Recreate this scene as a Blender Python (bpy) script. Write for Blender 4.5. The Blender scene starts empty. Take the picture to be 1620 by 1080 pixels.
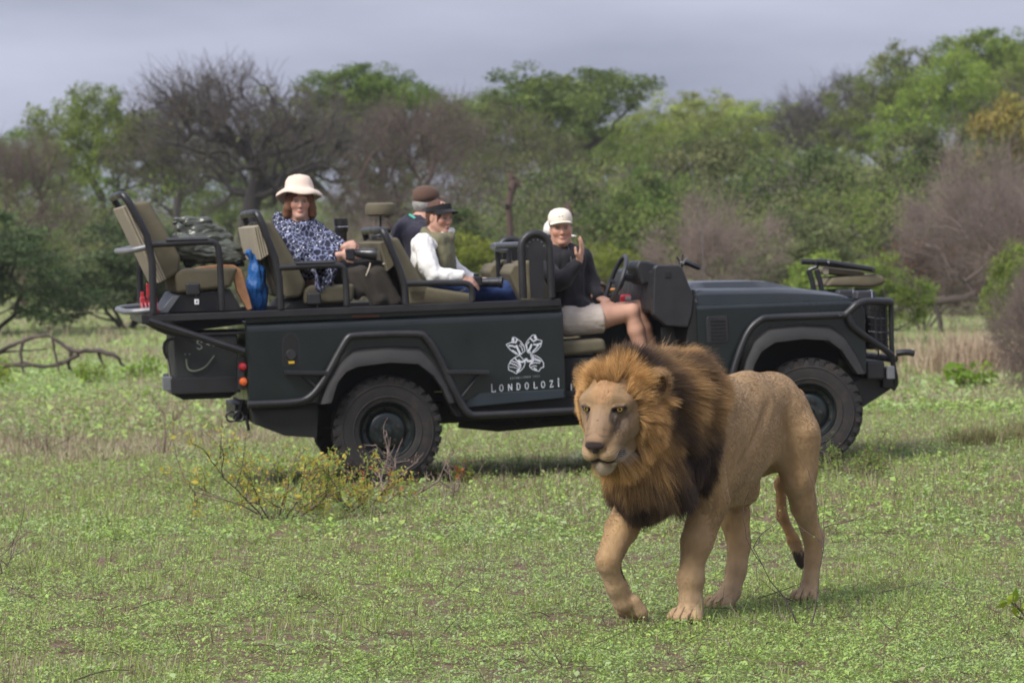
import bpy, bmesh, math, random
import numpy as np
from mathutils import Vector, Matrix, noise as mnoise

SC = bpy.context.scene
COL = SC.collection
rng = np.random.default_rng(7)
random.seed(7)
rad = math.radians

# ------------------------------------------------------------------ camera
cd = bpy.data.cameras.new('camera'); cam = bpy.data.objects.new('camera', cd); COL.objects.link(cam)
cam.location = (0, 0, 1.73); cam.rotation_euler = (math.pi / 2 - math.atan(145 / 5500), 0, 0)
cd.sensor_width = 36; cd.lens = 36 * 5500 / 1620
cd.clip_start = 0.1; cd.clip_end = 3000
cd.dof.use_dof = True; cd.dof.focus_distance = 16.2; cd.dof.aperture_fstop = 5.8
SC.camera = cam

# ------------------------------------------------------------------ sky, sun, exposure
SUN_EL, SUN_DIR = 46, (-0.60, -0.55)          # towards the sun: left and a little behind the camera
w = bpy.data.worlds.new('World'); SC.world = w; w.use_nodes = True
nt = w.node_tree; nt.nodes.clear()
def wn(t, **k):
    n = nt.nodes.new(t)
    for a, b in k.items(): setattr(n, a, b)
    return n
sky = wn('ShaderNodeTexSky', sky_type='NISHITA', sun_disc=False)
sky.sun_elevation = rad(SUN_EL); sky.sun_rotation = math.atan2(SUN_DIR[0], SUN_DIR[1])
sky.dust_density = 3.0
tc = wn('ShaderNodeTexCoord'); mp = wn('ShaderNodeMapping'); mp.inputs['Scale'].default_value = (1.0, 1.0, 4.5)
nz = wn('ShaderNodeTexNoise'); nz.inputs['Scale'].default_value = 4.2; nz.inputs['Detail'].default_value = 5; nz.inputs['Roughness'].default_value = .5
cr = wn('ShaderNodeValToRGB')
cr.color_ramp.elements[0].position = .28; cr.color_ramp.elements[0].color = (.155, .170, .228, 1)
cr.color_ramp.elements[1].position = .72; cr.color_ramp.elements[1].color = (.340, .355, .445, 1)
sp = wn('ShaderNodeSeparateXYZ')
mr = wn('ShaderNodeMapRange'); mr.inputs[1].default_value = 0.03; mr.inputs[2].default_value = 0.9; mr.inputs[3].default_value = 1.0; mr.inputs[4].default_value = 1.9
mul = wn('ShaderNodeVectorMath', operation='SCALE')
bg1 = wn('ShaderNodeBackground'); bg1.inputs['Strength'].default_value = 0.06
bg2 = wn('ShaderNodeBackground'); bg2.inputs['Strength'].default_value = 0.86
mx = wn('ShaderNodeMixShader'); mx.inputs[0].default_value = .94   # the cloud deck covers most of the sky
out = wn('ShaderNodeOutputWorld')
L_ = nt.links.new
L_(tc.outputs['Generated'], mp.inputs[0]); L_(mp.outputs[0], nz.inputs['Vector']); L_(nz.outputs[0], cr.inputs[0])
L_(tc.outputs['Generated'], sp.inputs[0]); L_(sp.outputs['Z'], mr.inputs[0]); L_(mr.outputs[0], mul.inputs['Scale']); L_(cr.outputs[0], mul.inputs[0])
L_(sky.outputs[0], bg1.inputs[0]); L_(mul.outputs[0], bg2.inputs[0])
L_(bg1.outputs[0], mx.inputs[1]); L_(bg2.outputs[0], mx.inputs[2]); L_(mx.outputs[0], out.inputs[0])

sl = bpy.data.lights.new('sun', 'SUN'); so = bpy.data.objects.new('sun', sl); COL.objects.link(so)
sl.energy = 2.2; sl.angle = rad(26); sl.color = (1.0, .965, .90)
sd = Vector((SUN_DIR[0], SUN_DIR[1], 0)).normalized() * math.cos(rad(SUN_EL)) + Vector((0, 0, math.sin(rad(SUN_EL))))
so.rotation_euler = sd.to_track_quat('Z', 'Y').to_euler()
so.location = (-5, -3, 12)
SC.view_settings.view_transform = 'Standard'; SC.view_settings.look = 'None'
SC.view_settings.exposure = 1.08; SC.view_settings.gamma = 1; SC.view_settings.use_curve_mapping = False
SC.render.engine = 'CYCLES'
SC.cycles.use_denoising = True; SC.cycles.max_bounces = 5; SC.cycles.diffuse_bounces = 2; SC.cycles.glossy_bounces = 2
SC.cycles.transmission_bounces = 3; SC.cycles.transparent_max_bounces = 8
SC.cycles.use_adaptive_sampling = False
SC.cycles_curves.shape = 'RIBBONS'

# ------------------------------------------------------------------ materials
MATS = {}
def mat(name, color, rough=.6, var=.0, vscale=8., bump=0., bscale=60., metallic=0., spec=.5, coat=0., attr=None,
        dirt=None, dscale=3., damt=.5, sub=0., sheen=0., trans=0.):
    if name in MATS: return MATS[name]
    m = bpy.data.materials.new(name); m.use_nodes = True; t = m.node_tree; N = t.nodes; K = t.links.new
    b = N['Principled BSDF']
    b.inputs['Roughness'].default_value = rough; b.inputs['Metallic'].default_value = metallic
    b.inputs['Specular IOR Level'].default_value = spec; b.inputs['Coat Weight'].default_value = coat
    b.inputs['Coat Roughness'].default_value = .15
    if sheen: b.inputs['Sheen Weight'].default_value = sheen
    if sub:
        b.inputs['Subsurface Weight'].default_value = sub; b.inputs['Subsurface Scale'].default_value = .01
        b.inputs['Subsurface Radius'].default_value = (1, .35, .2)
    tcn = N.new('ShaderNodeTexCoord'); co = tcn.outputs['Object']
    c = None
    if attr:
        a = N.new('ShaderNodeAttribute'); a.attribute_name = attr; c = a.outputs['Color']
    else:
        r = N.new('ShaderNodeRGB'); r.outputs[0].default_value = (*color, 1); c = r.outputs[0]
    if var:
        n = N.new('ShaderNodeTexNoise'); n.inputs['Scale'].default_value = vscale; n.inputs['Detail'].default_value = 5
        n.inputs['Roughness'].default_value = .65
        K(co, n.inputs['Vector'])
        mrn = N.new('ShaderNodeMapRange'); mrn.inputs[1].default_value = .3; mrn.inputs[2].default_value = .7
        mrn.inputs[3].default_value = 1 - var; mrn.inputs[4].default_value = 1 + var
        K(n.outputs[0], mrn.inputs[0])
        s = N.new('ShaderNodeVectorMath'); s.operation = 'SCALE'; K(c, s.inputs[0]); K(mrn.outputs[0], s.inputs['Scale']); c = s.outputs[0]
        mr2 = N.new('ShaderNodeMapRange'); mr2.inputs[3].default_value = max(.05, rough - .12); mr2.inputs[4].default_value = min(1, rough + .15)
        mr2.inputs[1].default_value = .3; mr2.inputs[2].default_value = .7
        K(n.outputs[0], mr2.inputs[0]); K(mr2.outputs[0], b.inputs['Roughness'])
    if dirt:
        n = N.new('ShaderNodeTexNoise'); n.inputs['Scale'].default_value = dscale; n.inputs['Detail'].default_value = 8; n.inputs['Roughness'].default_value = .7
        K(co, n.inputs['Vector'])
        rp = N.new('ShaderNodeMapRange'); rp.inputs[1].default_value = .48; rp.inputs[2].default_value = .72; rp.inputs[4].default_value = damt
        K(n.outputs[0], rp.inputs[0])
        mxn = N.new('ShaderNodeMix'); mxn.data_type = 'RGBA'; K(rp.outputs[0], mxn.inputs['Factor']); K(c, mxn.inputs['A']); mxn.inputs['B'].default_value = (*dirt, 1)
        c = mxn.outputs['Result']
    K(c, b.inputs['Base Color'])
    if bump:
        n = N.new('ShaderNodeTexNoise'); n.inputs['Scale'].default_value = bscale; n.inputs['Detail'].default_value = 4
        K(co, n.inputs['Vector'])
        bp = N.new('ShaderNodeBump'); bp.inputs['Strength'].default_value = bump; bp.inputs['Distance'].default_value = .01
        K(n.outputs[0], bp.inputs['Height']); K(bp.outputs[0], b.inputs['Normal'])
    if trans:
        tr = N.new('ShaderNodeBsdfTranslucent'); K(c, tr.inputs[0]); ms = N.new('ShaderNodeMixShader'); ms.inputs[0].default_value = trans
        K(b.outputs[0], ms.inputs[1]); K(tr.outputs[0], ms.inputs[2]); K(ms.outputs[0], N['Material Output'].inputs[0])
    MATS[name] = m
    return m

# ------------------------------------------------------------------ tagging
def tag(o, label=None, cat=None, group=None, kind=None):
    if label: o['label'] = label
    if cat: o['category'] = cat
    if group: o['group'] = group
    if kind: o['kind'] = kind
    return o
def empty(name, loc=(0, 0, 0), mw=None, **k):
    o = bpy.data.objects.new(name, None); COL.objects.link(o); o.empty_display_size = .1
    if mw is not None: o.matrix_world = mw
    else: o.location = loc
    return tag(o, **k)
def link(name, me, m=None, parent=None, **k):
    o = bpy.data.objects.new(name, me); COL.objects.link(o)
    if m is not None and not me.materials:
        for q in (m if isinstance(m, (list, tuple)) else [m]): me.materials.append(q)
    if parent is not None: o.parent = parent
    return tag(o, **k)

# ------------------------------------------------------------------ polygon builder
class MB:
    def __init__(s): s.v = []; s.f = []
    def add(s, vs, fs):
        o = len(s.v); s.v += [tuple(p) for p in vs]; s.f += [tuple(i + o for i in q) for q in fs]; return s
    def box(s, c, size, rot=None, taper=1.):
        c = Vector(c); hx, hy, hz = (q / 2 for q in size); vs = []
        for z in (-1, 1):
            t = taper if z > 0 else 1
            for x, y in ((-1, -1), (1, -1), (1, 1), (-1, 1)):
                p = Vector((x * hx * t, y * hy * t, z * hz))
                if rot is not None: p = rot @ p
                vs.append(c + p)
        return s.add(vs, [(3, 2, 1, 0), (4, 5, 6, 7), (0, 1, 5, 4), (1, 2, 6, 5), (2, 3, 7, 6), (3, 0, 4, 7)])
    def prism(s, pts, y0, y1):
        """outline in x,z (counter-clockwise), extruded along y"""
        n = len(pts)
        a = [(x, y0, z) for x, z in pts]; b = [(x, y1, z) for x, z in pts]
        fs = [tuple(range(n)), tuple(range(2 * n - 1, n - 1, -1))]
        fs += [(i, i + n, (i + 1) % n + n, (i + 1) % n) for i in range(n)]
        return s.add(a + b, fs)
    def tube(s, pts, r, n=8, smooth=0, caps=True, flat=1.):
        P = [Vector(p) for p in pts]
        R = list(r) if isinstance(r, (list, tuple)) else [r] * len(P)
        for _ in range(smooth):
            Q = [P[0]]; S = [R[0]]
            for i in range(len(P) - 1):
                Q += [P[i].lerp(P[i + 1], .25), P[i].lerp(P[i + 1], .75)]; S += [R[i] * .75 + R[i + 1] * .25, R[i] * .25 + R[i + 1] * .75]
            P = Q + [P[-1]]; R = S + [R[-1]]
        vs = []; up = None
        for i, p in enumerate(P):
            t = (P[min(i + 1, len(P) - 1)] - P[max(i - 1, 0)]).normalized()
            if up is None:
                up = Vector((0, 0, 1)) if abs(t.z) < .9 else Vector((1, 0, 0))
            up = (up - t * up.dot(t)); up = up.normalized() if up.length > 1e-5 else t.orthogonal().normalized()
            sd_ = t.cross(up)
            for k in range(n):
                a = 2 * math.pi * k / n
                vs.append(p + (up * math.sin(a) * flat + sd_ * math.cos(a)) * R[i])
        m = len(P)
        fs = [(i * n + k, i * n + (k + 1) % n, (i + 1) * n + (k + 1) % n, (i + 1) * n + k) for i in range(m - 1) for k in range(n)]
        if caps: fs += [tuple(range(n - 1, -1, -1)), tuple((m - 1) * n + k for k in range(n))]
        return s.add(vs, fs)
    def lathe(s, prof, c=(0, 0, 0), axis='z', n=24, rot=None):
        """prof: (radius, height) pairs"""
        c = Vector(c); vs = []
        for r, h in prof:
            for k in range(n):
                a = 2 * math.pi * k / n; x, y = r * math.cos(a), r * math.sin(a)
                p = Vector((x, y, h)) if axis == 'z' else (Vector((x, h, y)) if axis == 'y' else Vector((h, x, y)))
                if rot is not None: p = rot @ p
                vs.append(c + p)
        m = len(prof)
        fs = [(i * n + k, i * n + (k + 1) % n, (i + 1) * n + (k + 1) % n, (i + 1) * n + k) for i in range(m - 1) for k in range(n)]
        if axis == 'y': fs = [q[::-1] for q in fs]
        return s.add(vs, fs)
    def loft(s, rings, closed=True, caps=True):
        n = len(rings[0]); m = len(rings); vs = [p for r in rings for p in r]
        kk = n if closed else n - 1
        fs = [(i * n + k, i * n + (k + 1) % n, (i + 1) * n + (k + 1) % n, (i + 1) * n + k) for i in range(m - 1) for k in range(kk)]
        if caps and closed: fs += [tuple(range(n - 1, -1, -1)), tuple((m - 1) * n + k for k in range(n))]
        return s.add(vs, fs)
    def mesh(s, name):
        me = bpy.data.meshes.new(name); me.from_pydata([tuple(v) for v in s.v], [], s.f); me.validate(); 
        bm = bmesh.new(); bm.from_mesh(me); bmesh.ops.recalc_face_normals(bm, faces=bm.faces); bm.to_mesh(me); bm.free()
        return me
    def build(s, name, m, parent=None, bevel=0., seg=2, ang=40, **k):
        me = s.mesh(name)
        me.shade_smooth(); me.set_sharp_from_angle(angle=rad(ang))
        o = link(name, me, m, parent, **k)
        if bevel:
            b = o.modifiers.new('bevel', 'BEVEL'); b.width = bevel; b.segments = seg; b.limit_method = 'ANGLE'; b.angle_limit = rad(40)
            b.harden_normals = True
        return o

def mesh_np(name, V, Fq, cols=None, smooth=True, attr='Col'):
    """V (n,3); Fq (m,3|4) int"""
    me = bpy.data.meshes.new(name); k = Fq.shape[1]
    me.vertices.add(len(V)); me.vertices.foreach_set('co', np.ascontiguousarray(V, np.float32).ravel())
    me.loops.add(Fq.size); me.loops.foreach_set('vertex_index', np.ascontiguousarray(Fq, np.int32).ravel())
    me.polygons.add(len(Fq)); me.polygons.foreach_set('loop_start', np.arange(0, Fq.size, k, dtype=np.int32))
    me.polygons.foreach_set('loop_total', np.full(len(Fq), k, np.int32))
    me.update(calc_edges=True)
    if smooth: me.polygons.foreach_set('use_smooth', np.ones(len(Fq), bool))
    if cols is not None:
        a = me.attributes.new(attr, 'FLOAT_COLOR', 'POINT')
        c4 = np.ones((len(V), 4), np.float32); c4[:, :3] = cols; a.data.foreach_set('color', c4.ravel())
    return me

# ------------------------------------------------------------------ numpy value noise
_perm = np.random.default_rng(3).random((64, 64, 64)).astype(np.float32)
def vnoise(p):
    p = np.asarray(p, np.float64); i = np.floor(p).astype(int); f = p - i; f = f * f * (3 - 2 * f)
    r = 0
    for dx in (0, 1):
        for dy in (0, 1):
            for dz in (0, 1):
                wgt = (f[..., 0] if dx else 1 - f[..., 0]) * (f[..., 1] if dy else 1 - f[..., 1]) * (f[..., 2] if dz else 1 - f[..., 2])
                r = r + wgt * _perm[(i[..., 0] + dx) & 63, (i[..., 1] + dy) & 63, (i[..., 2] + dz) & 63]
    return r
def fbm(p, o=4):
    s = 0; a = .5; t = 0
    for k in range(o):
        s = s + a * vnoise(p * (2 ** k) + 17.3 * k); t += a; a *= .5
    return s / t
def sstep(a, b, x):
    t = np.clip((x - a) / (b - a), 0, 1); return t * t * (3 - 2 * t)

# ------------------------------------------------------------------ implicit bodies: smooth unions of tapered limbs, meshed by surface nets
def axes(lo, hi, h, fine=None, hf=None):
    """grid lines from lo to hi, spacing h, finer inside the interval fine"""
    xs = [lo]
    while xs[-1] < hi:
        x = xs[-1]; st = h
        if fine is not None:
            if fine[0] <= x <= fine[1]: st = hf
            else:
                d = max(fine[0] - x, x - fine[1]); st = min(h, hf + .25 * d)
        xs.append(x + st)
    return np.array(xs)
def rotm(*vs):
    return np.array(vs, float)
class Body:
    def __init__(s, X, Y, Z):
        s.X, s.Y, s.Z = X, Y, Z
        s.f = np.full((len(X), len(Y), len(Z)), .3, np.float32)
    def _win(s, lo, hi):
        w_ = []
        for A, a, b in zip((s.X, s.Y, s.Z), lo, hi):
            w_.append(slice(max(0, np.searchsorted(A, a) - 1), min(len(A), np.searchsorted(A, b) + 1)))
        return tuple(w_)
    def _mix(s, win, d, k, op):
        f = s.f[win]
        if op == '+':
            if k > 0:
                h = np.maximum(k - np.abs(f - d), 0) / k; s.f[win] = np.minimum(f, d) - h * h * k * .25
            else: s.f[win] = np.minimum(f, d)
        else:
            d = -d
            if k > 0:
                h = np.maximum(k - np.abs(f - d), 0) / k; s.f[win] = np.maximum(f, d) + h * h * k * .25
            else: s.f[win] = np.maximum(f, d)
    def _grid(s, win):
        return np.meshgrid(s.X[win[0]], s.Y[win[1]], s.Z[win[2]], indexing='ij', sparse=True)
    def cap(s, a, b, ra, rb=None, k=.02, op='+'):
        rb = ra if rb is None else rb; a = np.array(a, float); b = np.array(b, float); m = max(ra, rb) + k + .03
        win = s._win(np.minimum(a, b) - m, np.maximum(a, b) + m); x, y, z = s._grid(win)
        ab = b - a; L2 = max(ab @ ab, 1e-9)
        t = np.clip(((x - a[0]) * ab[0] + (y - a[1]) * ab[1] + (z - a[2]) * ab[2]) / L2, 0, 1)
        d = np.sqrt((x - a[0] - t * ab[0]) ** 2 + (y - a[1] - t * ab[1]) ** 2 + (z - a[2] - t * ab[2]) ** 2) - (ra + (rb - ra) * t)
        s._mix(win, d.astype(np.float32), k, op); return s
    def chain(s, pts, rs, k=.02, op='+'):
        for i in range(len(pts) - 1): s.cap(pts[i], pts[i + 1], rs[i], rs[i + 1], k, op)
        return s
    def ell(s, c, r, R=None, k=.02, op='+'):
        c = np.array(c, float); r = np.array(r if np.ndim(r) else (r,) * 3, float); m = r.max() + k + .03
        win = s._win(c - m, c + m); x, y, z = s._grid(win); x = x - c[0]; y = y - c[1]; z = z - c[2]
        if R is not None:
            R = np.array(R); x, y, z = (R[i, 0] * x + R[i, 1] * y + R[i, 2] * z for i in range(3))
        k0 = np.sqrt((x / r[0]) ** 2 + (y / r[1]) ** 2 + (z / r[2]) ** 2); k1 = np.sqrt((x / r[0] ** 2) ** 2 + (y / r[1] ** 2) ** 2 + (z / r[2] ** 2) ** 2) + 1e-9
        s._mix(win, (k0 * (k0 - 1) / k1).astype(np.float32), k, op); return s
    def cut(s, n, d, k=.01):
        """keep only the side where n.p < d"""
        x, y, z = s._grid((slice(None),) * 3); q = (n[0] * x + n[1] * y + n[2] * z - d).astype(np.float32)
        s._mix((slice(None),) * 3, -q, k, '-'); return s
    def mesh(s, smooth=1):
        f = s.f; ins = f < 0; nx, ny, nz_ = f.shape
        c = [ins[a:nx - 1 + a, b:ny - 1 + b, e:nz_ - 1 + e] for a in (0, 1) for b in (0, 1) for e in (0, 1)]
        al = c[0].copy(); an = c[0].copy()
        for q in c[1:]: al &= q; an |= q
        act = an & ~al; I, J, K = np.nonzero(act); n = len(I)
        idx = np.full(act.shape, -1, np.int32); idx[I, J, K] = np.arange(n)
        acc = np.zeros((n, 3)); cnt = np.zeros(n); A = (s.X, s.Y, s.Z)
        for ax in range(3):
            for u in (0, 1):
                for v in (0, 1):
                    o0 = [0, 0, 0]; ot = [q for q in range(3) if q != ax]; o0[ot[0]] = u; o0[ot[1]] = v; o1 = list(o0); o1[ax] = 1
                    p0 = (I + o0[0], J + o0[1], K + o0[2]); p1 = (I + o1[0], J + o1[1], K + o1[2])
                    f0 = f[p0].astype(float); f1 = f[p1].astype(float); m = (f0 < 0) != (f1 < 0)
                    t = np.where(m, f0 / np.where(m, f0 - f1, 1), 0)
                    for q in range(3):
                        w0 = A[q][p0[q]]; w1 = A[q][p1[q]]; acc[:, q] += np.where(m, w0 + (w1 - w0) * t, 0)
                    cnt += m
        V = acc / np.maximum(cnt, 1)[:, None]; F = []
        for ax in range(3):
            o = [q for q in range(3) if q != ax]
            sl0 = [slice(1, d - 1) for d in f.shape]; sl1 = list(sl0)
            sl0[ax] = slice(0, f.shape[ax] - 1); sl1[ax] = slice(1, f.shape[ax])
            a = ins[tuple(sl0)]; b = ins[tuple(sl1)]; ch = np.nonzero(a != b); sg = a[ch]
            g = [ch[q] + (0 if q == ax else 1) for q in range(3)]
            def cell(du, dv):
                e = list(g); e[o[0]] = g[o[0]] - du; e[o[1]] = g[o[1]] - dv; return idx[e[0], e[1], e[2]]
            q = np.stack([cell(1, 1), cell(0, 1), cell(0, 0), cell(1, 0)], 1)
            fl = sg if ax != 1 else ~sg
            q[~fl] = q[~fl][:, ::-1]; F.append(q)
        F = np.concatenate(F); F = F[(F >= 0).all(1)]
        E = np.concatenate([F[:, [0, 1]], F[:, [1, 2]], F[:, [2, 3]], F[:, [3, 0]]])
        for _ in range(smooth):
            sm = np.stack([np.bincount(E[:, 0], V[E[:, 1], q], n) + np.bincount(E[:, 1], V[E[:, 0], q], n) for q in range(3)], 1)
            dg = np.bincount(E[:, 0], minlength=n) + np.bincount(E[:, 1], minlength=n)
            V = V * .4 + .6 * sm / np.maximum(dg, 1)[:, None]
        s.E = E
        return V, F
def vnormals(V, F):
    a = V[F[:, 2]] - V[F[:, 0]]; b = V[F[:, 3]] - V[F[:, 1]]; fn = np.cross(a, b)
    N_ = np.zeros_like(V)
    for q in range(4):
        for d in range(3): N_[:, d] += np.bincount(F[:, q], fn[:, d], len(V))
    return N_ / (np.linalg.norm(N_, axis=1, keepdims=True) + 1e-12)

def hair(name, P, radius, cols, m, parent, tip=.2, **kw):
    """P (n,k,3) strand points, radius (n,), cols (n,3) or (n,k,3)"""
    n, k, _ = P.shape; h = bpy.data.hair_curves.new(name); h.add_curves([k] * n)
    h.attributes['position'].data.foreach_set('vector', np.ascontiguousarray(P, np.float32).ravel())
    rr = radius[:, None] * np.linspace(1, tip, k)[None]; a = h.attributes.get('radius') or h.attributes.new('radius', 'FLOAT', 'POINT')
    a.data.foreach_set('value', np.ascontiguousarray(rr, np.float32).ravel())
    a = h.attributes.new('Col', 'FLOAT_COLOR', 'POINT'); c4 = np.ones((n, k, 4), np.float32)
    c4[..., :3] = cols if cols.ndim == 3 else cols[:, None]; a.data.foreach_set('color', c4.ravel())
    h.materials.append(m); o = bpy.data.objects.new(name, h); COL.objects.link(o); o.parent = parent
    return tag(o, **kw)

# ------------------------------------------------------------------ terrain height
YF = 2.0
def gz(x, y):
    x = np.asarray(x, float); y = np.asarray(y, float)
    n3 = lambda a, b, c: vnoise(np.stack([x * a, y * b, x * 0 + c], -1)) - .5
    z = .037 * np.clip(x + .89, -3, 5) * sstep(20.5, 24, y) * (1 - sstep(31, 44, y))      # the vehicle stands on ground that rises to the right
    z = z + sstep(30, 52, y) * .10 * n3(.11, .05, 3.1) * 2
    z = z + sstep(90, 260, y) * sstep(-20, 40, x) * 9.0
    z = z + .035 * n3(.9, .5, 8) * sstep(27.5, 31, y) + .02 * n3(2.2, 1.1, 0) * (1 - sstep(14.4, 15.4, y))
    return z
def gzf(x, y): return float(gz(x, y))
# ================================================================== GROUND
def ground():
    ys = np.concatenate([np.linspace(-60, 8, 12), np.arange(9, 40, .25), 40 + np.cumsum(.3 * 1.04 ** np.arange(140))])
    ys = ys[ys < 1500]; ys = np.append(ys, 1600)
    xh = np.concatenate([np.arange(0, 5, .16), 5 + np.cumsum(.2 * 1.06 ** np.arange(90))]); xh = xh[xh < 1200]
    xs = np.concatenate([-xh[::-1], xh[1:]])
    X, Y = np.meshgrid(xs, ys, indexing='ij'); Z = gz(X, Y)
    V = np.stack([X, Y, Z], -1).reshape(-1, 3); n = len(ys)
    i, j = np.meshgrid(np.arange(len(xs) - 1), np.arange(n - 1), indexing='ij'); a = (i * n + j).ravel()
    F = np.stack([a, a + n, a + n + 1, a + 1], 1)
    m = bpy.data.materials.new('ground_soil'); m.use_nodes = True; t = m.node_tree; N = t.nodes; K = t.links.new; b = N['Principled BSDF']
    b.inputs['Roughness'].default_value = .9; b.inputs['Specular IOR Level'].default_value = .2
    co = N.new('ShaderNodeTexCoord').outputs['Object']
    def noise(sc, det=6, rough=.6, vec=None):
        q = N.new('ShaderNodeTexNoise'); q.inputs['Scale'].default_value = sc; q.inputs['Detail'].default_value = det; q.inputs['Roughness'].default_value = rough
        K(vec or co, q.inputs['Vector']); return q.outputs[0]
    def rng_(s_, a0, a1, b0=0, b1=1):
        q = N.new('ShaderNodeMapRange'); q.inputs[1].default_value = a0; q.inputs[2].default_value = a1; q.inputs[3].default_value = b0; q.inputs[4].default_value = b1
        K(s_, q.inputs[0]); return q.outputs[0]
    def mixc(f, A, B):
        q = N.new('ShaderNodeMix'); q.data_type = 'RGBA'; K(f, q.inputs['Factor'])
        for s_, v in (('A', A), ('B', B)):
            if isinstance(v, tuple): q.inputs[s_].default_value = (*v, 1)
            else: K(v, q.inputs[s_])
        return q.outputs['Result']
    soil = mixc(rng_(noise(9), .35, .65), (.15, .095, .065), (.23, .155, .11))
    grass = mixc(rng_(noise(5.5, 8, .75), .38, .62), (.18, .25, .075), (.29, .35, .12))
    dry = mixc(rng_(noise(11, 6), .4, .6), (.30, .25, .165), (.22, .21, .11))
    g2 = mixc(rng_(noise(.55, 5, .62), .47, .60), grass, dry)                 # dead straw patches
    sepv = N.new('ShaderNodeSeparateXYZ'); K(co, sepv.inputs[0])
    c = mixc(rng_(noise(3.1, 8, .7), .50, .57, 0, .8), g2, soil)
    near = rng_(sepv.outputs['Y'], 30, 48)                                     # the leaf carpet is modelled nearer than this
    c2 = mixc(rng_(noise(2.2, 8, .7), .56, .66, 0, .7), g2, soil)
    c = mixc(near, mixc(rng_(noise(5.0, 8, .7), .38, .5), grass, soil), c2)
    K(c, b.inputs['Base Color'])
    bp = N.new('ShaderNodeBump'); bp.inputs['Strength'].default_value = .8; bp.inputs['Distance'].default_value = .06; K(noise(14, 8, .75), bp.inputs['Height']); K(bp.outputs[0], b.inputs['Normal'])
    link('ground', mesh_np('ground', V, F), m, kind='structure')
ground()

def foliage_mat(name, rough=.5, trans=.3, var=.18, tint=(1, 1, 1), spec=.4):
    """colour from the leaves' own attribute, each plant a little different"""
    if name in MATS: return MATS[name]
    m = bpy.data.materials.new(name); m.use_nodes = True; t = m.node_tree; N = t.nodes; K = t.links.new; b = N['Principled BSDF']
    b.inputs['Roughness'].default_value = rough; b.inputs['Specular IOR Level'].default_value = spec
    a = N.new('ShaderNodeAttribute'); a.attribute_name = 'Col'
    oi = N.new('ShaderNodeObjectInfo'); mr = N.new('ShaderNodeMapRange'); mr.inputs[3].default_value = 1 - var; mr.inputs[4].default_value = 1 + var
    K(oi.outputs['Random'], mr.inputs[0])
    s = N.new('ShaderNodeVectorMath'); s.operation = 'MULTIPLY'; s.inputs[1].default_value = tint; K(a.outputs['Color'], s.inputs[0])
    s2 = N.new('ShaderNodeVectorMath'); s2.operation = 'SCALE'; K(s.outputs[0], s2.inputs[0]); K(mr.outputs[0], s2.inputs['Scale'])
    K(s2.outputs[0], b.inputs['Base Color'])
    tr = N.new('ShaderNodeBsdfTranslucent'); K(s2.outputs[0], tr.inputs[0]); ms = N.new('ShaderNodeMixShader'); ms.inputs[0].default_value = trans
    K(b.outputs[0], ms.inputs[1]); K(tr.outputs[0], ms.inputs[2]); K(ms.outputs[0], N['Material Output'].inputs[0])
    MATS[name] = m; return m
LEAF = foliage_mat('leaf', rough=.75, spec=.12, trans=.35)
CARPET = foliage_mat('carpet_leaf', rough=.45, trans=.3, var=0, spec=.4)
BLADE = foliage_mat('grass_blade', rough=.6, trans=.3, var=0)

def leaf_quads(C, D, N_, ln, wd, bend=.15):
    """rhombic leaves: base C, direction D, normal N_, lengths, widths -> (4n,3) verts, quads"""
    S = np.cross(D, N_); S /= np.linalg.norm(S, axis=1, keepdims=True) + 1e-9
    ln = ln[:, None]; wd = wd[:, None]
    V = np.stack([C, C + D * ln * .45 + S * wd * .5 + N_ * ln * bend, C + D * ln, C + D * ln * .45 - S * wd * .5 + N_ * ln * bend], 1)
    n = len(C); return V.reshape(-1, 3), np.arange(4 * n).reshape(-1, 4)
def leaf_tris(C, D, N_, ln, wd):
    S = np.cross(D, N_); S /= np.linalg.norm(S, axis=1, keepdims=True) + 1e-9
    V = np.stack([C - S * wd[:, None] * .5, C + S * wd[:, None] * .5, C + D * ln[:, None]], 1); return V.reshape(-1, 3), np.arange(3 * len(C)).reshape(-1, 3)
def unit(v): return v / (np.linalg.norm(v, axis=-1, keepdims=True) + 1e-9)

# ------------------------------------------------------------------ leaf carpet of the meadow (nobody could count it)
def frustum_pts(n, y0, y1, spread=.37, pw=2.):
    y0 *= YF; y1 *= YF; spread /= YF
    y = (y0 ** (1 - pw + 1e-9) + rng.random(n) * (y1 ** (1 - pw + 1e-9) - y0 ** (1 - pw + 1e-9))) ** (1 / (1 - pw + 1e-9)) if pw != 0 else y0 + rng.random(n) * (y1 - y0)
    x = (rng.random(n) * 2 - 1) * spread * y
    return x, y
def dens(x, y):
    a = fbm(np.stack([x * 4.5, y * 2.6, x * 0], -1), 4); b = fbm(np.stack([x * .7, y * .32, x * 0 + 5], -1), 3)
    return sstep(.40, .50, a * .65 + b * .35)
def dryness(x, y):
    y = y / YF; b = fbm(np.stack([x * .33 + 3, y * .32, x * 0 + 15], -1), 4)
    left = np.exp(-((x + 3.6) / 2.6) ** 2 - ((y - 17) / 2.6) ** 2) * .42
    right = np.exp(-((x - 8) / 3.2) ** 2 - ((y - 25) / 6.0) ** 2) * .42
    behind = .18 * sstep(18, 30, y)
    return np.clip(sstep(.50, .64, b + left + right + behind * (b > .4)), 0, 1)
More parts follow.
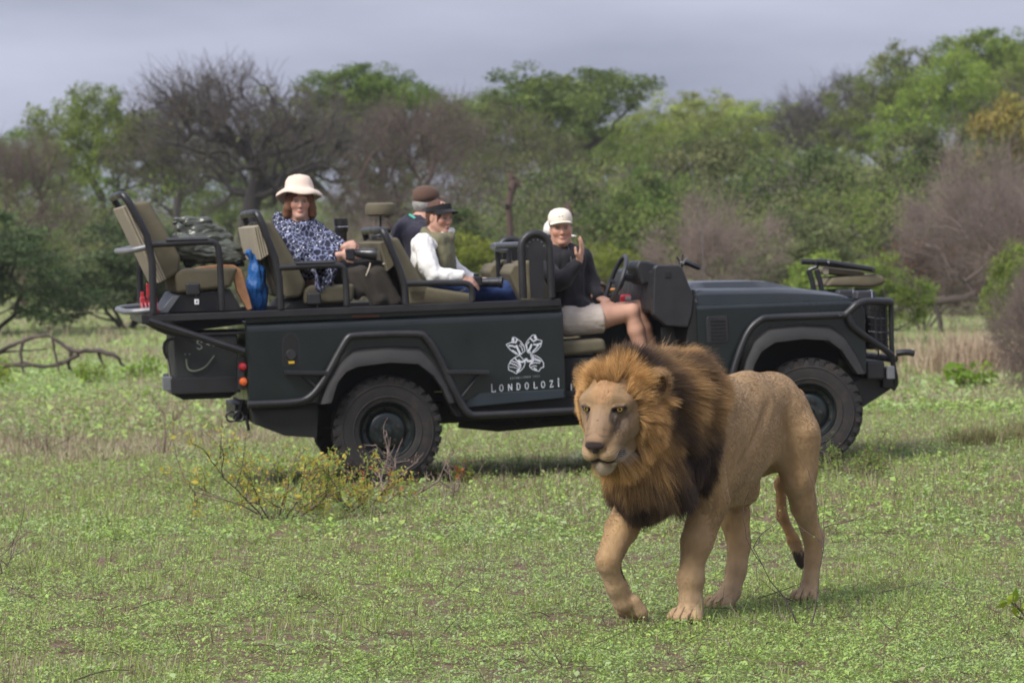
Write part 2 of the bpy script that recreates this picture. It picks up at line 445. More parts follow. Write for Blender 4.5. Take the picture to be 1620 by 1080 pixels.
def carpet(name, n, y0, y1, size, label, hmax=.022, per=5):
    x, y = frustum_pts(n // per, y0, y1); d = dens(x, y); keep = rng.random(len(x)) < .42 + .58 * d
    x, y, d = x[keep], y[keep], d[keep]; m = len(x)
    ph = rng.random(m); kind = fbm(np.stack([x * 1.6, y * .9, x * 0 + 9], -1), 3) + rng.normal(0, .07, m)
    X = np.repeat(x, per) + rng.normal(0, size * .9, m * per); Y = np.repeat(y, per) + rng.normal(0, size * 1.3, m * per)
    Zb = gz(X, Y) + np.abs(rng.normal(0, hmax * .5, m * per)) * (.5 + np.repeat(d, per))
    an = rng.random(m * per) * 2 * np.pi; up = rng.uniform(-.1, .75, m * per) ** 1
    D = unit(np.stack([np.cos(an), np.sin(an), up], -1)); N_ = unit(np.stack([rng.normal(0, .35, m * per), rng.normal(0, .35, m * per), np.ones(m * per)], -1))
    N_ = unit(N_ - D * (N_ * D).sum(1, keepdims=True))
    ln = size * rng.lognormal(0, .35, m * per) * np.repeat(.8 + .5 * ph, per); wd = ln * rng.uniform(.35, .7, m * per)
    V, F = leaf_quads(np.stack([X, Y, Zb], -1), D, N_, ln, wd)
    pal = np.array([(.33, .48, .105), (.39, .54, .135), (.33, .45, .18), (.22, .35, .08), (.38, .48, .23), (.44, .56, .14), (.36, .28, .18)])
    K_ = np.clip(kind, .2, .8); pr = np.stack([1.2 + 0 * K_, .9 + 1.0 * (K_ > .5), .5 + 2.6 * (K_ < .47), .8 + 0 * K_, .3 + 2.2 * (K_ < .45), .25 + .5 * (K_ > .55), .25 + 2.2 * dryness(x, y)], 1)
    pr = pr.cumsum(1) / pr.sum(1, keepdims=True); ci = (rng.random((m, 1)) > pr).sum(1); ci = np.repeat(ci, per)
    sw = rng.random(m * per) < .25; ci = np.where(sw, rng.integers(0, 6, m * per), ci)
    c = pal[np.clip(ci, 0, 6)] * rng.uniform(.80, 1.12, (m * per, 1)); c = c * .78 + .22 * np.array((.30, .42, .11))
    link(name, mesh_np(name, V, F, np.repeat(c, 4, 0), smooth=False), CARPET, kind='stuff', label=label)
carpet('ground_weeds', 330000, 6.6, 10.2, .0115, 'low green weeds carpeting the meadow round the lion')
carpet('ground_weeds', 190000, 10.2, 16.5, .019, 'low green weeds carpeting the meadow under the vehicle', hmax=.035)
carpet('ground_weeds', 145000, 16.5, 44, .042, 'low green weeds on the meadow behind the vehicle', hmax=.06)
def blades(name, n, y0, y1, h, wd, label, pw=2., green=.45, mask=None, clump=6, spread=.37, lean=.5):
    x, y = frustum_pts(n // clump, y0, y1, spread, pw)
    if mask is not None:
        k = rng.random(len(x)) < mask(x, y); x, y = x[k], y[k]
    m = len(x); dr = dryness(x, y); X = np.repeat(x, clump) + rng.normal(0, h * .22, m * clump); Y = np.repeat(y, clump) + rng.normal(0, h * .22, m * clump); q = len(X)
    H = h * rng.lognormal(0, .35, q) * np.repeat(rng.uniform(.6, 1.3, m), clump)
    an = rng.random(q) * 2 * np.pi; ln_ = np.abs(rng.normal(0, lean, q)); D = unit(np.stack([np.cos(an) * ln_, np.sin(an) * ln_, np.ones(q)], -1))
    B = np.stack([X, Y, gz(X, Y) - .004], -1); S = np.stack([-np.sin(an), np.cos(an), an * 0], -1)
    fl = rng.random(q) < .5; S[fl] = np.stack([np.ones(fl.sum()), np.zeros(fl.sum()), np.zeros(fl.sum())], -1)
    w_ = (wd * rng.uniform(.6, 1.4, q))[:, None]; Hh = H[:, None]; droop = np.stack([np.cos(an), np.sin(an), -an * 0 - .5], -1) * ln_[:, None] * .3
    V = np.stack([B - S * w_, B + S * w_, B + D * Hh * .6 + S * w_ * .7, B + D * Hh * .6 - S * w_ * .7, B + D * Hh + droop * Hh, B + D * Hh + droop * Hh], 1).reshape(-1, 3)
    a = np.arange(q)[:, None] * 6; F = np.concatenate([a + [0, 1, 2, 3], a + [3, 2, 4, 5]])
    dryp = np.repeat(np.clip(1 - green + .5 * (dr - .3), 0, 1), clump); isdry = rng.random(q) < dryp
    pg = np.array([(.27, .36, .08), (.20, .29, .06), (.34, .38, .13)]); pd = np.array([(.40, .34, .22), (.30, .225, .15), (.22, .165, .12), (.44, .39, .26)])
    c = np.where(isdry[:, None], pd[rng.integers(0, 4, q)], pg[rng.integers(0, 3, q)]) * rng.uniform(.8, 1.2, (q, 1))
    link(name, mesh_np(name, V, F, np.repeat(c, 6, 0), smooth=False), BLADE, kind='stuff', label=label)
blades('grass', 56000, 6.6, 11, .055, .0018, 'short grass blades in the foreground meadow', green=.62, mask=lambda x, y: .08 + .92 * sstep(.45, .6, fbm(np.stack([x * 1.2, y, x * 0 + 30], -1), 3)))
blades('grass', 36000, 11, 19, .07, .0025, 'short grass blades round the vehicle wheels', green=.5)
blades('dry_grass', 60000, 14.8, 22, .10, .003, 'dead straw coloured grass behind the vehicle', green=.2, mask=lambda x, y: dryness(x, y) * .9 + .03, lean=.8)
blades('dry_grass', 40000, 22, 48, .14, .007, 'dead straw coloured grass far back on the meadow', green=.45, mask=lambda x, y: dryness(x, y) * .8 + .15, lean=.8)

# ------------------------------------------------------------------ woody plants
def tubes_np(P0, P1, R0, R1, n=4):
    """many tapered segments at once"""
    P0, P1 = np.array(P0), np.array(P1); T = unit(P1 - P0); A = np.where(np.abs(T[:, 2:]) < .9, [[0, 0, 1.]], [[1., 0, 0]]); U = unit(np.cross(T, A)); W = np.cross(T, U); V = []
    for k in range(n):
        a = 2 * np.pi * k / n; d = U * np.cos(a) + W * np.sin(a); V.append(P0 + d * np.array(R0)[:, None]); V.append(P1 + d * np.array(R1)[:, None])
    V = np.stack(V, 1); m = len(P0); b = np.arange(m)[:, None] * 2 * n; F = np.concatenate([b + [2 * k, 2 * ((k + 1) % n), 2 * ((k + 1) % n) + 1, 2 * k + 1] for k in range(n)])
    return V.reshape(-1, 3), F
def skeleton(r, trunk, targets, bias=.35, jit=.10, sub=3, seg=.5):
    """grow limbs from the trunk to each target, always leaving the nearest wood; returns segments with pipe-model radii"""
    nodes = [np.array(p, float) for p in trunk]; par = [-1] + list(range(len(trunk) - 1)); plen = [0.]
    for i in range(1, len(nodes)): plen.append(plen[-1] + np.linalg.norm(nodes[i] - nodes[i - 1]))
    start = max(1, len(trunk) // 2) if len(trunk) > 2 else 0
    top = nodes[-1]; order = np.argsort(np.linalg.norm(targets - top, axis=1)); leafn = []
    arr = np.zeros((len(trunk) + len(targets) * (sub + 1), 3)); arr[:len(nodes)] = nodes; pl = np.zeros(len(arr)); pl[:len(nodes)] = plen; cnt = len(nodes)
    for ti in order:
        t = targets[ti]; A = arr[start:cnt]; d = np.linalg.norm(A - t, axis=1) + bias * pl[start:cnt] + 1.2 * np.maximum(A[:, 2] - t[2], 0)
        i = start + int(np.argmin(d)); p = arr[i]; L = np.linalg.norm(t - p); prev = i
        side = r.normal(0, 1, 3) * jit * L
        for k in range(1, sub + 1):
            f = k / sub; q = p + (t - p) * f + side * math.sin(math.pi * f) + np.array([0, 0, .12 * L * math.sin(math.pi * f)]) + (r.normal(0, .03 * L, 3) if k < sub else 0)
            arr[cnt] = q; par.append(prev); pl[cnt] = pl[prev] + L / sub; prev = cnt; cnt += 1
        leafn.append(prev)
    w_ = np.zeros(cnt)
    for q in leafn: w_[q] += 1
    for i in range(cnt - 1, 0, -1): w_[par[i]] += w_[i]
    return arr[:cnt], np.array(par), w_
def plant_mesh(seed, H=8., W=6., fork=2.2, lobes=7, targets=260, leaf=.11, per=26, flat=.35, lo=.35, hole=.0, pal=None, bark=(.07, .055, .045), r0=.2, stems=1,
               twig=0, clump=.42, thick=1., low=False, tw_col=None, mintwig=.010, sides=4):
    r = np.random.default_rng(seed)
    L = []
    for k in range(lobes):
        a = 2 * math.pi * (k + r.random()) / lobes; rr = W / 2 * r.uniform(.30, .72) * (1 if k else 0)
        zc = H * (r.uniform(lo + .12, .86) if not low else r.uniform(.25, .68)) if k else H * .80
        L.append((np.array([math.cos(a) * rr, math.sin(a) * rr, zc]), W * r.uniform(.20, .32), min(H * flat * r.uniform(.35, .6), H - zc if H > zc else .3)))
    T = []
    while len(T) < targets:
        c, a, b = L[r.integers(0, len(L))]; u = unit(r.normal(0, 1, 3)); q = c + u * np.array([a, a, b]) * r.uniform(.55, 1.) 
        if q[2] < H * (lo if not low else .06) or (u[2] < -.2 and r.random() < .6): continue
        T.append(q)
    T = np.array(T); segs = []; V0 = []; F0 = []
    P0 = []; P1 = []; R0 = []; R1 = []
    if stems == 1:
        lean = r.normal(0, .12, 2) * fork
        trunk = [(0, 0, -.15), (lean[0] * .3, lean[1] * .3, fork * .4), (lean[0] * .7 + r.normal(0, .06), lean[1] * .7, fork * .75), (lean[0], lean[1], fork)]; groups = [(trunk, T)]
    else:
        groups = []; asg = r.integers(0, stems, len(T))
        for s_ in range(stems):
            a = 2 * math.pi * s_ / stems; ctr = np.array([math.cos(a), math.sin(a), 0]); asg = np.argmax(np.stack([T @ np.array([math.cos(2 * math.pi * q / stems), math.sin(2 * math.pi * q / stems), 0]) + r.normal(0, .1 * W, len(T)) for q in range(stems)], 1), 1) if s_ == 0 else asg
            groups.append(([tuple(ctr * W * .03), tuple(ctr * W * .07 + [0, 0, fork * .5]), tuple(ctr * W * .13 + [0, 0, fork])], T[asg == s_]))
    for trunk, tt in groups:
        if len(tt) == 0: continue
        a, par, w_ = skeleton(r, trunk, tt)
        rad_ = r0 * thick * (w_ / w_[0]) ** .48 / math.sqrt(len(groups)) ; rad_ = np.maximum(rad_, mintwig)
        i = np.arange(1, len(a)); P0.append(a[par[i]]); P1.append(a[i]); R0.append(np.minimum(rad_[par[i]], rad_[i] * 1.5)); R1.append(rad_[i])
    P0, P1, R0, R1 = map(np.concatenate, (P0, P1, R0, R1)); strands = None
    if twig:
        twig = int(twig * 1.1)
        base = T[r.integers(0, len(T), twig)]; inner = base + r.normal(0, clump * .35, (twig, 3))
        d = unit(unit(inner - np.array([0, 0, H * .45])) + r.normal(0, .55, (twig, 3)) + [0, 0, .2]); Lt = clump * r.uniform(.6, 1.7, twig)[:, None]
        mid = inner + d * Lt * .5 + r.normal(0, .06, (twig, 3)) * Lt
        tc_ = np.array(tw_col)[None] * (.6 + .5 * vnoise(inner * 1.7) + .3 * r.random(twig))[:, None]; strands = (np.stack([inner, mid, mid + unit(d + r.normal(0, .3, (twig, 3))) * Lt * .5], 1), np.full(twig, mintwig * .55), tc_)
    V, F = tubes_np(P0, P1, R0, R1, sides)
    col = np.tile(np.array(bark), (len(V), 1)) * (.75 + .5 * vnoise(V * 2.3))[:, None]
    wood = mesh_np('wood', V, F, col)
    crown = None
    if per:
        nl = len(T) * per; ti = np.repeat(np.arange(len(T)), per); u = unit(r.normal(0, 1, (nl, 3))); q = T[ti] + u * np.array([clump, clump, clump * .6]) * (r.random((nl, 1)) ** .5) * np.repeat(r.uniform(.6, 1.3, len(T)), per)[:, None]
        q = q[q[:, 2] > .05]; nl = len(q); ti = ti[:nl]
        D = unit(r.normal(0, 1, (nl, 3)) + [0, 0, .1]); N_ = unit(r.normal(0, 1, (nl, 3)) + [0, 0, .8]); N_ = unit(N_ - D * (N_ * D).sum(1, keepdims=True))
        ln = leaf * r.lognormal(0, .3, nl); V, F = leaf_tris(q, D, N_, ln, ln * r.uniform(.6, 1., nl))
        pal = np.array(pal); cl = pal[r.integers(0, len(pal), len(T))][ti] * .6 + pal[r.integers(0, len(pal), nl)] * .4
        c = cl * (.70 + .6 * vnoise(q * 1.1))[:, None] * r.uniform(.8, 1.2, (nl, 1)); crown = mesh_np('crown', V, F, np.repeat(c, 3, 0), smooth=False)
    return wood, crown, H, W, strands
BARK = mat('bark', (0, 0, 0), rough=.9, attr='Col', bump=.5, bscale=9)
G_BR = [(.19, .25, .055), (.15, .21, .045), (.24, .29, .075)]; G_DK = [(.12, .165, .050), (.095, .14, .042), (.16, .20, .06)]
G_OL = [(.16, .175, .075), (.13, .155, .062), (.20, .20, .090)]; G_YE = [(.26, .29, .060), (.22, .26, .055), (.17, .20, .05)]
G_BN = [(.16, .15, .085), (.18, .145, .11), (.13, .135, .065)]
BARKS = dict(dark=(.055, .046, .042), grey=(.12, .10, .095), red=(.085, .052, .042), pink=(.19, .145, .125))
PR = {
 'acacia1': plant_mesh(1, 8.5, 7.5, 2.6, 8, 320, .085, 95, .30, .45, pal=G_BR, bark=BARKS['dark'], r0=.20, clump=.50),
 'acacia2': plant_mesh(2, 8.5, 7.0, 2.2, 9, 320, .085, 85, .34, .34, pal=G_BR + G_OL, bark=BARKS['dark'], r0=.20, clump=.48),
 'airy': plant_mesh(3, 8.5, 6.5, 2.4, 8, 280, .075, 50, .36, .35, pal=G_BR + G_BN, bark=BARKS['grey'], r0=.18, clump=.55, twig=1300, tw_col=(.11, .10, .07), mintwig=.012),
 'lush': plant_mesh(4, 9.0, 6.5, 2.8, 8, 320, .085, 120, .34, .40, pal=G_DK + G_BR[:1], bark=BARKS['dark'], r0=.22, clump=.50),
 'bare1': plant_mesh(5, 7.5, 7.5, 2.3, 10, 420, .07, 8, .42, .40, pal=G_BN, bark=BARKS['dark'], r0=.30, clump=.50, twig=4200, tw_col=(.095, .08, .075), mintwig=.014, thick=1.2),
 'bare2': plant_mesh(6, 7.0, 7.5, 1.8, 9, 380, .07, 14, .50, .25, pal=G_BN, bark=BARKS['red'], r0=.24, clump=.55, twig=4600, tw_col=(.15, .115, .10), mintwig=.014),
 'bush1': plant_mesh(11, 3.0, 3.4, .5, 7, 200, .065, 125, .5, .1, pal=G_OL, bark=BARKS['dark'], r0=.09, stems=4, clump=.36, low=True),
 'bush2': plant_mesh(12, 3.0, 3.8, .5, 8, 200, .065, 125, .5, .1, pal=G_OL + G_DK, bark=BARKS['dark'], r0=.09, stems=4, clump=.38, low=True),
 'bush3': plant_mesh(13, 2.2, 2.6, .35, 7, 180, .050, 120, .5, .1, pal=G_YE + G_BR, bark=BARKS['grey'], r0=.06, stems=5, clump=.26, low=True),
 'bare_bush1': plant_mesh(14, 2.8, 3.2, .4, 8, 200, .06, 3, .5, .1, pal=G_BN, bark=BARKS['pink'], r0=.08, stems=5, clump=.34, low=True, twig=4200, tw_col=(.23, .175, .155), mintwig=.008),
 'bare_bush2': plant_mesh(15, 2.6, 3.4, .4, 7, 180, .07, 9, .5, .1, pal=G_BN + G_OL, bark=BARKS['grey'], r0=.08, stems=5, clump=.34, low=True, twig=2600, tw_col=(.16, .13, .11), mintwig=.008),
 'snag1': plant_mesh(16, 2.6, 1.0, 1.9, 3, 9, .1, 0, .5, .55, bark=BARKS['red'], r0=.16, mintwig=.03, sides=7),
}
TINT = {}
def plant(proto, name, x, y, H, W, rot, label, cat, group=None, tint=None, kindpart='trunk', sink=.05):
    wood, crown, h0, w0, strands = PR[proto]; y = y * YF; z = gzf(x, y)
    e = empty(name, (x, y, z - sink)); e.rotation_euler = (0, 0, rot); e.scale = (W / w0, W / w0, (H) / h0)
    tag(e, label, cat, group)
    t = link(kindpart, wood, BARK, e)
    if strands is not None:
        if isinstance(strands, tuple):
            o = hair('twigs', *strands, LEAF, e, tip=.4); strands = o.data; PR[proto] = (wood, crown, h0, w0, strands)
        else: o = bpy.data.objects.new('twigs', strands); COL.objects.link(o); o.parent = e
    if crown is not None:
        c = link('crown', crown, LEAF, e)
        if tint:
            k = 'leaf_' + '_'.join(str(int(q * 100)) for q in tint)
            c.material_slots[0].link = 'OBJECT'; c.material_slots[0].material = foliage_mat(k, tint=tint, rough=.75, spec=.12, trans=.35)
    return e
def tree(proto, x, y, ztop, W, rot, label, **k): return plant(proto, 'tree', x, y, ztop - gzf(x, y * YF), W, rot, label, 'tree', **k)
def bush(proto, x, y, ztop, W, rot, label, **k): return plant(proto, 'bush', x, y, ztop - gzf(x, y * YF), W, rot, label, 'bush', kindpart='stems', **k)
tree('acacia1', -19.9, 70, 6.9, 8, 0.3, 'flat topped green thorn tree at the far left edge of the treeline', tint=(.75, .95, .8))
tree('acacia1', -15.6, 66, 8.4, 6.0, 1.2, 'tall airy green tree with a narrow top, left end of the treeline', tint=(1.0, 1.0, .8))
tree('airy', -11.9, 62, 7.8, 6, 2.9, 'brownish half leafless tree left of the big bare tree', tint=(.62, .55, .75))
tree('bare1', -8.4, 54, 7.7, 7.2, 4.1, 'big leafless dark tree with twisted limbs rising behind the rear seats')
tree('acacia2', -7.6, 73, 8.8, 8, 5.0, 'pale green tree standing just right of the big leafless tree', tint=(.95, .95, .8))
tree('lush', -5.3, 74, 9.8, 7.2, .4, 'lush dark green tree behind the round black padded rest', tint=(1, 1.1, .8))
tree('bare2', -3.5, 58, 6.6, 5.8, 1.0, 'reddish brown leafless tree behind the man in the brown cap')
tree('airy', -1.7, 80, 9.0, 6.0, 2.2, 'thin grey green tree between the reddish bare tree and the wide dark crown')
tree('lush', 1.3, 70, 9.3, 8.4, 3.0, 'wide dark green tree crown above the dead trunks in the middle', tint=(.95, .95, 1.0))
tree('airy', 0.0, 64, 7.2, 6.0, 5.2, 'grey thinly leaved tree under the wide dark crown in the middle', tint=(.9, .85, .9))
tree('acacia1', 6.7, 95, 9.5, 8.5, 4.0, 'bright green round crown, leftmost on the rising ridge', tint=(1.25, 1.2, .9))
tree('acacia2', 11.4, 100, 11.0, 9.5, 5.3, 'broad bright green crown midway along the ridge', tint=(1.3, 1.25, .9))
tree('acacia1', 15.4, 98, 10.4, 7.5, 1.9, 'bright green crown on the ridge just left of the dark bare branches', tint=(1.15, 1.15, .9))
tree('bare1', 15.8, 84, 10.4, 6.5, .7, 'small leafless tree with dark branches on the ridge skyline')
tree('acacia2', 17.4, 80, 11.2, 7.0, 2.4, 'dark limbed green tree right of the bare ridge tree', tint=(.9, .9, .8))
tree('acacia1', 18.8, 74, 10.6, 6.6, 3.6, 'green tree with a clear dark forked trunk near the right edge', tint=(.95, 1.0, .8))
tree('lush', 22.6, 78, 11.8, 7.0, .1, 'tallest green tree, cut by the right edge of the picture', tint=(1.3, 1.3, 1.0))
tree('acacia2', -12.8, 78, 7.0, 8, 3.3, 'dull green tree filling the gap behind the brownish tree', tint=(.8, .9, .8))
tree('acacia1', 3.8, 84, 8.0, 7.5, 1.5, 'dull green tree between the wide dark crown and the ridge', tint=(.9, .95, .8))
tree('airy', 19.8, 66, 9.2, 6, 4.5, 'yellowish half bare tree below the right edge crowns', tint=(1.0, 1.0, .8))
tree('acacia2', 9.0, 86, 8.6, 8, 2.8, 'green tree on the ridge slope behind the aerial', tint=(1.1, 1.1, .9))
tree('bare2', -14.6, 52, 5.0, 3.4, 2.0, 'grey leafless tree behind the dark bush at the left edge')
plant('snag1', 'dead_tree', 0.05, 46, 3.9, .55, .5, 'upright dead reddish trunk with a broken top in the middle distance', 'dead tree')
s_ = plant('snag1', 'dead_tree', .85, 44, 3.2, .5, 2.5, 'leaning dead trunk right of the upright broken trunk', 'dead tree'); s_.rotation_euler = (0, rad(22), 1.0)
bush('bush2', -10.6, 35, 2.6, 4.6, .3, 'big dark olive bush at the left edge of the meadow', tint=(.62, .72, .85))
bush('bush1', -8.2, 37, 2.5, 3.8, 2.2, 'dark olive bush directly behind the rear seat, right of its larger neighbour', tint=(.62, .75, .8))
bush('bush3', -0.95, 38, 2.15, 2.7, 1.0, 'rounded yellow green bush seen between the visor woman and the front seats', tint=(1.1, 1.05, .8))
bush('bush3', 2.1, 40, 1.9, 2.4, 3.0, 'low yellow green bush right of the driver\'s head', tint=(1.05, 1.0, .8))
bush('bush2', 3.6, 48, 4.1, 4.2, 4.0, 'rounded olive bush above the steering wheel', tint=(.85, .95, .8))
bush('bush1', 6.4, 56, 5.4, 6.0, 5.1, 'broad olive bush on the slope behind the bonnet', tint=(.85, .85, .8))
bush('bush2', 9.4, 53, 4.9, 5.8, .8, 'wide dark bush on the slope above the folded tracker seat', tint=(.75, .85, .8))
bush('bare_bush1', 4.6, 40, 2.9, 2.8, 1.7, 'pinkish grey leafless bush behind the thin aerial')
bush('bush1', 6.9, 43, 2.9, 3.6, 2.6, 'dull green bush behind the front end of the bonnet', tint=(.8, .85, .85))
bush('bush3', 6.0, 34, 1.75, 1.9, 3.9, 'bright green bush behind the folded seat cushions', tint=(1.0, 1.1, 1.0))
bush('bush3', 7.1, 33.5, 1.7, 1.9, 5.4, 'bright green bush right of the folded seat cushions', tint=(1.0, 1.1, 1.0))
bush('bare_bush2', 9.0, 38, 2.2, 2.4, .9, 'low dark reddish bush between the green bush and the pink thicket', tint=(1.2, .6, .5))
bush('bare_bush1', 10.6, 37, 3.3, 3.8, 4.3, 'large pinkish grey leafless bush at the right edge')
bush('bush3', 8.2, 28, 1.9, 1.5, .6, 'small green bush at the right edge in front of the leafless thicket', tint=(.9, .95, .9))
bush('bare_bush1', 6.15, 20.5, 1.5, 1.0, 2.1, 'thin twiggy shrub nearest the right edge', tint=(1, 1.1, .8))
bush('bare_bush2', 7.4, 24, 1.5, 1.6, 5.0, 'thin twiggy shrub behind the tawny grass on the right', tint=(1.1, 1.2, .8))
bush('bush2', -1.5, 45, 2.9, 3.0, 5.5, 'dull green bush behind the visor woman', tint=(.75, .8, .8))
bush('bare_bush1', -4.6, 50, 2.5, 3.6, 3.2, 'grey leafless shrub behind the woman in the sun hat')
bush('bush1', 1.5, 52, 4.3, 4.6, 1.4, 'dull green bush behind the two dead trunks', tint=(.75, .85, .8))
bush('bare_bush2', -6.9, 49, 1.9, 2.8, .1, 'greyish bush left of the woman in the sun hat')
bush('bush1', -10.4, 51, 2.5, 3.6, 2.9, 'grey green bush under the big leafless tree', tint=(.7, .8, .9))
bush('bush2', 13.4, 57, 5.8, 5.6, 3.4, 'olive bush on the slope at right behind the pink thicket', tint=(.8, .8, .8))
bush('bush1', 16.6, 58, 7.0, 5.0, 4.7, 'yellowish green bush high on the slope at the right edge', tint=(1.4, 1.1, .7))
bush('bare_bush1', 12.6, 46, 4.4, 4.2, 1.1, 'leafless shrub behind the large pinkish bush')

# far thicket: one mass of leaves and stems that nobody could count
def thicket():
    r = np.random.default_rng(21); P = []; C = []; S = []
    for k in range(500):
        y = r.uniform(50, 105); x = r.uniform(-.44, .44) * y; tall = k >= 430
        if tall: y = r.uniform(84, 100); x = r.uniform(-.34, .02) * y 
        if k % 3 == 0: y = r.uniform(46, 62); x = r.uniform(-.44, .44) * y
        H = r.uniform(2.4, 4.4) if not tall else r.uniform(4.2, 5.2)
        if -13 < x < -1 and y < 62: H *= .5
        W = H * r.uniform(.8, 1.3); y *= YF; z = gzf(x, y); base = np.array([x, y, z])
        t = r.random(); pal = np.array(G_OL if t < .45 else G_DK if t < .6 else G_BR if t < .75 else [(.17, .14, .12), (.13, .115, .09)]) * r.uniform(.75, 1.1)
        nc = 34; cc = base + np.stack([*(r.normal(0, W * .28, (2, nc))), H * np.clip(r.normal(.58, .2, nc), .1, .95)], -1)
        nn = 40; q = np.repeat(cc, nn, 0) + r.normal(0, .27, (nc * nn, 3)) * [1.2, 1.2, .8]; P.append(q); S.append(np.full(len(q), .085 + .02 * (y > 150)))
        C.append(np.repeat(pal[r.integers(0, len(pal), nc)] * r.uniform(.7, 1.3, (nc, 1)), nn, 0))
    P, C, S = map(np.concatenate, (P, C, S)); n = len(P); D = unit(r.normal(0, 1, (n, 3))); N_ = unit(np.cross(D, r.normal(0, 1, (n, 3))))
    V, F = leaf_tris(P, D, N_, S * r.lognormal(0, .3, n), S * .8)
    link('thicket', mesh_np('thicket', V, F, np.repeat(C, 3, 0), smooth=False), LEAF, kind='stuff', label='dense far bushveld thicket filling the treeline')
thicket()

# ------------------------------------------------------------------ fallen wood, shrubs and sprigs on the meadow
def polytube(name, lines, m, parent=None, n=7, jag=.0, **k):
    b = MB(); r = random.Random(5)
    for pts, rs in lines:
        b.tube(pts, rs, n, smooth=2)
    me = b.mesh(name); 
    if jag:
        for v in me.vertices:
            v.co += Vector((mnoise.noise(v.co * 9), mnoise.noise(v.co * 9 + Vector((7, 0, 0))), mnoise.noise(v.co * 9 + Vector((0, 7, 0))))) * jag
    me.shade_smooth(); return link(name, me, m, parent, **k)
DEAD = mat('dead_wood', (.17, .135, .115), rough=.9, var=.35, vscale=7, bump=.6, bscale=30)
DEADL = mat('fallen_wood', (.085, .064, .056), rough=.9, var=.35, vscale=3, bump=.6, bscale=12)
b0 = empty('fallen_branch', (-6.35, 48, gzf(-6.35, 48)), label='fallen dead branch arching over the grass at the left edge', cat='fallen branch')
polytube('bough', [([(-1.7, .1, .15), (-1.0, 0, .32), (-.45, .1, .62), (-.12, 0, .72), (.05, 0, .64), (.30, 0, .40), (.62, .05, .44), (.95, 0, .36), (1.1, .1, .14)], [.07, .06, .035, .028, .032, .045, .05, .04, .02]),
                   ([(-1.9, 0, .05), (-1.2, .1, .12), (-.5, 0, .2), (0, .1, .12), (.4, 0, .36)], [.07, .06, .045, .035, .035])], DEADL, b0, jag=.03)
for line in [([(-1.2, 0, .22), (-.8, .1, .40), (-.5, .0, .42), (-.1, .1, .45)], [.035, .03, .02, .012]), ([(-.9, .1, .32), (-.75, .1, .1), (-.7, 0, -.02)], [.03, .03, .02]),
                  ([(-.45, 0, .6), (-.5, 0, .3), (-.42, 0, -.02)], [.03, .025, .02]), ([(0, 0, .66), (.05, 0, .3), (.12, 0, -.02)], [.025, .02, .02]), ([(.3, 0, .4), (.2, .2, .15), (.3, .3, 0)], [.04, .03, .02]),
                  ([(.7, .05, .4), (.75, .1, .2), (.9, 0, -.02)], [.03, .025, .02])]: polytube('twig', [line], DEADL, b0, jag=.02)
b0.scale = (.9, 1, .78)
b1 = empty('dead_log', (9.0, 74, gzf(9.0, 74)), label='fallen tree trunk lying across the dry grass right of the bull bar', cat='fallen trunk')
polytube('bough', [([(-1.0, 0, .35), (-.6, 0, .62), (-.2, .05, .74), (.1, 0, .66), (.5, .05, .72), (.9, 0, .85)], [.05, .08, .11, .10, .08, .05]), ([(-.1, 0, .7), (.1, 0, .4), (.15, 0, -.05)], [.07, .06, .06]),
                   ([(-.9, 0, .4), (-1.1, .1, .1), (-1.2, 0, -.05)], [.05, .04, .03])], DEADL, b1, jag=.05)

def sprig(name, x, y, H, W, n, label, cat, leafn=0, pal=None, leaf=.02, bark=(.12, .085, .07), r0=.006, seed=1, twigs=3, flower=None, lean=.5, arcs=None, rot=0, tipleaf=False):
    """a small shrub: thin forking stems with leaves along them"""
    y = y * YF
    r = np.random.default_rng(seed); P0 = []; P1 = []; R0 = []; R1 = []; LP = []
    def grow(p, d, L, rr, lev):
        k = 5; pts = [p]
        for i in range(k):
            d = unit(d + r.normal(0, .16, 3) + [0, 0, .03 if lev else -.02]); q = pts[-1] + d * L / k; a = rr * (1 - .6 * i / k)
            P0.append(pts[-1]); P1.append(q); R0.append(a); R1.append(rr * (1 - .6 * (i + 1) / k)); pts.append(q)
            if lev >= 1 or i > 1: LP.append(q)
        if lev < 2:
            for j in range(twigs + (lev == 0)):
                i = r.integers(1 + (lev == 0), k + 1); dd = unit(d + r.normal(0, .75, 3) + [0, 0, .15]); grow(pts[i], dd, L * r.uniform(.35, .65), rr * .6, lev + 1)
    for s in range(n):
        a = 2 * math.pi * (s + r.random()) / n; d = unit(np.array([math.cos(a) * lean * W / H, math.sin(a) * lean * W / H, 1.0])); st = np.array([math.cos(a), math.sin(a), 0]) * W * .06
        grow(st + [0, 0, -.02], d, H * r.uniform(.6, .95), r0, 0)
    V, F = tubes_np(P0, P1, R0, R1, 4); e = empty(name, (x, y, gzf(x, y)), label=label, cat=cat); e.rotation_euler = (0, 0, rot)
    link('stems', mesh_np('stems', V, F, np.tile(np.array(bark), (len(V), 1)) * (.8 + .4 * vnoise(V * 20))[:, None]), BARK, e)
    if leafn:
        LPa = np.array(LP); LPa = LPa[LPa[:, 2] > .01]; q = LPa[r.integers(0, len(LPa), leafn)] + r.normal(0, leaf * .5, (leafn, 3)); q[:, 2] = np.abs(q[:, 2])
        D = unit(r.normal(0, 1, (leafn, 3)) + [0, 0, .3]); N_ = unit(np.cross(D, r.normal(0, 1, (leafn, 3)))); ln = leaf * r.lognormal(0, .3, leafn)
        V, F = leaf_quads(q, D, N_, ln, ln * .5, .1); pal = np.array(pal); c = pal[r.integers(0, len(pal), leafn)] * r.uniform(.8, 1.2, (leafn, 1))
        link('leaves', mesh_np('leaves', V, F, np.repeat(c, 4, 0), smooth=False), foliage_mat('sprig_leaf', var=0, rough=.6, trans=.45, spec=.2), e)
    return e
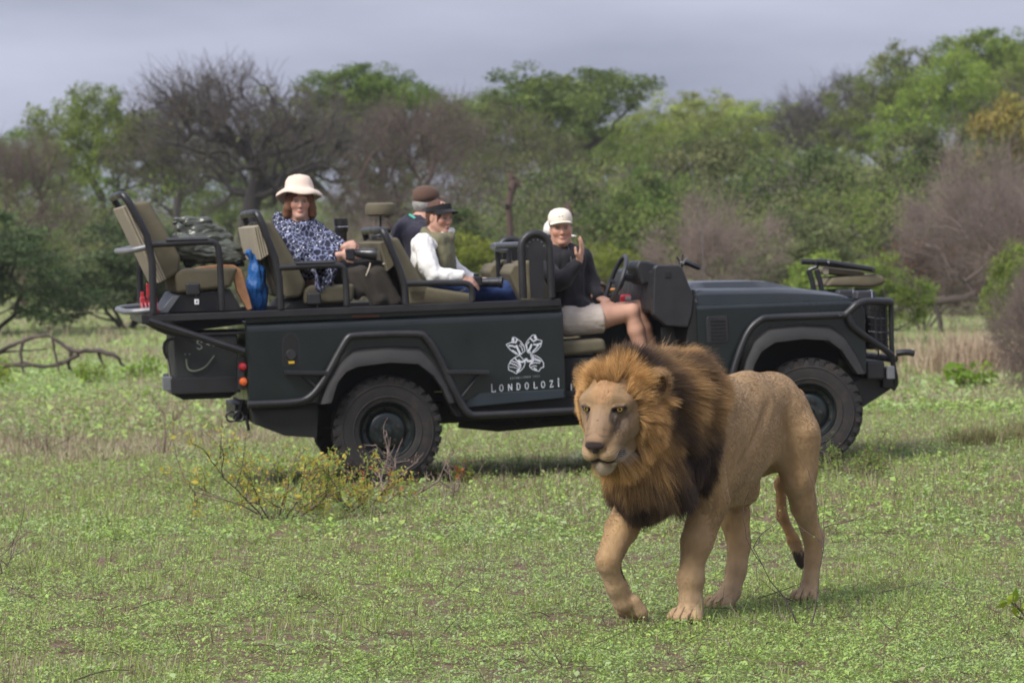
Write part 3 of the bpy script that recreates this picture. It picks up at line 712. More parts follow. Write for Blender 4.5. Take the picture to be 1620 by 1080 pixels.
YEL = [(.62, .50, .09), (.50, .46, .09), (.34, .40, .09), (.50, .38, .10), (.26, .38, .08), (.30, .40, .09)]; GRN = [(.20, .31, .06), (.27, .37, .08), (.15, .22, .05)]; ORG = [(.45, .15, .06), (.20, .26, .04), (.12, .20, .03)]
sprig('yellow_shrub', -1.50, 11.2, .62, 1.15, 13, 'wiry shrub with small yellow leaves in front of the rear wheel', 'shrub', 2600, YEL, .026, r0=.007, seed=3, lean=.6)
sprig('yellow_shrub', -1.02, 11.5, .46, .95, 9, 'lower orange tinged yellow shrub right beside the wiry one', 'shrub', 1500, YEL + ORG[:1], .024, r0=.006, seed=4)
sprig('dry_shrub', -.74, 12.0, .40, .90, 9, 'dry grey twigs with pink buds against the rear tyre', 'shrub', 260, [(.35, .20, .14), (.42, .30, .18), (.28, .17, .12)], .013, bark=(.21, .155, .13), r0=.010, seed=8, twigs=4, lean=.9)
sprig('small_plant', -.34, 12.7, .16, .30, 7, 'small plant with orange new leaves right of the rear tyre', 'plant', 200, ORG, .03, seed=9)
sprig('low_shrub', 2.42, 12.3, .38, .85, 11, 'low leafy green shrub in front of the front wheel', 'shrub', 1300, GRN + [(.24, .22, .08)], .020, r0=.005, seed=10, lean=.7)
sprig('twig_plant', 1.34, 7.92, .54, .42, 2, 'thin bare forked twigs standing in front of the lion\'s hind leg', 'plant', 12, GRN, .014, bark=(.085, .06, .055), r0=.0042, seed=12, twigs=2, lean=.5)
sprig('twig_plant', -2.72, 9.2, .34, .36, 5, 'small dark twiggy plant at the left edge of the foreground', 'plant', 60, [(.25, .2, .14), (.2, .22, .08)], .013, r0=.004, seed=13)
sprig('twig_plant', -3.05, 15.2, .55, .5, 5, 'tall dry stalks standing below the vehicle\'s rear box', 'plant', 10, GRN, .02, bark=(.19, .13, .10), r0=.007, seed=14, twigs=1, lean=.25)
sprig('small_plant', -4.25, 15.6, .3, .5, 8, 'dark dry tuft in the straw patch at left', 'plant', 40, [(.2, .17, .1)], .02, bark=(.12, .09, .06), r0=.005, seed=15)
sprig('small_plant', 2.42, 8.05, .17, .22, 4, 'tiny plant with large fresh leaves at the right edge', 'plant', 46, [(.22, .33, .03), (.28, .36, .04)], .05, seed=16)
sprig('leafy_plant', 5.55, 21, .34, .6, 9, 'clump of large fresh green leaves in the right middle distance', 'plant', 260, [(.22, .34, .03), (.16, .27, .03)], .075, seed=17)
sprig('leafy_plant', -5.5, 22.6, .25, .5, 8, 'small bright green plant right of the fallen branch', 'plant', 200, [(.20, .32, .03), (.26, .34, .04)], .06, seed=18)
sprig('leafy_plant', -4.95, 23.0, .28, .55, 8, 'bright green plant close behind the smaller one by the rear box', 'plant', 220, [(.20, .32, .03), (.16, .26, .03)], .06, seed=19)
sprig('leafy_plant', -6.6, 21.8, .34, .5, 8, 'bright green plant at the left edge below the fallen branch', 'plant', 220, [(.22, .34, .03), (.28, .34, .04)], .06, seed=20)
def tuft(x, y, h, w_, n, label, cols, seed, name='grass_tuft', wd=.004):
    y = y * YF; r = np.random.default_rng(seed); an = r.random(n) * 2 * np.pi; ln_ = np.abs(r.normal(0, .45, n)); D = unit(np.stack([np.cos(an) * ln_, np.sin(an) * ln_, np.ones(n)], -1))
    B = np.stack([r.normal(0, w_ * .3, n), r.normal(0, w_ * .3, n), np.full(n, -.01)], -1); H = (h * r.uniform(.5, 1.1, n))[:, None]; S = unit(np.cross(D, r.normal(0, 1, (n, 3)))) * wd
    T = B + D * H + np.stack([np.cos(an), np.sin(an), -.6 + an * 0], -1) * ln_[:, None] * .35 * H; M = B + D * H * .6
    V = np.stack([B - S, B + S, M + S * .7, M - S * .7, T, T], 1).reshape(-1, 3); a = np.arange(n)[:, None] * 6; F = np.concatenate([a + [0, 1, 2, 3], a + [3, 2, 4, 5]])
    c = np.array(cols)[r.integers(0, len(cols), n)] * r.uniform(.8, 1.2, (n, 1)); o = link(name, mesh_np(name, V, F, np.repeat(c, 6, 0), smooth=False), BLADE, label=label, cat='grass tuft'); o.location = (x, y, gzf(x, y)); return o
TAW = [(.46, .36, .25), (.54, .42, .31), (.38, .28, .19)]; OLV = [(.22, .20, .08), (.16, .18, .06), (.28, .24, .12)]
tuft(6.5, 24.5, .75, 1.2, 1300, 'pinkish tawny long grass clump, larger one right of the bull bar', TAW, 1, wd=.007)
tuft(7.5, 25.5, .7, 1.3, 1200, 'pinkish tawny long grass at the right edge behind the larger clump', TAW, 2, wd=.007)
tuft(5.7, 26, .5, 1.2, 700, 'low dry grass clump nearest the bull bar', TAW + OLV, 3, wd=.006)
tuft(3.75, 13.9, .19, .35, 420, 'olive grass tuft on the meadow right of the front wheel', OLV, 4)
tuft(4.2, 14.0, .22, .4, 460, 'olive grass tuft at the right edge behind the lion', OLV, 5)
tuft(-.98, 8.6, .10, .16, 120, 'little dry tuft left of the lion in the foreground', OLV, 6, wd=.002)

def litter():
    """short dead sticks lying in the weeds"""
    r = np.random.default_rng(31); n = 1500; x, y = frustum_pts(n, 6.7, 15); an = r.random(n) * np.pi; L = r.lognormal(-3.0, .5, n); d = np.stack([np.cos(an), np.sin(an), r.uniform(-.05, .35, n)], -1)
    p = np.stack([x, y, gz(x, y) + .015], -1); m = p + d * L[:, None] + r.normal(0, .08, (n, 3)) * L[:, None]; S = np.stack([p, m, m + unit(d + r.normal(0, .35, (n, 3))) * L[:, None]], 1)
    hair('dead_sticks', S, r.uniform(.0012, .0035, n), np.array([(.16, .12, .095), (.26, .20, .16), (.09, .065, .055)])[r.integers(0, 3, n)], LEAF, None, tip=.4, kind='stuff', label='dead sticks and stalks lying in the weeds')
    n = 240; x, y = frustum_pts(n, 6.8, 16); S = []; R_ = []; C = []
    for a, b_ in zip(x, y):
        H = r.uniform(.05, .16)
        for j in range(r.integers(2, 6)):
            d = unit(np.array([r.normal(0, .45), r.normal(0, .45), 1.])); p = np.array([a, b_, gzf(a, b_)]); q = p + d * H * .5; e = q + unit(d + r.normal(0, .4, 3)) * H * r.uniform(.3, .8); S.append([p, q, e]); R_.append(.0016); C.append((.17, .12, .09) if r.random() < .6 else (.24, .22, .10))
    hair('dry_stalks', np.array(S), np.array(R_), np.array(C), LEAF, None, tip=.4, kind='stuff', label='thin dry stalks standing all over the meadow')
litter()
for i, (x, y, h, n) in enumerate([(-1.7, 7.6, .06, 90), (-.6, 9.2, .07, 90), (.3, 7.3, .06, 80), (1.9, 9.6, .08, 110), (-2.4, 10.4, .09, 120), (2.2, 7.2, .06, 80), (.2, 10.3, .07, 90)]):
    tuft(x, y, h, .12, n, ['short green grass tuft in the left foreground', 'green grass tuft in the meadow left of the lion', 'green grass tuft at the bottom middle of the foreground', 'green grass tuft behind the lion at the right', 'green grass tuft in the meadow before the yellow shrub', 'green grass tuft at the bottom right', 'green grass tuft between the lion and the rear wheel'][i], [(.26, .38, .08), (.20, .30, .06), (.34, .42, .12)], 40 + i, wd=.0022)
# ================================================================== SAFARI VEHICLE (local x forward, y to the far side, z up)
YAW, VPIT = rad(9), .0371
_ex = Vector((math.cos(YAW) * math.cos(VPIT), math.sin(YAW) * math.cos(VPIT), math.sin(VPIT))); _ey = Vector((-math.sin(YAW), math.cos(YAW), 0)); _ez = _ex.cross(_ey)
VM = Matrix(((_ex.x, _ey.x, _ez.x, -.8906), (_ex.y, _ey.y, _ez.y, 25.4115), (_ex.z, _ey.z, _ez.z, 0), (0, 0, 0, 1)))
def VT(x, y, z): return VM @ Matrix.Translation((x, y, z))
veh = empty('safari_vehicle', mw=VM, label='open dark green game viewing vehicle with three rows of raised seats', cat='safari vehicle')
PAINT = mat('green_paint', (.0028, .0072, .0070), rough=.36, var=.15, vscale=3, coat=.28, dirt=(.022, .021, .019), dscale=2.2, damt=.3)
BLK = mat('black_steel', (.013, .013, .015), rough=.42, var=.15, vscale=12, bump=.05, bscale=150, dirt=(.05, .045, .04), dscale=5, damt=.3)
PLA = mat('black_plastic', (.016, .016, .018), rough=.5, var=.15, vscale=10, bump=.1, bscale=300)
FLR = mat('flare_plastic', (.020, .0195, .0195), rough=.55, var=.2, vscale=6, dirt=(.06, .05, .042), dscale=4, damt=.35)
DRK = mat('underbody', (.008, .008, .008), rough=.8)
TYR = mat('tyre_rubber', (.017, .0155, .015), rough=.85, var=.25, vscale=14, dirt=(.050, .037, .030), dscale=9, damt=.7, bump=.2, bscale=90)
RIM = mat('rim_paint', (.0055, .0105, .0105), rough=.38, var=.2, vscale=9, dirt=(.04, .035, .03), dscale=8, damt=.45)
CANV = mat('seat_canvas', (.120, .102, .062), rough=.85, var=.14, vscale=7, bump=.35, bscale=16, dirt=(.085, .072, .045), dscale=6, damt=.5)
CANVL = mat('seat_canvas_pale', (.30, .26, .19), rough=.85, var=.12, vscale=7, bump=.3, bscale=18)
PALE = mat('worn_steel', (.17, .175, .185), rough=.45, metallic=.3, var=.2, vscale=12)
CHR = mat('chrome', (.55, .56, .58), rough=.22, metallic=1)
REDL = mat('red_lens', (.35, .012, .02), rough=.25, coat=.5); ORL = mat('orange_lens', (.55, .10, .015), rough=.25, coat=.5)
WHT = mat('white_decal', (.62, .64, .70), rough=.5, var=.1, vscale=30)
WHTD = mat('grey_decal', (.30, .32, .35), rough=.5)
GLS = mat('lamp_glass', (.45, .48, .52), rough=.08, coat=1)
def V3(pts, y): return [(x, y, z) for x, z in pts]
def part(b, name, m, bevel=0., parent=None, **k): return b.build(name, m, parent or veh, bevel=bevel, **k)

# --- tub side panels with wheel arch, rolled top edge
W_ = 1.76
arch = [(.50, .60), (.452, .70), (.385, .81), (.262, .905), (0, .925), (-.25, .90), (-.36, .80), (-.425, .63)]
side = [(-1.0, .63), (-.995, 1.175), (0, 1.185), (1.36, 1.20), (1.36, .60)] 
out_ = [(-1.0, .63), *arch[::-1], (1.36, .60), (1.36, 1.200), (-.995, 1.165)]
for far in (0, 1):
    y0 = 0 if not far else W_
    s_ = -1 if far else 1
    b = MB().prism(out_, y0, y0 + s_ * .03); o = part(b, 'tub_side', PAINT, .006)
    b = MB()
    rings = []
    for x, z in ((-.995, 1.165), (1.36, 1.20)):
        rings.append([(x, y0 + s_ * q, z + w) for q, w in ((.0, -.002), (.002, .022), (.010, .040), (.028, .052), (.055, .058), (.055, .02), (.03, -.002))])
    b.loft(rings); part(b, 'tub_shoulder', PAINT)
part(MB().prism([(-1.0, 1.222), (1.36, 1.258), (1.36, 1.30), (-1.0, 1.262)], .035, .05), 'tub_cap', PAINT, .003)
for i in range(5):
    part(MB().lathe([(0, 0), (.008, .001), (.008, .006), (0, .007)], (-.8 + i * .48, .029, 1.245 + i * .007), 'y', 8, Matrix.Rotation(math.pi, 3, 'X')), 'rivet', BLK)
part(MB().box((-.13, .032, 1.249), (.20, .012, .016)), 'reflector', mat('orange_reflector', (.16, .045, .02), rough=.5))
part(MB().box((-.99, W_ / 2, .93), (.03, W_ - .08, .60)), 'tailboard', PAINT, .01)
# floor and chassis
part(MB().box((.18, W_ / 2, 1.17), (2.34, W_ - .1, .06)), 'load_floor', DRK)
b = MB(); b.box((1.6, W_ / 2, .50), (4.6, .9, .16)); b.box((1.9, W_ / 2, .62), (1.1, W_ - .1, .06)); part(b, 'chassis', DRK, .02)
part(MB().prism([(-.99, .63), (-.96, .49), (-.75, .40), (-.52, .375), (-.50, .63)], .04, W_ - .04), 'rear_underbody', DRK)
part(MB().prism([(.46, .60), (.52, .49), (1.45, .47), (2.7, .47), (2.72, .60)], .05, W_ - .05), 'belly_panel', DRK)
for x in (.95, 1.1): part(MB().tube([(x, .15, .47), (x + .05, .15, .42), (x + .1, .15, .47)], .012), 'exhaust_hanger', DRK)
part(MB().tube([(.6, .5, .42), (.9, .45, .38), (1.3, .45, .40), (2.4, .5, .42)], .04), 'exhaust_pipe', DRK)
part(MB().tube([(0, .15, .405), (0, W_ - .15, .405)], .055).lathe([(0, -.14), (.12, -.1), (.15, 0), (.12, .1), (0, .14)], (0, .75, .405), 'y', 12), 'rear_axle', DRK)
part(MB().tube([(3.3, .15, .405), (3.3, W_ - .15, .405)], .055), 'front_axle', DRK)
# wheel wells
for x0 in (0., 3.3):
    for yy in (.36, W_ - .36):
        part(MB().box((x0, yy, .80), (.80, .03, .55)), 'wheel_well', DRK)
    part(MB().box((x0, W_ / 2, 1.02), (.95, W_ - .3, .03)), 'wheel_well', DRK)
# lower trim band, sill tube, door seam
part(MB().prism([(.56, .575), (.70, .655), (1.345, .665), (1.345, .60), (.57, .555)], -.012, .0), 'lower_trim', mat('trim_paint', (.018, .027, .034), rough=.4, var=.15), .004)
part(MB().box((1.352, -.001, .93), (.006, .006, .60)), 'panel_seam', DRK)
part(MB().box((1.26, .012, 1.28), (.22, .02, .012)), 'rail_lip', BLK)

# --- rail, posts and guards
def tubepart(name, pts, r, m=BLK, smooth=1, n=8, parent=None): return part(MB().tube(pts, r, n, smooth), name, m, parent=parent)
for y0 in (0, W_):
    part(MB().prism([(-1.655, 1.250), (1.345, 1.287), (1.345, 1.340), (-1.655, 1.300)], y0 - .025, y0 + .03), 'side_rail', BLK, .006)
part(MB().box((-1.66, W_ / 2, 1.275), (.05, W_ + .04, .05)), 'rear_rail', BLK, .005)
part(MB().box((-1.695, W_ / 2, 1.272), (.07, W_, .075)), 'rear_step', BLK, .01)
part(MB().tube([(-1.66, .02, 1.335), (-1.80, .05, 1.325), (-1.84, .20, 1.325), (-1.84, W_ - .2, 1.325), (-1.66, W_ - .02, 1.335)], .022, 8, 1), 'rear_grab_rail', PALE)
part(MB().prism([(-1.74, 1.25), (-1.64, 1.25), (-1.30, 1.06), (-1.46, 1.12)], .05, .12), 'rear_gusset', BLK, .004)
tubepart('rear_strut', [(-1.68, -.01, 1.262), (-1.02, -.01, 1.02)], .027)
tubepart('rear_strut', [(-1.68, W_, 1.262), (-1.02, W_, 1.02)], .027)
part(MB().prism([(-1.68, 1.235), (-1.0, 1.245), (-1.0, 1.21), (-1.55, 1.15)], .3, W_ - .3), 'rear_deck', DRK)
# arch guard tube along the side
GT = [(-1.014, .640), (-.675, .640), (-.57, .665), (-.47, .775), (-.35, .98), (-.28, 1.095), (-.24, 1.115), (.25, 1.115), (.30, 1.09), (.379, .97), (.447, .805), (.538, .60), (.60, .505), (.66, .495), (1.49, .505), (2.55, .52), (2.66, .60)]
tubepart('side_guard', V3(GT, -.055), .029, smooth=2, n=10)
for x, z in ((-1.0, .64), (.75, .5), (1.45, .505), (-.24, 1.11), (.25, 1.11)): part(MB().tube([(x, -.055, z), (x, .03, z)], .016, 6), 'guard_bracket', BLK)
for (a, b_, c_, d_) in (((-.746, .86), (-.42, .845), (-.62, .84), (-.50, .73)), ((.434, .825), (.769, .812), (.70, .80), (.545, .63))):
    part(MB().prism([(a[0], a[1] - .014), (b_[0], b_[1] - .014), (b_[0], b_[1] + .014), (a[0], a[1] + .014)], -.085, -.003), 'side_step', BLK, .004)
    tubepart('step_strut', [(c_[0], -.03, c_[1]), (d_[0], -.05, d_[1])], .010, smooth=0)
# wheel arch flares: a swept lip
def flare(outer, inner, y_out=-.075, far=False):
    b = MB(); rings = []
    for (xo, zo), (xi, zi) in zip(outer, inner):
        sy = (lambda v: W_ - v) if far else (lambda v: v)
        rings.append([(xo, sy(0.0), zo), (xo * .75 + xi * .25, sy(y_out * .75), zo * .75 + zi * .25), (xo * .35 + xi * .65, sy(y_out), zo * .35 + zi * .65), (xi, sy(y_out), zi), (xi, sy(.08), zi), (xo, sy(.08), zo)])
    return b.loft(rings)
fo = [(-.515, .62), (-.46, .79), (-.36, .935), (-.25, 1.015), (.02, 1.03), (.26, 1.015), (.385, .885), (.46, .76), (.52, .60)]
fi = [(-.415, .63), (-.365, .775), (-.30, .85), (-.22, .885), (.02, .908), (.235, .89), (.345, .80), (.405, .71), (.455, .595)]
for fr in (False, True): part(flare(fo, fi, far=fr), 'wheel_arch_flare', FLR)
tubepart('side_guard', V3([(2.66, .60), (2.70, .765), (2.777, .953), (2.85, 1.08), (2.95, 1.15), (3.0, 1.155), (3.67, 1.160)], -.055), .029, smooth=2, n=10)
fo2 = [(2.74, .66), (2.79, .84), (2.87, .99), (3.0, 1.085), (3.28, 1.105), (3.53, 1.085), (3.66, 1.0), (3.755, .86), (3.83, .70)]
fi2 = [(2.83, .66), (2.87, .80), (2.935, .90), (3.05, .965), (3.29, .985), (3.50, .968), (3.61, .89), (3.68, .79), (3.745, .70)]
for fr in (False, True): part(flare(fo2, fi2, far=fr), 'wheel_arch_flare', FLR)

# --- rear lamps, fuel filler, hitch
part(MB().box((-1.045, .10, .86), (.05, .12, .23)), 'lamp_panel', BLK, .006)
for z, m in ((.91, REDL), (.80, ORL)):
    lp = part(MB().lathe([(0, -.045), (.022, -.038), (.031, -.02), (.033, 0)], (-1.03, .05, z), 'y', 16), 'tail_lamp', m)
    part(MB().lathe([(.033, -.012), (.038, -.012), (.038, .01), (.033, .01)], (-1.03, .05, z), 'y', 16), 'lamp_ring', BLK, parent=lp)
fu = [(-.742, .915), (-.742, 1.06), (-.735, 1.10), (-.70, 1.135), (-.685, 1.138), (-.66, 1.13), (-.635, 1.09), (-.632, 1.06), (-.632, .915)]
rc = part(MB().prism(fu[::-1], -.003, .0), 'fuel_filler', mat('recess_black', (.003, .003, .003), rough=.6))
part(MB().prism([(x * 1.0 - .008 * (1 if x < -.69 else -1), z + (.006 if z > 1 else -.008)) for x, z in fu][::-1], -.001, .001), 'filler_rim', PLA, parent=rc)
part(MB().lathe([(0, -.012), (.034, -.012), (.04, -.002)], (-.687, 0, .985), 'y', 14), 'filler_cap', PLA, parent=rc)
part(MB().box((-.687, -.008, .931), (.042, .006, .018)), 'filler_sticker', mat('yellow_sticker', (.55, .36, .02), rough=.5), parent=rc)
b = MB().box((-1.02, W_ / 2, .56), (.10, .9, .12)); part(b, 'rear_crossmember', BLK, .01)
part(MB().tube([(-1.02, .30, .66), (-1.06, .30, .52), (-1.08, .25, .52)], .018), 'hitch_bracket', BLK)
for cx in (-1.115, -1.06):
    ring = [(cx + .036 * math.cos(a), .22, .545 + .036 * math.sin(a)) for a in np.linspace(0, 2 * math.pi, 15)]
    part(MB().tube(ring, .009, 6, caps=False), 'shackle', BLK)
part(MB().tube([(-1.01, .2, .55), (-.995, .2, .44)], .012), 'hitch_pin', BLK)

# --- cargo box carried behind
cx0 = -1.50
bx = part(MB().box((-1.275, .66, .935), (.45, .95, .405)), 'cargo_box', mat('box_green', (.019, .021, .021), rough=.6, var=.2, vscale=7, dirt=(.04, .036, .03), dscale=5, damt=.5), .012)
part(MB().box((-1.29, .65, .78), (.49, 1.0, .12)), 'box_tray', BLK, .01, parent=bx)
part(MB().prism([(-1.515, .715), (-1.07, .715), (-1.12, .68), (-1.45, .68)], .2, 1.1), 'box_skid', DRK, parent=bx)
part(MB().box((-1.24, .66, 1.148), (.52, .98, .02)), 'box_lid', BLK, .005, parent=bx)
part(MB().tube([(-1.42, .175, .975), (-1.415, .17, .90), (-1.37, .165, .88), (-1.29, .168, .905), (-1.24, .175, .965), (-1.22, .18, .99)], .008, 6, 2), 'rope_handle', mat('rope', (.15, .17, .13), rough=.9, var=.3), parent=bx)
for x in (-1.425, -1.395): part(MB().lathe([(0, -.006), (.007, -.004), (.007, 0)], (x, .185, 1.01 - .002), 'y', 8), 'rivet', PALE, parent=bx)
part(MB().tube([(-1.53, .25, 1.10), (-1.555, .25, 1.08), (-1.545, .25, .98), (-1.53, .25, .80)], .022, 8, 1, flat=.4), 'canvas_strap', mat('strap_khaki', (.20, .19, .14), rough=.9, var=.2), parent=bx)
part(MB().tube([(-1.50, .22, 1.12), (-1.56, .22, 1.11), (-1.575, .22, 1.04), (-1.55, .22, .98)], .012, 6, 1), 'canvas_strap', BLK, parent=bx)
part(MB().box((-1.555, .24, .80), (.07, .10, .10)), 'box_foot', PALE, .006, parent=bx)
# chalk-like number scrawl on the box
def stroke(name, polys, y, m, w=.007, parent=None):
    b = MB()
    for p in polys:
        for (x0, z0), (x1, z1) in zip(p[:-1], p[1:]):
            d = Vector((x1 - x0, 0, z1 - z0)); L0 = d.length; d.normalize(); n_ = Vector((-d.z, 0, d.x)) * w / 2; e_ = d * w * .3
            A, B_ = Vector((x0, y, z0)) - e_, Vector((x1, y, z1)) + e_
            b.add([A - n_, B_ - n_, B_ + n_, A + n_], [(0, 1, 2, 3)])
    return part(b, name, m, parent=parent)
CHK = mat('chalk', (.30, .33, .30), rough=.9)
stroke('chalk_mark', [[(-1.305, 1.09), (-1.315, 1.105), (-1.335, 1.10), (-1.338, 1.085), (-1.31, 1.065), (-1.305, 1.05), (-1.325, 1.04), (-1.34, 1.05)]], .183, CHK, .008, bx)
stroke('chalk_mark', [[(-1.275, 1.075), (-1.245, 1.075)], [(-1.265, 1.085), (-1.255, 1.065)]], .183, CHK, .006, bx)
stroke('chalk_mark', [[(-1.225, 1.06), (-1.22, 1.08), (-1.21, 1.065), (-1.20, 1.08), (-1.19, 1.062)]], .183, CHK, .006, bx)

# --- wheels
def wheel(x, y, steer=0, flip=False, spin=0.):
    e = bpy.data.objects.new('wheel', None); COL.objects.link(e); e.parent = veh; e.location = (x, y, .405); e.rotation_euler = (0, spin, steer + (math.pi if flip else 0))
    hw = .105; R = .405
    prof = [(.205, -.085), (.215, -.105), (.25, -.115), (.32, -.118), (.362, -.110), (.385, -.098), (.385, .098), (.362, .110), (.32, .118), (.25, .115), (.215, .105), (.205, .085)]
    b = MB().lathe(prof, (0, 0, 0), 'y', 56)
    b.lathe([(.33, -.1195), (.336, -.122), (.342, -.1185)], (0, 0, 0), 'y', 56); b.lathe([(.245, -.1165), (.25, -.12), (.256, -.1172)], (0, 0, 0), 'y', 56)
    b.build('tyre', TYR, e)
    b = MB(); N_ = 30
    for k in range(N_):
        for s_ in (-1, 1):
            a = 2 * math.pi * (k + (.5 if s_ > 0 else 0)) / N_; Rm = Matrix.Rotation(a, 3, 'Y')
            b.box(Rm @ Vector((.387, s_ * .083, 0)), (.028, .050, .050), Rm); b.box(Rm @ Vector((.368, s_ * .110, 0)), (.036, .008, .034), Rm)
            Rm2 = Matrix.Rotation(a + .07, 3, 'Y'); b.box(Rm2 @ Vector((.387, s_ * .030, 0)), (.028, .046, .046), Rm2)
    b.build('tyre_tread', TYR, e, kind='stuff')
    prof = [(.203, -.088), (.198, -.095), (.190, -.085), (.183, -.055), (.178, -.03), (.150, -.022), (.135, -.05), (.115, -.062), (.06, -.06), (0, -.06)]
    b = MB().lathe(prof, (0, 0, 0), 'y', 48); b.build('rim', RIM, e, ang=35)
    for k in range(8):
        a = 2 * math.pi * k / 8; MB().lathe([(0, -.034), (.013, -.032), (.016, -.024)], (.162 * math.cos(a), 0, .162 * math.sin(a)), 'y', 10).build('rim_hole', DRK, e)
    MB().lathe([(0, -.105), (.030, -.103), (.036, -.095), (.040, -.062), (.055, -.058)], (0, 0, 0), 'y', 20).build('hub', RIM, e)
    for k in range(5):
        a = 2 * math.pi * (k + .25) / 5; MB().lathe([(0, -.086), (.015, -.084), (.017, -.06)], (.088 * math.cos(a), 0, .088 * math.sin(a)), 'y', 6).build('lug_nut', BLK, e)
wheel(0, .13); wheel(0, W_ - .13, flip=True)
wheel(3.36, .10, steer=rad(-13), spin=.4); wheel(3.3, W_ - .13, steer=rad(-13), flip=True, spin=.3)

# --- bonnet, wings, front end
def secs(xs, fn, m=24):
    rings = []
    for x in xs:
        rings.append(fn(x))
    return rings
def hoodring(x):
    t = (x - 2.42) / (3.76 - 2.42); top = np.interp(x, [2.42, 2.50, 3.15, 3.40, 3.60, 3.70, 3.76], [1.370, 1.385, 1.375, 1.358, 1.335, 1.312, 1.285])
    bul = np.interp(x, [2.42, 2.52, 3.0, 3.15, 3.36, 3.5, 3.76], [.012, .040, .046, .040, .006, 0, 0]); base = np.interp(x, [2.42, 3.76], [1.262, 1.270])
    half = [(.035, base), (.040, base + .02), (.055, base * .35 + top * .65), (.085, top - .018), (.14, top - .002), (.30, top + .004), (.37, top + .006), (.43, top + .006 + bul), (.60, top + .010 + bul), (W_ / 2, top + .012 + bul)]
    pts = [(x, y, z) for y, z in half] + [(x, W_ - y, z) for y, z in half[::-1][1:]]
    return pts + [(x, W_ - .04, base - .02), (x, .04, base - .02)]
b = MB().loft(secs([2.42, 2.46, 2.50, 2.6, 2.8, 3.0, 3.15, 3.25, 3.36, 3.5, 3.6, 3.66, 3.70, 3.735, 3.76], hoodring)); part(b, 'bonnet', PAINT, ang=28)
wing = [(2.43, .60), (2.70, .60), (2.75, .80), (2.84, .93), (2.97, 1.03), (3.28, 1.05), (3.55, 1.03), (3.66, .94), (3.74, .82), (3.77, .70), (3.84, .70), (3.845, 1.18), (3.80, 1.225), (3.70, 1.245), (2.43, 1.235)]
for y0, s_ in ((0, 1), (W_, -1)):
    part(MB().prism(wing, y0, y0 + s_ * .03), 'wing', PAINT, .006)
    b = MB(); rings = []
    for x, z in ((2.43, 1.232), (3.70, 1.242), (3.78, 1.228), (3.845, 1.175)):
        rings.append([(x, y0 + s_ * q, z + w) for q, w in ((0, 0), (.003, .014), (.012, .026), (.035, .030), (.06, .030), (.06, 0))])
    part(b.loft(rings), 'wing_top', PAINT)
part(MB().box((2.62, W_ / 2, 1.2), (.4, W_ - .1, .1)), 'bulkhead_top', DRK)
vt = part(MB().prism([(2.503, .985), (2.515, .975), (2.665, .975), (2.68, .99), (2.68, 1.165), (2.665, 1.18), (2.515, 1.175), (2.503, 1.16)], -.012, .0), 'wing_vent', PLA, .004)
for k in range(6): part(MB().box((2.592, -.014, 1.005 + k * .028), (.12, .012, .010)), 'vent_slat', DRK, parent=vt)
part(MB().box((3.80, W_ / 2, 1.0), (.04, W_ - .30, .42)), 'radiator_panel', PLA, .01)
for k in range(9): part(MB().box((3.825, W_ / 2, .84 + k * .035), (.02, .80, .012)), 'grille_slat', PLA)
part(MB().prism([(3.70, 1.225), (3.845, 1.18), (3.845, 1.21), (3.76, 1.27)], .06, W_ - .06), 'front_lip', PAINT, .004)
for y0 in (.20, W_ - .20):
    hl = part(MB().lathe([(0, .045), (.06, .038), (.088, .015), (.09, -.01), (.1, -.012)], (3.85, y0, 1.10), 'x', 24), 'headlamp', GLS)
    part(MB().lathe([(.088, .02), (.104, .022), (.108, 0), (.108, -.02)], (3.85, y0, 1.10), 'x', 24), 'headlamp_ring', CHR, parent=hl)
part(MB().lathe([(0, .03), (.03, .02), (.032, 0)], (3.85, .10, .97), 'x', 12), 'indicator_lamp', ORL)
part(MB().box((3.93, W_ / 2, .72), (.16, W_ - .06, .14)), 'front_bumper', BLK, .015)
part(MB().prism([(3.70, .60), (3.745, .41), (3.80, .40), (4.10, .56), (4.12, .66), (3.90, .68)], .18, W_ - .18), 'skid_plate', BLK, .008)
# bull bar
def bull(y):
    return [(3.66, y - .01, 1.16), (3.70, y, 1.20), (3.76, y, 1.245), (3.83, y + .02, 1.262), (4.05, y + .05, 1.252)]
for y, s_ in ((-.055, 1), (W_ + .055, -1)):
    tubepart('bull_bar_tube', [(3.66, y, 1.162), (3.71, y, 1.20), (3.76, y, 1.243), (3.84, y + s_ * .03, 1.262), (4.06, y + s_ * .10, 1.250), (4.10, y + s_ * .14, 1.245)], .030, smooth=2, n=10)
    tubepart('bull_bar_tube', [(3.685, y, 1.18), (3.69, y, 1.12), (3.74, y + s_ * .01, 1.045), (4.075, y + s_ * .10, .845), (4.09, y + s_ * .12, .80)], .027, smooth=1, n=10)
    tubepart('bull_bar_tube', [(4.10, y + s_ * .14, 1.25), (4.09, y + s_ * .14, .80), (4.135, y + s_ * .16, .62), (4.10, y + s_ * .18, .56)], .022, smooth=1)
tubepart('bull_bar_tube', [(4.10, .10, 1.25), (4.10, W_ - .10, 1.25)], .030)
tubepart('bull_bar_tube', [(4.12, .10, .80), (4.12, W_ - .10, .80)], .030)
tubepart('bull_bar_tube', [(4.09, -.04, .85), (4.18, -.06, .86), (4.24, -.06, .845)], .026)
part(MB().box((4.06, W_ / 2, .655), (.10, W_ - .2, .16)), 'bull_bar_plate', BLK, .01)
part(MB().box((4.055, .02, .70), (.06, .05, .10)), 'bull_bar_bracket', PALE, .005)
for k in range(7):
    z = .90 + k * .055; part(MB().tube([(3.86, -.02, z + .02), (3.95, .02, z + .005), (4.10, .10, z)], .0045, 5), 'guard_wire', PALE if k in (4, 6) else CHR if k == 2 else BLK)
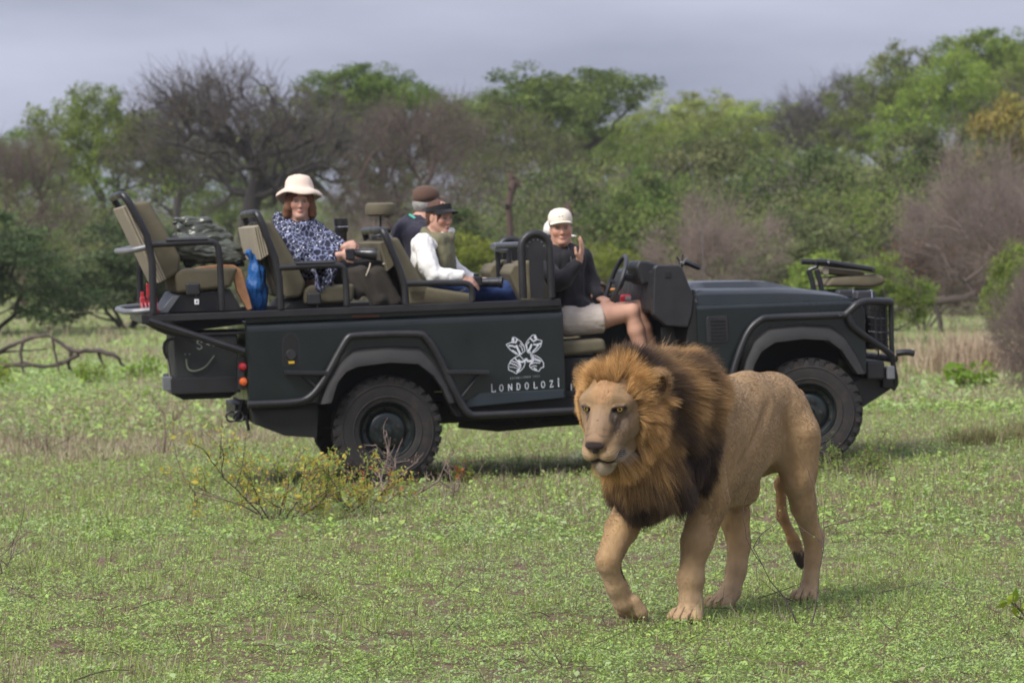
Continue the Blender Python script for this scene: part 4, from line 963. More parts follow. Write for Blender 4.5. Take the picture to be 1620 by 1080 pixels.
for k in range(3):
    x = 3.93 + k * .055; part(MB().tube([(x, -.005 + k * .03, .87), (x, -.005 + k * .03, 1.245)], .006, 5), 'guard_wire', BLK)
for y in (.5, .88, 1.26): part(MB().tube([(4.10, y, .80), (4.10, y, 1.25)], .008, 6), 'guard_wire', BLK)
part(MB().box((3.98, .32, 1.06), (.16, .5, .36)), 'lamp_guard', mat('mesh_black', (.012, .012, .012), rough=.7), .01)
for y in (.05, .60):
    sl_ = part(MB().box((3.885, y + .1, 1.305), (.19, .13, .075), taper=.86), 'spot_lamp', PLA, .02, seg=3)
    part(MB().box((3.935, y + .1, 1.306), (.012, .137, .078), taper=.86), 'spot_lamp_rim', CHR, .003, parent=sl_)
part(MB().lathe([(0, 0), (.012, .002), (.012, .012)], (3.60, -.088, 1.165), 'y', 10, Matrix.Rotation(math.pi, 3, 'X')), 'guard_bolt', PALE)

# --- dash, steering wheel, mirror, aerial
part(MB().prism([(2.43, .60), (2.43, 1.38), (2.40, 1.30), (2.36, 1.08), (2.30, .60)], .03, W_ - .03), 'bulkhead', DRK)
dk = [(2.075, 1.20), (2.10, 1.555), (2.125, 1.575), (2.30, 1.572), (2.33, 1.55), (2.415, 1.33), (2.40, 1.20), (2.36, 1.095), (2.18, 1.11)]
da = part(MB().prism(dk, .02, .10), 'dash_end', PLA, .014, seg=3)
part(MB().prism([(2.08, 1.22), (2.10, 1.53), (2.30, 1.55), (2.40, 1.32), (2.36, 1.12)], .10, W_ - .05), 'dash', PLA, .02)
part(MB().prism([(2.0, 1.56), (2.03, 1.61), (2.10, 1.605), (2.22, 1.572), (2.16, 1.45), (2.05, 1.42)], .25, .65), 'instrument_binnacle', PLA, .02, seg=3)
part(MB().box((2.205, .018, 1.50), (.05, .012, .05)), 'dash_vent', DRK, .006)
part(MB().tube([(2.12, .45, 1.45), (1.93, .45, 1.49)], .03), 'steering_column', PLA)
st = bpy.data.objects.new('steering_wheel', None); COL.objects.link(st); st.parent = veh; st.location = (1.875, .45, 1.455); st.rotation_euler = (0, rad(-66), 0)
ring = [(.205 * math.cos(a), .205 * math.sin(a), 0) for a in np.linspace(0, 2 * math.pi, 37)]
MB().tube(ring, .019, 8, caps=False).build('wheel_rim', mat('grip_rubber', (.035, .036, .04), rough=.42, var=.1), st)
for a in (rad(90), rad(210), rad(330)): MB().tube([(.03 * math.cos(a), .03 * math.sin(a), -.03), (.20 * math.cos(a), .20 * math.sin(a), 0)], .016, 6, flat=.5).build('spoke', PLA, st)
MB().lathe([(0, .005), (.05, 0), (.06, -.02), (.05, -.05), (0, -.05)], (0, 0, -.01)).build('wheel_boss', PLA, st)
part(MB().lathe([(0, .0), (.018, .005), (.02, .02), (0, .028)], (2.06, .38, 1.50), 'x', 10), 'switch_knob', CHR)
mi = part(MB().lathe([(0, -.02), (.06, -.015), (.078, 0), (.06, .02), (0, .026)], (0, 0, 0), 'z', 20, Matrix.Rotation(rad(24), 3, 'Y') @ Matrix.Diagonal((1.0, .8, 1)).to_3x3()), 'mirror', PLA); mi.location = (2.475, .30, 1.565)
part(MB().tube([(2.36, .22, 1.50), (2.38, .25, 1.57), (2.45, .30, 1.57)], .008), 'mirror_arm', BLK)
for dx, dz in ((-.04, .06), (.01, .08), (.05, .055)): part(MB().tube([(2.375, .24, 1.57), (2.375 + dx, .24, 1.57 + dz)], .007, 6), 'mirror_arm', BLK)
part(MB().lathe([(0, .0), (.025, .004), (.028, .02), (0, .03)], (2.375, .24, 1.57), 'z', 12), 'mirror_clamp', CHR)
part(MB().tube([(2.40, .10, 1.29), (2.43, .04, 1.32), (2.44, .03, 1.28)], .012), 'bonnet_latch', BLK)
part(MB().tube([(2.80, 1.3, 1.40), (2.80, 1.3, 1.75), (2.78, 1.3, 2.05), (2.72, 1.3, 2.32), (2.63, 1.3, 2.60)], [.0035, .003, .0025, .002, .0016], 6, 1), 'aerial', mat('aerial_wire', (.14, .14, .13), rough=.5))
part(MB().prism([(2.16, .62), (2.16, 1.10), (2.26, 1.10), (2.36, .62)], .12, .14), 'foot_well_side', DRK)
# far side door panel and orange wooden rifle rack
part(MB().prism([(1.30, .62), (2.36, .62), (2.36, 1.22), (1.36, 1.25)], W_ - .03, W_), 'far_door', PAINT, .004)
part(MB().tube([(1.80, 1.38, 1.372), (2.33, 1.30, 1.378)], .013, 8), 'wooden_rack', mat('orange_wood', (.50, .20, .045), rough=.45, var=.2, vscale=20))
part(MB().prism([(1.82, 1.15), (2.30, 1.15), (2.30, 1.345), (1.82, 1.335)], 1.34, 1.38), 'rack_panel', mat('rack_grey', (.035, .037, .042), rough=.5), .006)
part(MB().box((2.02, .78, 1.30), (.09, .09, .09)), 'red_pouch', mat('red_pouch', (.45, .02, .03), rough=.6), .02)
part(MB().box((2.03, .735, 1.315), (.05, .01, .03)), 'pouch_patch', WHTD, .004)

# --- seats
def cushion(name, prof, y0, y1, m, parent, bev=.03, wr=.006, seed=0):
    """padded cushion: rounded profile in x,z across y, faintly wrinkled"""
    b = MB().prism(prof, y0, y1); me = b.mesh(name); o = link(name, me, m, parent)
    q = o.modifiers.new('bevel', 'BEVEL'); q.width = bev; q.segments = 4; q.limit_method = 'ANGLE'; q.angle_limit = rad(25)
    me.shade_smooth()
    return o
def bench(x, z, back, cush, pleat, pm=None, sides=2, spans=((.10, .56), (.59, 1.03), (1.06, 1.50)), piping=True):
    e = bpy.data.objects.new('bench_seat', None); COL.objects.link(e); e.parent = veh; e.location = (x, 0, z)
    for i, (y0, y1) in enumerate(spans):
        bk = cushion('backrest', back, y0, y1, CANV, e, .028)
        if cush: cushion('seat_cushion', cush, y0, y1, CANV, e, .03)
        if pleat:
            b = MB(); n = 4
            p0, p1, p2, p3 = [Vector((a, 0, c)) for a, c in pleat]   # top-front, top-back, bottom-back, bottom-front
            for k in range(n):
                f0, f1 = k / n + .015, (k + 1) / n - .015; A = p1.lerp(p0, f0); B_ = p1.lerp(p0, f1); C_ = p2.lerp(p3, f1); D_ = p2.lerp(p3, f0)
                b.prism([(D_.x, D_.z), (C_.x, C_.z), (B_.x, B_.z), (A.x, A.z)], y0 - .012, y1 + .012)
            b.build('map_pocket', pm or CANVL, e, bevel=.008)
    return e
def hoop(e, pts_near, top_far=None, r=.027):
    """roll hoop round a row: near leg, cross tube, far leg"""
    n_ = [(a, -.01, c) for a, c in pts_near]; f_ = [(a, W_ + .01, c) for a, c in pts_near[::-1]]
    MB().tube(n_ + [(pts_near[-1][0] - .035, .05, pts_near[-1][1] + .012), (pts_near[-1][0] - .035, W_ - .05, pts_near[-1][1] + .012)] + f_, r, 10, 1).build('roll_hoop', BLK, e)
def arm(e, pts, pad=None):
    for y in (-.01, W_ + .01):
        a = MB().tube([(p, y, q) for p, q in pts], .024, 10, 1).build('armrest', BLK, e)
        if pad: MB().tube([(pad[0], y, pad[2] + .018), (pad[1], y, pad[2] + .022)], .028, 8, flat=.6).build('arm_pad', PLA, a)
def belt(x, y, z):
    e_ = part(MB().box((x, y, z), (.10, .05, .09)), 'belt_reel', PLA, .015); part(MB().box((x + .02, y - .03, z - .09), (.032, .008, .038)), 'belt_tongue', mat('buckle_white', (.7, .7, .72), rough=.4), .003, parent=e_)
    part(MB().box((x + .02, y - .0345, z - .09), (.010, .002, .014)), 'belt_slot', DRK, parent=e_); part(MB().tube([(x + .02, y - .01, z - .03), (x + .02, y - .028, z - .075)], .010, 6, flat=.4), 'belt_stalk', PLA, parent=e_)
# row 1 (rearmost, highest)
r1 = bench(-1.45, 1.5, [(-.305, .60), (-.19, .615), (-.06, .36), (.015, .205), (.0, .10), (-.10, .035), (-.16, .13)], [(-.02, -.055), (-.035, .09), (.02, .125), (.42, .125), (.36, -.02)], [(-.30, .60), (-.385, .57), (-.15, .02), (-.09, .05)])
MB().tube([(-.196, -.01, -.19), (-.19, -.01, .30), (-.313, -.01, .56), (-.36, -.005, .645), (-.385, .04, .66), (-.385, W_ - .04, .66), (-.36, W_ + .005, .645), (-.313, W_ + .01, .56), (-.19, W_ + .01, .30), (-.196, W_ + .01, -.19)], .027, 10, 1).build('roll_hoop', BLK, r1)
MB().tube([(-.19, 0, .29), (-.33, .03, .26), (-.37, .15, .255), (-.37, W_ - .15, .255), (-.33, W_ - .03, .26), (-.19, W_, .29)], .022, 10, 1).build('rear_hand_rail', PALE, r1)
arm(r1, [(-.19, .30), (.20, .312), (.255, .305), (.28, .26), (.284, -.18)], (-.09, .20, .31))
MB().prism([(-.105, -.19), (-.02, -.06), (.355, -.03), (.44, -.19)], .14, W_ - .14).build('seat_box', BLK, r1, bevel=.006)
MB().prism([(-.15, -.19), (-.09, -.19), (.0, -.07), (-.05, -.07)], .10, .13).build('seat_bracket', PALE, r1, bevel=.004)
belt(-1.36, .05, 1.475)
# row 2
bk2 = [(-.30, .55), (-.23, .56), (-.07, .26), (.0, .10), (-.04, .0), (-.15, -.01), (-.22, .20)]
r2 = bench(-.55, 1.40, bk2, [(-.02, -.06), (-.02, .05), (.03, .08), (.36, .085), (.34, -.05)], [(-.30, .53), (-.365, .515), (-.325, .27), (-.26, .31)])
MB().tube([(-.199, -.01, -.08), (-.205, -.01, .22), (-.30, -.01, .50), (-.335, -.005, .60), (-.35, .04, .615), (-.33, W_ - .30, .615), (-.31, W_ - .25, .60), (-.28, W_ - .24, .50), (-.205, W_ - .24, .22), (-.199, W_ - .24, -.08)], .027, 10, 1).build('roll_hoop', BLK, r2)
arm(r2, [(-.205, .215), (.21, .228), (.262, .215), (.278, .17), (.28, -.07)], (-.08, .2, .225))
MB().prism([(-.15, -.08), (-.1, -.03), (.32, -.03), (.32, -.08)], .14, W_ - .14).build('seat_box', DRK, r2)
belt(-.50, .05, 1.385)
# row 3
r3 = bench(.36, 1.33, [(-.30, .485), (-.22, .49), (-.07, .20), (.0, .10), (-.02, .0), (-.15, -.01), (-.22, .20)], [(-.18, -.02), (-.18, .12), (-.02, .12), (.33, .06), (.33, -.03)], [(-.30, .47), (-.36, .45), (-.31, .24), (-.26, .28)], pm=CANV)
MB().tube([(-.196, -.01, 0), (-.20, -.01, .18), (-.30, -.01, .43), (-.335, -.005, .53), (-.35, .04, .545), (-.32, W_ - .30, .545), (-.30, W_ - .25, .53), (-.28, W_ - .24, .43), (-.20, W_ - .24, .18), (-.196, W_ - .24, 0)], .027, 10, 1).build('roll_hoop', BLK, r3)
arm(r3, [(-.20, .15), (.24, .145), (.29, .13), (.305, .09), (.305, .01)])
# front seats with their separate hoops
for y0, y1 in ((.10, .62), (1.10, 1.62)):
    e = bpy.data.objects.new('front_seat', None); COL.objects.link(e); e.parent = veh; e.location = (1.1, 0, 1.1)
    cushion('backrest', [(-.03, .52), (.07, .535), (.17, .34), (.24, .06), (.12, .0), (.04, .2)], y0, y1, CANV, e, .03)
    MB().prism([(-.13, .44), (-.09, .50), (-.02, .51), (.06, .26), (.02, .20), (-.03, .22)], y0 + .02, y1 - .02).build('seat_back_pocket', CANVL if 0 else CANV, e, bevel=.02)
    cushion('seat_cushion', [(.15, -.20), (.15, -.10), (.25, -.085), (.60, -.07), (.62, -.17)], y0, y1, CANV, e, .03)
    MB().box((.42, (y0 + y1) / 2, -.33), (.56, y1 - y0, .24)).build('seat_base', DRK, e, bevel=.01)
def front_hoop(x0, x1, ytop, zb, y, rr=.030):
    e = bpy.data.objects.new('seat_guard', None); COL.objects.link(e); e.parent = veh; c = (x0 + x1) / 2; rad_ = (x1 - x0) / 2
    pts = [(x0, y, zb), (x0, y, ytop - rad_)] + [(c - rad_ * math.cos(a), y, ytop - rad_ + rad_ * math.sin(a)) for a in np.linspace(.3, math.pi - .3, 9)] + [(x1, y, ytop - rad_), (x1, y, zb)]
    MB().tube(pts, rr, 10, 0).build('guard_hoop', BLK, e)
    MB().prism([(x0 + .03, ytop - .20), (x1 - .03, ytop - .20), (x1 - .035, ytop - .10), (c + .06, ytop - .03), (c - .06, ytop - .03), (x0 + .035, ytop - .10)], y - .006, y + .006).build('guard_plate', BLK, e)
    MB().prism([(c - .055, zb), (c + .055, zb), (c + .055, ytop - .19), (c - .055, ytop - .19)], y - .004, y + .004).build('guard_web', BLK, e)
    for q in np.linspace(.25, math.pi - .25, 6):
        MB().lathe([(0, -.0075), (.007, -.007), (.007, 0)], (c - (rad_ - .045) * math.cos(q), y, ytop - rad_ + (rad_ - .045) * math.sin(q)), 'y', 8).build('guard_hole', PALE, e)
front_hoop(1.055, 1.275, 1.83, 1.35, -.01)
front_hoop(1.16, 1.37, 1.79, 1.37, W_ + .01)
part(MB().tube([(.98, .9, 1.735), (1.02, 1.1, 1.742), (1.33, W_ - .02, 1.745)], .024, 8), 'cross_bar', PALE)
part(MB().tube([(1.06, .62, 1.35), (1.06, .62, 1.70), (1.05, 1.10, 1.70), (1.05, 1.10, 1.35)], .02, 8), 'cross_bar', BLK)

# folded tracker seat on the far front corner
ty = 1.35
e = bpy.data.objects.new('tracker_seat', None); COL.objects.link(e); e.parent = veh; e.location = (4.05, 1.35, 1.40)
cushion('seat_cushion', [(-.22, -.04), (-.16, .035), (.25, .055), (.33, .03), (.33, -.03), (.20, -.055)], -.22, .24, CANV, e, .03)
cushion('backrest', [(-.20, .065), (-.20, .12), (.14, .085), (.16, .03)], -.2, .22, CANV, e, .025)
MB().box((-.205, -.19, .09), (.05, .05, .07)).build('strap_end', CANVL, e, bevel=.01)
MB().tube([(-.30, -.23, .165), (-.2, -.23, .16), (.20, -.23, .095), (.23, -.18, .09)], .024, 8).build('arm_bar', BLK, e)
MB().tube([(-.30, .25, .165), (-.2, .25, .16), (.20, .25, .095)], .024, 8).build('arm_bar', BLK, e)
for dx in (0, .07): MB().tube([(-.36 + dx, -.2, .10), (-.33 + dx, -.2, .0), (-.31 + dx, -.2, -.12)], .024, 8).build('hinge_bracket', BLK, e)
MB().tube([(-.36, -.2, .10), (-.29, -.22, .125), (-.29, -.23, .165)], .018, 8).build('hinge_bracket', BLK, e)
MB().lathe([(0, -.01), (.012, -.01), (.012, .01), (0, .01)], (-.20, -.26, .162), 'y', 8).build('hinge_pin', CHR, e)
MB().box((.02, 0, -.09), (.4, .3, .05)).build('seat_mount', BLK, e, bevel=.01)

# padded round camera rest on a pole
e = bpy.data.objects.new('padded_rest', None); COL.objects.link(e); e.parent = veh; e.location = (.125, 1.0, 1.70)
MB().lathe([(0, .385), (.09, .385), (.113, .372), (.118, .35), (.118, .315), (.112, .295), (.09, .285), (0, .285)], (0, 0, 0), 'z', 28).build('rest_pad', CANV, e)
MB().tube([(0, 0, .29), (-.005, 0, .18), (0, 0, .05), (-.02, 0, -.2)], [.009, .009, .03, .035], 8).build('rest_pole', BLK, e)
MB().tube([(-.06, 0, .16), (.07, 0, .175)], .016, 8).build('clamp', BLK, e)
MB().tube([(-.075, 0, .12), (-.02, 0, .14), (.08, 0, .12)], .013, 8).build('clamp', PALE, e)
MB().lathe([(0, .27), (.02, .272), (.03, .28)], (.05, 0, 0), 'z', 10).build('rest_knob', BLK, e)

# --- lettering and emblem on the tub side, flat print just proud of the paint
Yd = -.0035
def glyph(ch, x, z, h, slope=.0):
    w = h * .62; S = {'L': [[(0, 1), (0, 0), (.72, 0), (.74, .14)]], 'N': [[(0, 0), (0, 1), (.85, 0), (.85, 1)]], 'D': [[(0, 0), (0, 1), (.4, 1), (.72, .8), (.8, .5), (.72, .2), (.4, 0), (0, 0)]],
        'O': [[(.45 + .45 * math.cos(a), .5 + .5 * math.sin(a)) for a in np.linspace(0, 2 * math.pi, 15)]], 'Z': [[(0, .86), (.02, 1), (.75, 1), (0, 0), (.78, 0), (.8, .14)]], 'I': [[(.1, 0), (.1, 1)], [(-.02, 0), (.22, 0)], [(-.02, 1), (.22, 1)]],
        'E': [[(.6, 0), (0, 0), (0, 1), (.6, 1)], [(0, .5), (.5, .5)]], 'S': [[(.6, .85), (.45, 1), (.15, 1), (0, .8), (.1, .58), (.5, .42), (.62, .2), (.45, 0), (.15, 0), (0, .15)]],
        'T': [[(0, 1), (.7, 1)], [(.35, 1), (.35, 0)]], 'A': [[(0, 0), (.35, 1), (.7, 0)], [(.12, .35), (.58, .35)]], 'B': [[(0, 0), (0, 1), (.45, .95), (.5, .7), (.1, .52), (.55, .4), (.6, .12), (.4, 0), (0, 0)]],
        'H': [[(0, 0), (0, 1)], [(.65, 0), (.65, 1)], [(0, .5), (.65, .5)]], '1': [[(.15, .8), (.35, 1), (.35, 0)]], '9': [[(.1, 0), (.5, .3), (.55, .75), (.3, 1), (.05, .8), (.1, .5), (.5, .55)]], '2': [[(.05, .8), (.3, 1), (.55, .8), (.05, 0), (.6, 0)]], '6': [[(.5, .95), (.1, .6), (.05, .2), (.3, 0), (.55, .25), (.4, .5), (.1, .4)]]}
    return [[(x + px * w, z + pz * h + slope * (px * w)) for px, pz in pl] for pl in S[ch]]
word = 'LONDOLOZI'; xs = [.790, .850, .918, .984, 1.046, 1.116, 1.172, 1.240, 1.302]
for i, (ch, x) in enumerate(zip(word, xs)):
    h = .058 if i in (0, 8) else .046; zz = .664 + (x - .79) * .045 + (0 if i not in (0,) else 0)
    stroke('letter', glyph(ch, x, zz, h, .045), Yd, WHT, .0056, veh)
small = 'ESTABLISHED 1926'; x = .935
for ch in small:
    if ch != ' ': stroke('letter', glyph(ch, x, .7525 + (x - .935) * .045, .0125, .045), Yd, WHTD, .0024, veh)
    x += .0148 if ch != ' ' else .012
def emblem():
    """four patterned wings, like a butterfly: outlines with inner veins and blots"""
    cx, cz = 1.052, .932; Z = lambda px, py: (cx + (px - 620) * .000547 , cz - (py - 370) * .000547 + (px - 620) * .000547 * .04)
    polys = []; fills = []
    UL = [(555, 365), (500, 355), (440, 310), (400, 270), (365, 215), (445, 190), (455, 130), (480, 125), (520, 150), (570, 190), (610, 250), (625, 320)]
    UR = [(665, 350), (720, 360), (790, 330), (850, 270), (870, 200), (800, 175), (780, 115), (740, 115), (700, 150), (655, 200), (635, 240)]
    LL = [(545, 375), (480, 400), (420, 440), (385, 500), (385, 560), (450, 590), (490, 620), (560, 580), (600, 540), (625, 470)]
    LR = [(700, 375), (770, 395), (840, 440), (880, 500), (880, 560), (840, 570), (810, 610), (770, 600), (710, 570), (680, 530), (720, 440)]
    for P_ in (UL, UR, LL, LR): polys.append(([Z(*p) for p in P_], .0055))
    for P_, w in (([(445, 190), (500, 200), (520, 150)], .014), ([(400, 235), (450, 240), (490, 260)], .016), ([(505, 240), (530, 300), (550, 340)], .020), ([(440, 300), (480, 320), (510, 350)], .012), ([(545, 240), (580, 270), (590, 320)], .008), ([(560, 215), (590, 250)], .007), ([(540, 345), (575, 360)], .012),
                  ([(800, 175), (750, 200), (700, 150)], .014), ([(850, 235), (790, 250), (750, 240)], .016), ([(720, 240), (700, 290), (665, 330)], .020), ([(820, 250), (780, 300), (730, 340)], .012), ([(690, 200), (650, 240), (655, 300)], .008), ([(680, 310), (700, 350)], .010), ([(770, 130), (775, 160)], .02), ([(465, 140), (470, 175)], .018),
                  ([(400, 520), (450, 530), (540, 560)], .006), ([(410, 470), (480, 500), (560, 550)], .010), ([(430, 445), (500, 470), (560, 530)], .009), ([(480, 410), (520, 460), (560, 510)], .012), ([(500, 590), (540, 560)], .018), ([(530, 440), (550, 465), (600, 465), (640, 430), (660, 465), (700, 460)], .020), ([(625, 480), (590, 550)], .006),
                  ([(720, 400), (780, 440), (840, 470)], .008), ([(700, 470), (760, 450), (840, 480)], .010), ([(690, 510), (750, 490), (830, 500)], .008), ([(700, 550), (750, 530), (780, 540)], .008), ([(730, 400), (740, 450), (710, 500)], .014), ([(780, 590), (740, 560)], .012)):
        polys.append(([Z(*p) for p in P_], w * .72))
    b = MB()
    for k, (p, w) in enumerate(polys):
        y = Yd - .00004 * k; P_ = p + [p[0]] if k < 4 else p
        for (x0, z0), (x1, z1) in zip(P_[:-1], P_[1:]):
            d = Vector((x1 - x0, 0, z1 - z0)); 
            if d.length < 1e-6: continue
            d.normalize(); n_ = Vector((-d.z, 0, d.x)) * w / 2; A, B_ = Vector((x0, y, z0)) - d * w * .2, Vector((x1, y, z1)) + d * w * .2
            b.add([A - n_, B_ - n_, B_ + n_, A + n_], [(0, 1, 2, 3)])
    part(b, 'wing_emblem', WHT, kind='stuff')
emblem()
stroke('letter', [[(1.405, .655), (1.405, .70)]], Yd, WHTD, .008, veh)
# the body's true proportions along its length (a slightly shorter overhang in front than first laid out); wheels keep their roundness
def vwarp(V):
    x = V[:, 0].copy(); V = V.copy(); V[:, 0] = .9951 * x - .0141 * x * x; V[:, 2] = V[:, 2] * (1.0003 - .0101 * x); return V
def proportion():
    bpy.context.view_layer.update(); VI = np.array(VM.inverted()); done = set()
    def walk(o):
        for c in o.children:
            if c.name.startswith('wheel') and c.type == 'EMPTY' and c.name.split('.')[0] == 'wheel':
                p = vwarp(np.array([[c.location.x, 0, c.location.z]]))[0]; c.location.x = p[0]; continue
            if c.type == 'MESH' and c.data.name not in done:
                done.add(c.data.name); M = VI @ np.array(c.matrix_world); n = len(c.data.vertices); a = np.empty(n * 3, np.float32); c.data.vertices.foreach_get('co', a)
                V = np.c_[a.reshape(-1, 3), np.ones(n)] @ M.T; V[:, :3] = vwarp(V[:, :3]); V = V @ np.linalg.inv(M).T
                c.data.vertices.foreach_set('co', V[:, :3].astype(np.float32).ravel()); c.data.update()
            walk(c)
    walk(veh)
proportion()
# ================================================================== PEOPLE and what they carry (all in the vehicle's frame)
def frame(fwd, up=(0, 0, 1)):
    x = np.array(fwd, float); x /= np.linalg.norm(x); z = np.array(up, float); z -= x * (z @ x); z /= np.linalg.norm(z); y = np.cross(z, x); return np.stack([x, y, z])
class Fig:
    """a person: one continuous body, with clothes and hair as children"""
    def __init__(s, label, root):
        s.root = np.array(root, float); s.e = empty('person', mw=VT(*root), label=label, cat='person')
    def head(s, B, c, R, k=1.0, smile=0.):
        c = np.array(c); s.hc, s.hR, s.hk = c, R, k
        P = lambda x, y, z: c + (R[0] * x + R[1] * y + R[2] * z) * k
        E = lambda q, r, kk=.012, op='+': B.ell(P(*q), tuple(a * k for a in r), R, kk * k, op)
        K = lambda a, b, ra, rb, kk=.012, op='+': B.cap(P(*a), P(*b), ra * k, rb * k, kk * k, op)
        E((-.012, 0, .035), (.095, .077, .090), .02); E((.030, 0, -.015), (.062, .064, .085), .03)
        for q in (1, -1):
            K((.0, q * .050, -.055), (.060, q * .016, -.098), .026, .020, .03); E((.052, q * .040, -.022), (.030, .026, .028), .02); K((.080, q * .040, .020), (.086, q * .014, .022), .010, .011, .012)
            E((.094, q * .031, .003), (.018, .017, .011), .010, '-'); E((.068, q * .031, .001), (.0145, .014, .0125), .004)
            E((-.008, q * .078, -.008), (.018, .009, .031), .008); E((.002, q * .086, -.006), (.009, .006, .019), .006, '-')
        K((.086, 0, .008), (.106, 0, -.030), .0085, .0115, .010); E((.099, .0, -.036), (.012, .018, .009), .008)
        E((.088, 0, -.063), (.011, .024, .006), .006); E((.087, 0, -.073), (.010, .020, .006), .006); E((.074, 0, -.100), (.020, .022, .016), .02)
        K((.098, .022, -.0675 + smile * .006), (.102, 0, -.0685), .002, .002, .003, '-'); K((.098, -.022, -.0675 + smile * .006), (.102, 0, -.0685), .002, .002, .003, '-')
        K((-.02, 0, -.06), (-.045, 0, -.17), .056, .056, .03)
        return P
    def hand(s, B, w, d, n_, curl=.5, thumb=1, k=1.0, spread=.0):
        """w wrist, d towards the fingers, n_ out of the back of the hand; thumb = side along cross(n_, d)"""
        w = np.array(w, float); d = np.array(d, float); d /= np.linalg.norm(d); n_ = np.array(n_, float); n_ -= d * (n_ @ d); n_ /= np.linalg.norm(n_); t = np.cross(n_, d) * thumb
        palm = w + d * .052 * k
        B.ell(palm, (.052 * k, .016 * k, .040 * k), np.stack([d, n_, t]), .012); B.cap(w - d * .03, w + d * .02, .026 * k, .026 * k, .015)
        for i, (o, L) in enumerate(((.030, .074), (.010, .082), (-.011, .077), (-.031, .060))):
            p = w + d * (.090 - .006 * abs(i - 1)) * k + t * o * k; a = curl * (.55 + .1 * i); dd = d + t * spread * (o / .03) * .3; dd /= np.linalg.norm(dd)
            B.cap(w + d * .045 * k + t * o * .8 * k, p, .0105 * k, .0098 * k, .006)
            for seg, f in enumerate((.45, .32, .23)):
                ang = a * (1 + .7 * seg); q = dd * math.cos(ang) - n_ * math.sin(ang); p2 = p + q * L * f * k; B.cap(p, p2, (.0095 - .0007 * seg) * k, (.0088 - .0007 * seg) * k, .003); p = p2
        b = w + d * .02 * k + t * .025 * k; m = b + (d * .55 + t * .65 - n_ * .35) * .045 * k; e_ = m + (d * .9 + t * .15 - n_ * .35) * .042 * k
        B.cap(b, m, .0135 * k, .0115 * k, .01); B.cap(m, e_, .0112 * k, .0092 * k, .004)
    def body(s, B, skin, lips, brow, smooth=1, extra=None, dark_eye=True):
        V, F = B.mesh(smooth=smooth); N_ = vnormals(V, F); q = (V - s.hc) @ s.hR.T / s.hk; x, y, z = q.T; ay = np.abs(y); skin = np.array(skin)
        c = skin[None] * (.92 + .16 * fbm(V * 25, 2))[:, None]; near = (np.linalg.norm(q, axis=1) < .16)
        def sp(cx, cy, cz, r, col, amt=1., soft=.3):
            d = np.sqrt(((x - cx) / r[0]) ** 2 + ((ay - cy) / r[1]) ** 2 + ((z - cz) / r[2]) ** 2); m = (1 - sstep(1 - soft, 1 + soft, d)) * amt * near; c[:] = c * (1 - m[:, None]) + np.array(col) * m[:, None]
        sp(.07, .045, -.030, (.04, .022, .022), skin * np.array((1.12, .78, .74)), .6, .6); sp(.106, 0, -.034, (.02, .014, .014), skin * np.array((1.1, .82, .78)), .6)
        sp(.095, 0, -.068, (.02, .025, .0095), lips, .95, .25); sp(.088, .031, .002, (.022, .016, .0075), (.045, .035, .03), .9, .25)
        sp(.088, .025, .002, (.02, .0035, .004), (.55, .52, .50), .6); sp(.088, .038, .002, (.02, .003, .004), (.50, .47, .45), .5)
        sp(.085, .032, .0185, (.03, .020, .0045), brow, .8)
        if extra: c = extra(V, c, q)
        me = mesh_np('person_body', V - s.root, F, np.clip(c, .003, 1)); return link('body', me, SKINM, s.e)
    def cloth(s, B, name, m, wrinkle=.010, freq=14, parent=None, stretch=(1, 1, .45), smooth=1, col=None):
        V, F = B.mesh(smooth=smooth); N_ = vnormals(V, F); w = (np.abs(fbm(V * np.array(stretch) * freq, 3) - .5) * 2 - .25); V = V + N_ * (w * wrinkle)[:, None]
        me = mesh_np(name, V - s.root, F, col(V) if col else None); return link(name, me, m, parent or s.e)
def box_body(lo, hi, h): return Body(axes(lo[0], hi[0], h), axes(lo[1], hi[1], h), axes(lo[2], hi[2], h))
SKINM = mat('skin', (0, 0, 0), rough=.55, attr='Col', bump=.05, bscale=400, spec=.4)
def fabric(name, c, rough=.85, var=.12, vs=9): return mat(name, c, rough=rough, var=var, vscale=vs, bump=.2, bscale=350, spec=.25, sheen=.1)

# ---- woman in the sun hat, second row
f = Fig('woman in a pale sun hat and navy patterned poncho, second row', (-.45, .45, 1.45))
B = box_body((-.80, .12, 1.34), (-.02, .82, 2.32), .0058)
R1 = frame((-.02, -1, -.06), (.03, 0, 1)); f.head(B, (-.548, .40, 2.108), R1, 1.02)
B.chain([(-.55, .46, 1.95), (-.52, .48, 1.75), (-.42, .48, 1.50)], [.10, .13, .13], .05); B.cap((-.66, .47, 1.86), (-.42, .46, 1.86), .06, .06, .04)
B.chain([(-.40, .40, 1.85), (-.29, .30, 1.72), (-.235, .26, 1.75)], [.05, .042, .030], .02); B.chain([(-.66, .40, 1.84), (-.50, .24, 1.68), (-.30, .235, 1.675)], [.05, .042, .030], .02)
f.hand(B, (-.250, .245, 1.762), (.75, -.15, .10), (.1, -1, .35), 1.35, -1, .95); f.hand(B, (-.270, .215, 1.705), (.95, -.05, .05), (.1, -1, .5), 1.1, -1, .95)
B.chain([(-.42, .42, 1.50), (-.02, .40, 1.52)], [.08, .06], .03)
f.body(B, (.52, .30, .225), (.42, .16, .14), (.22, .12, .07))
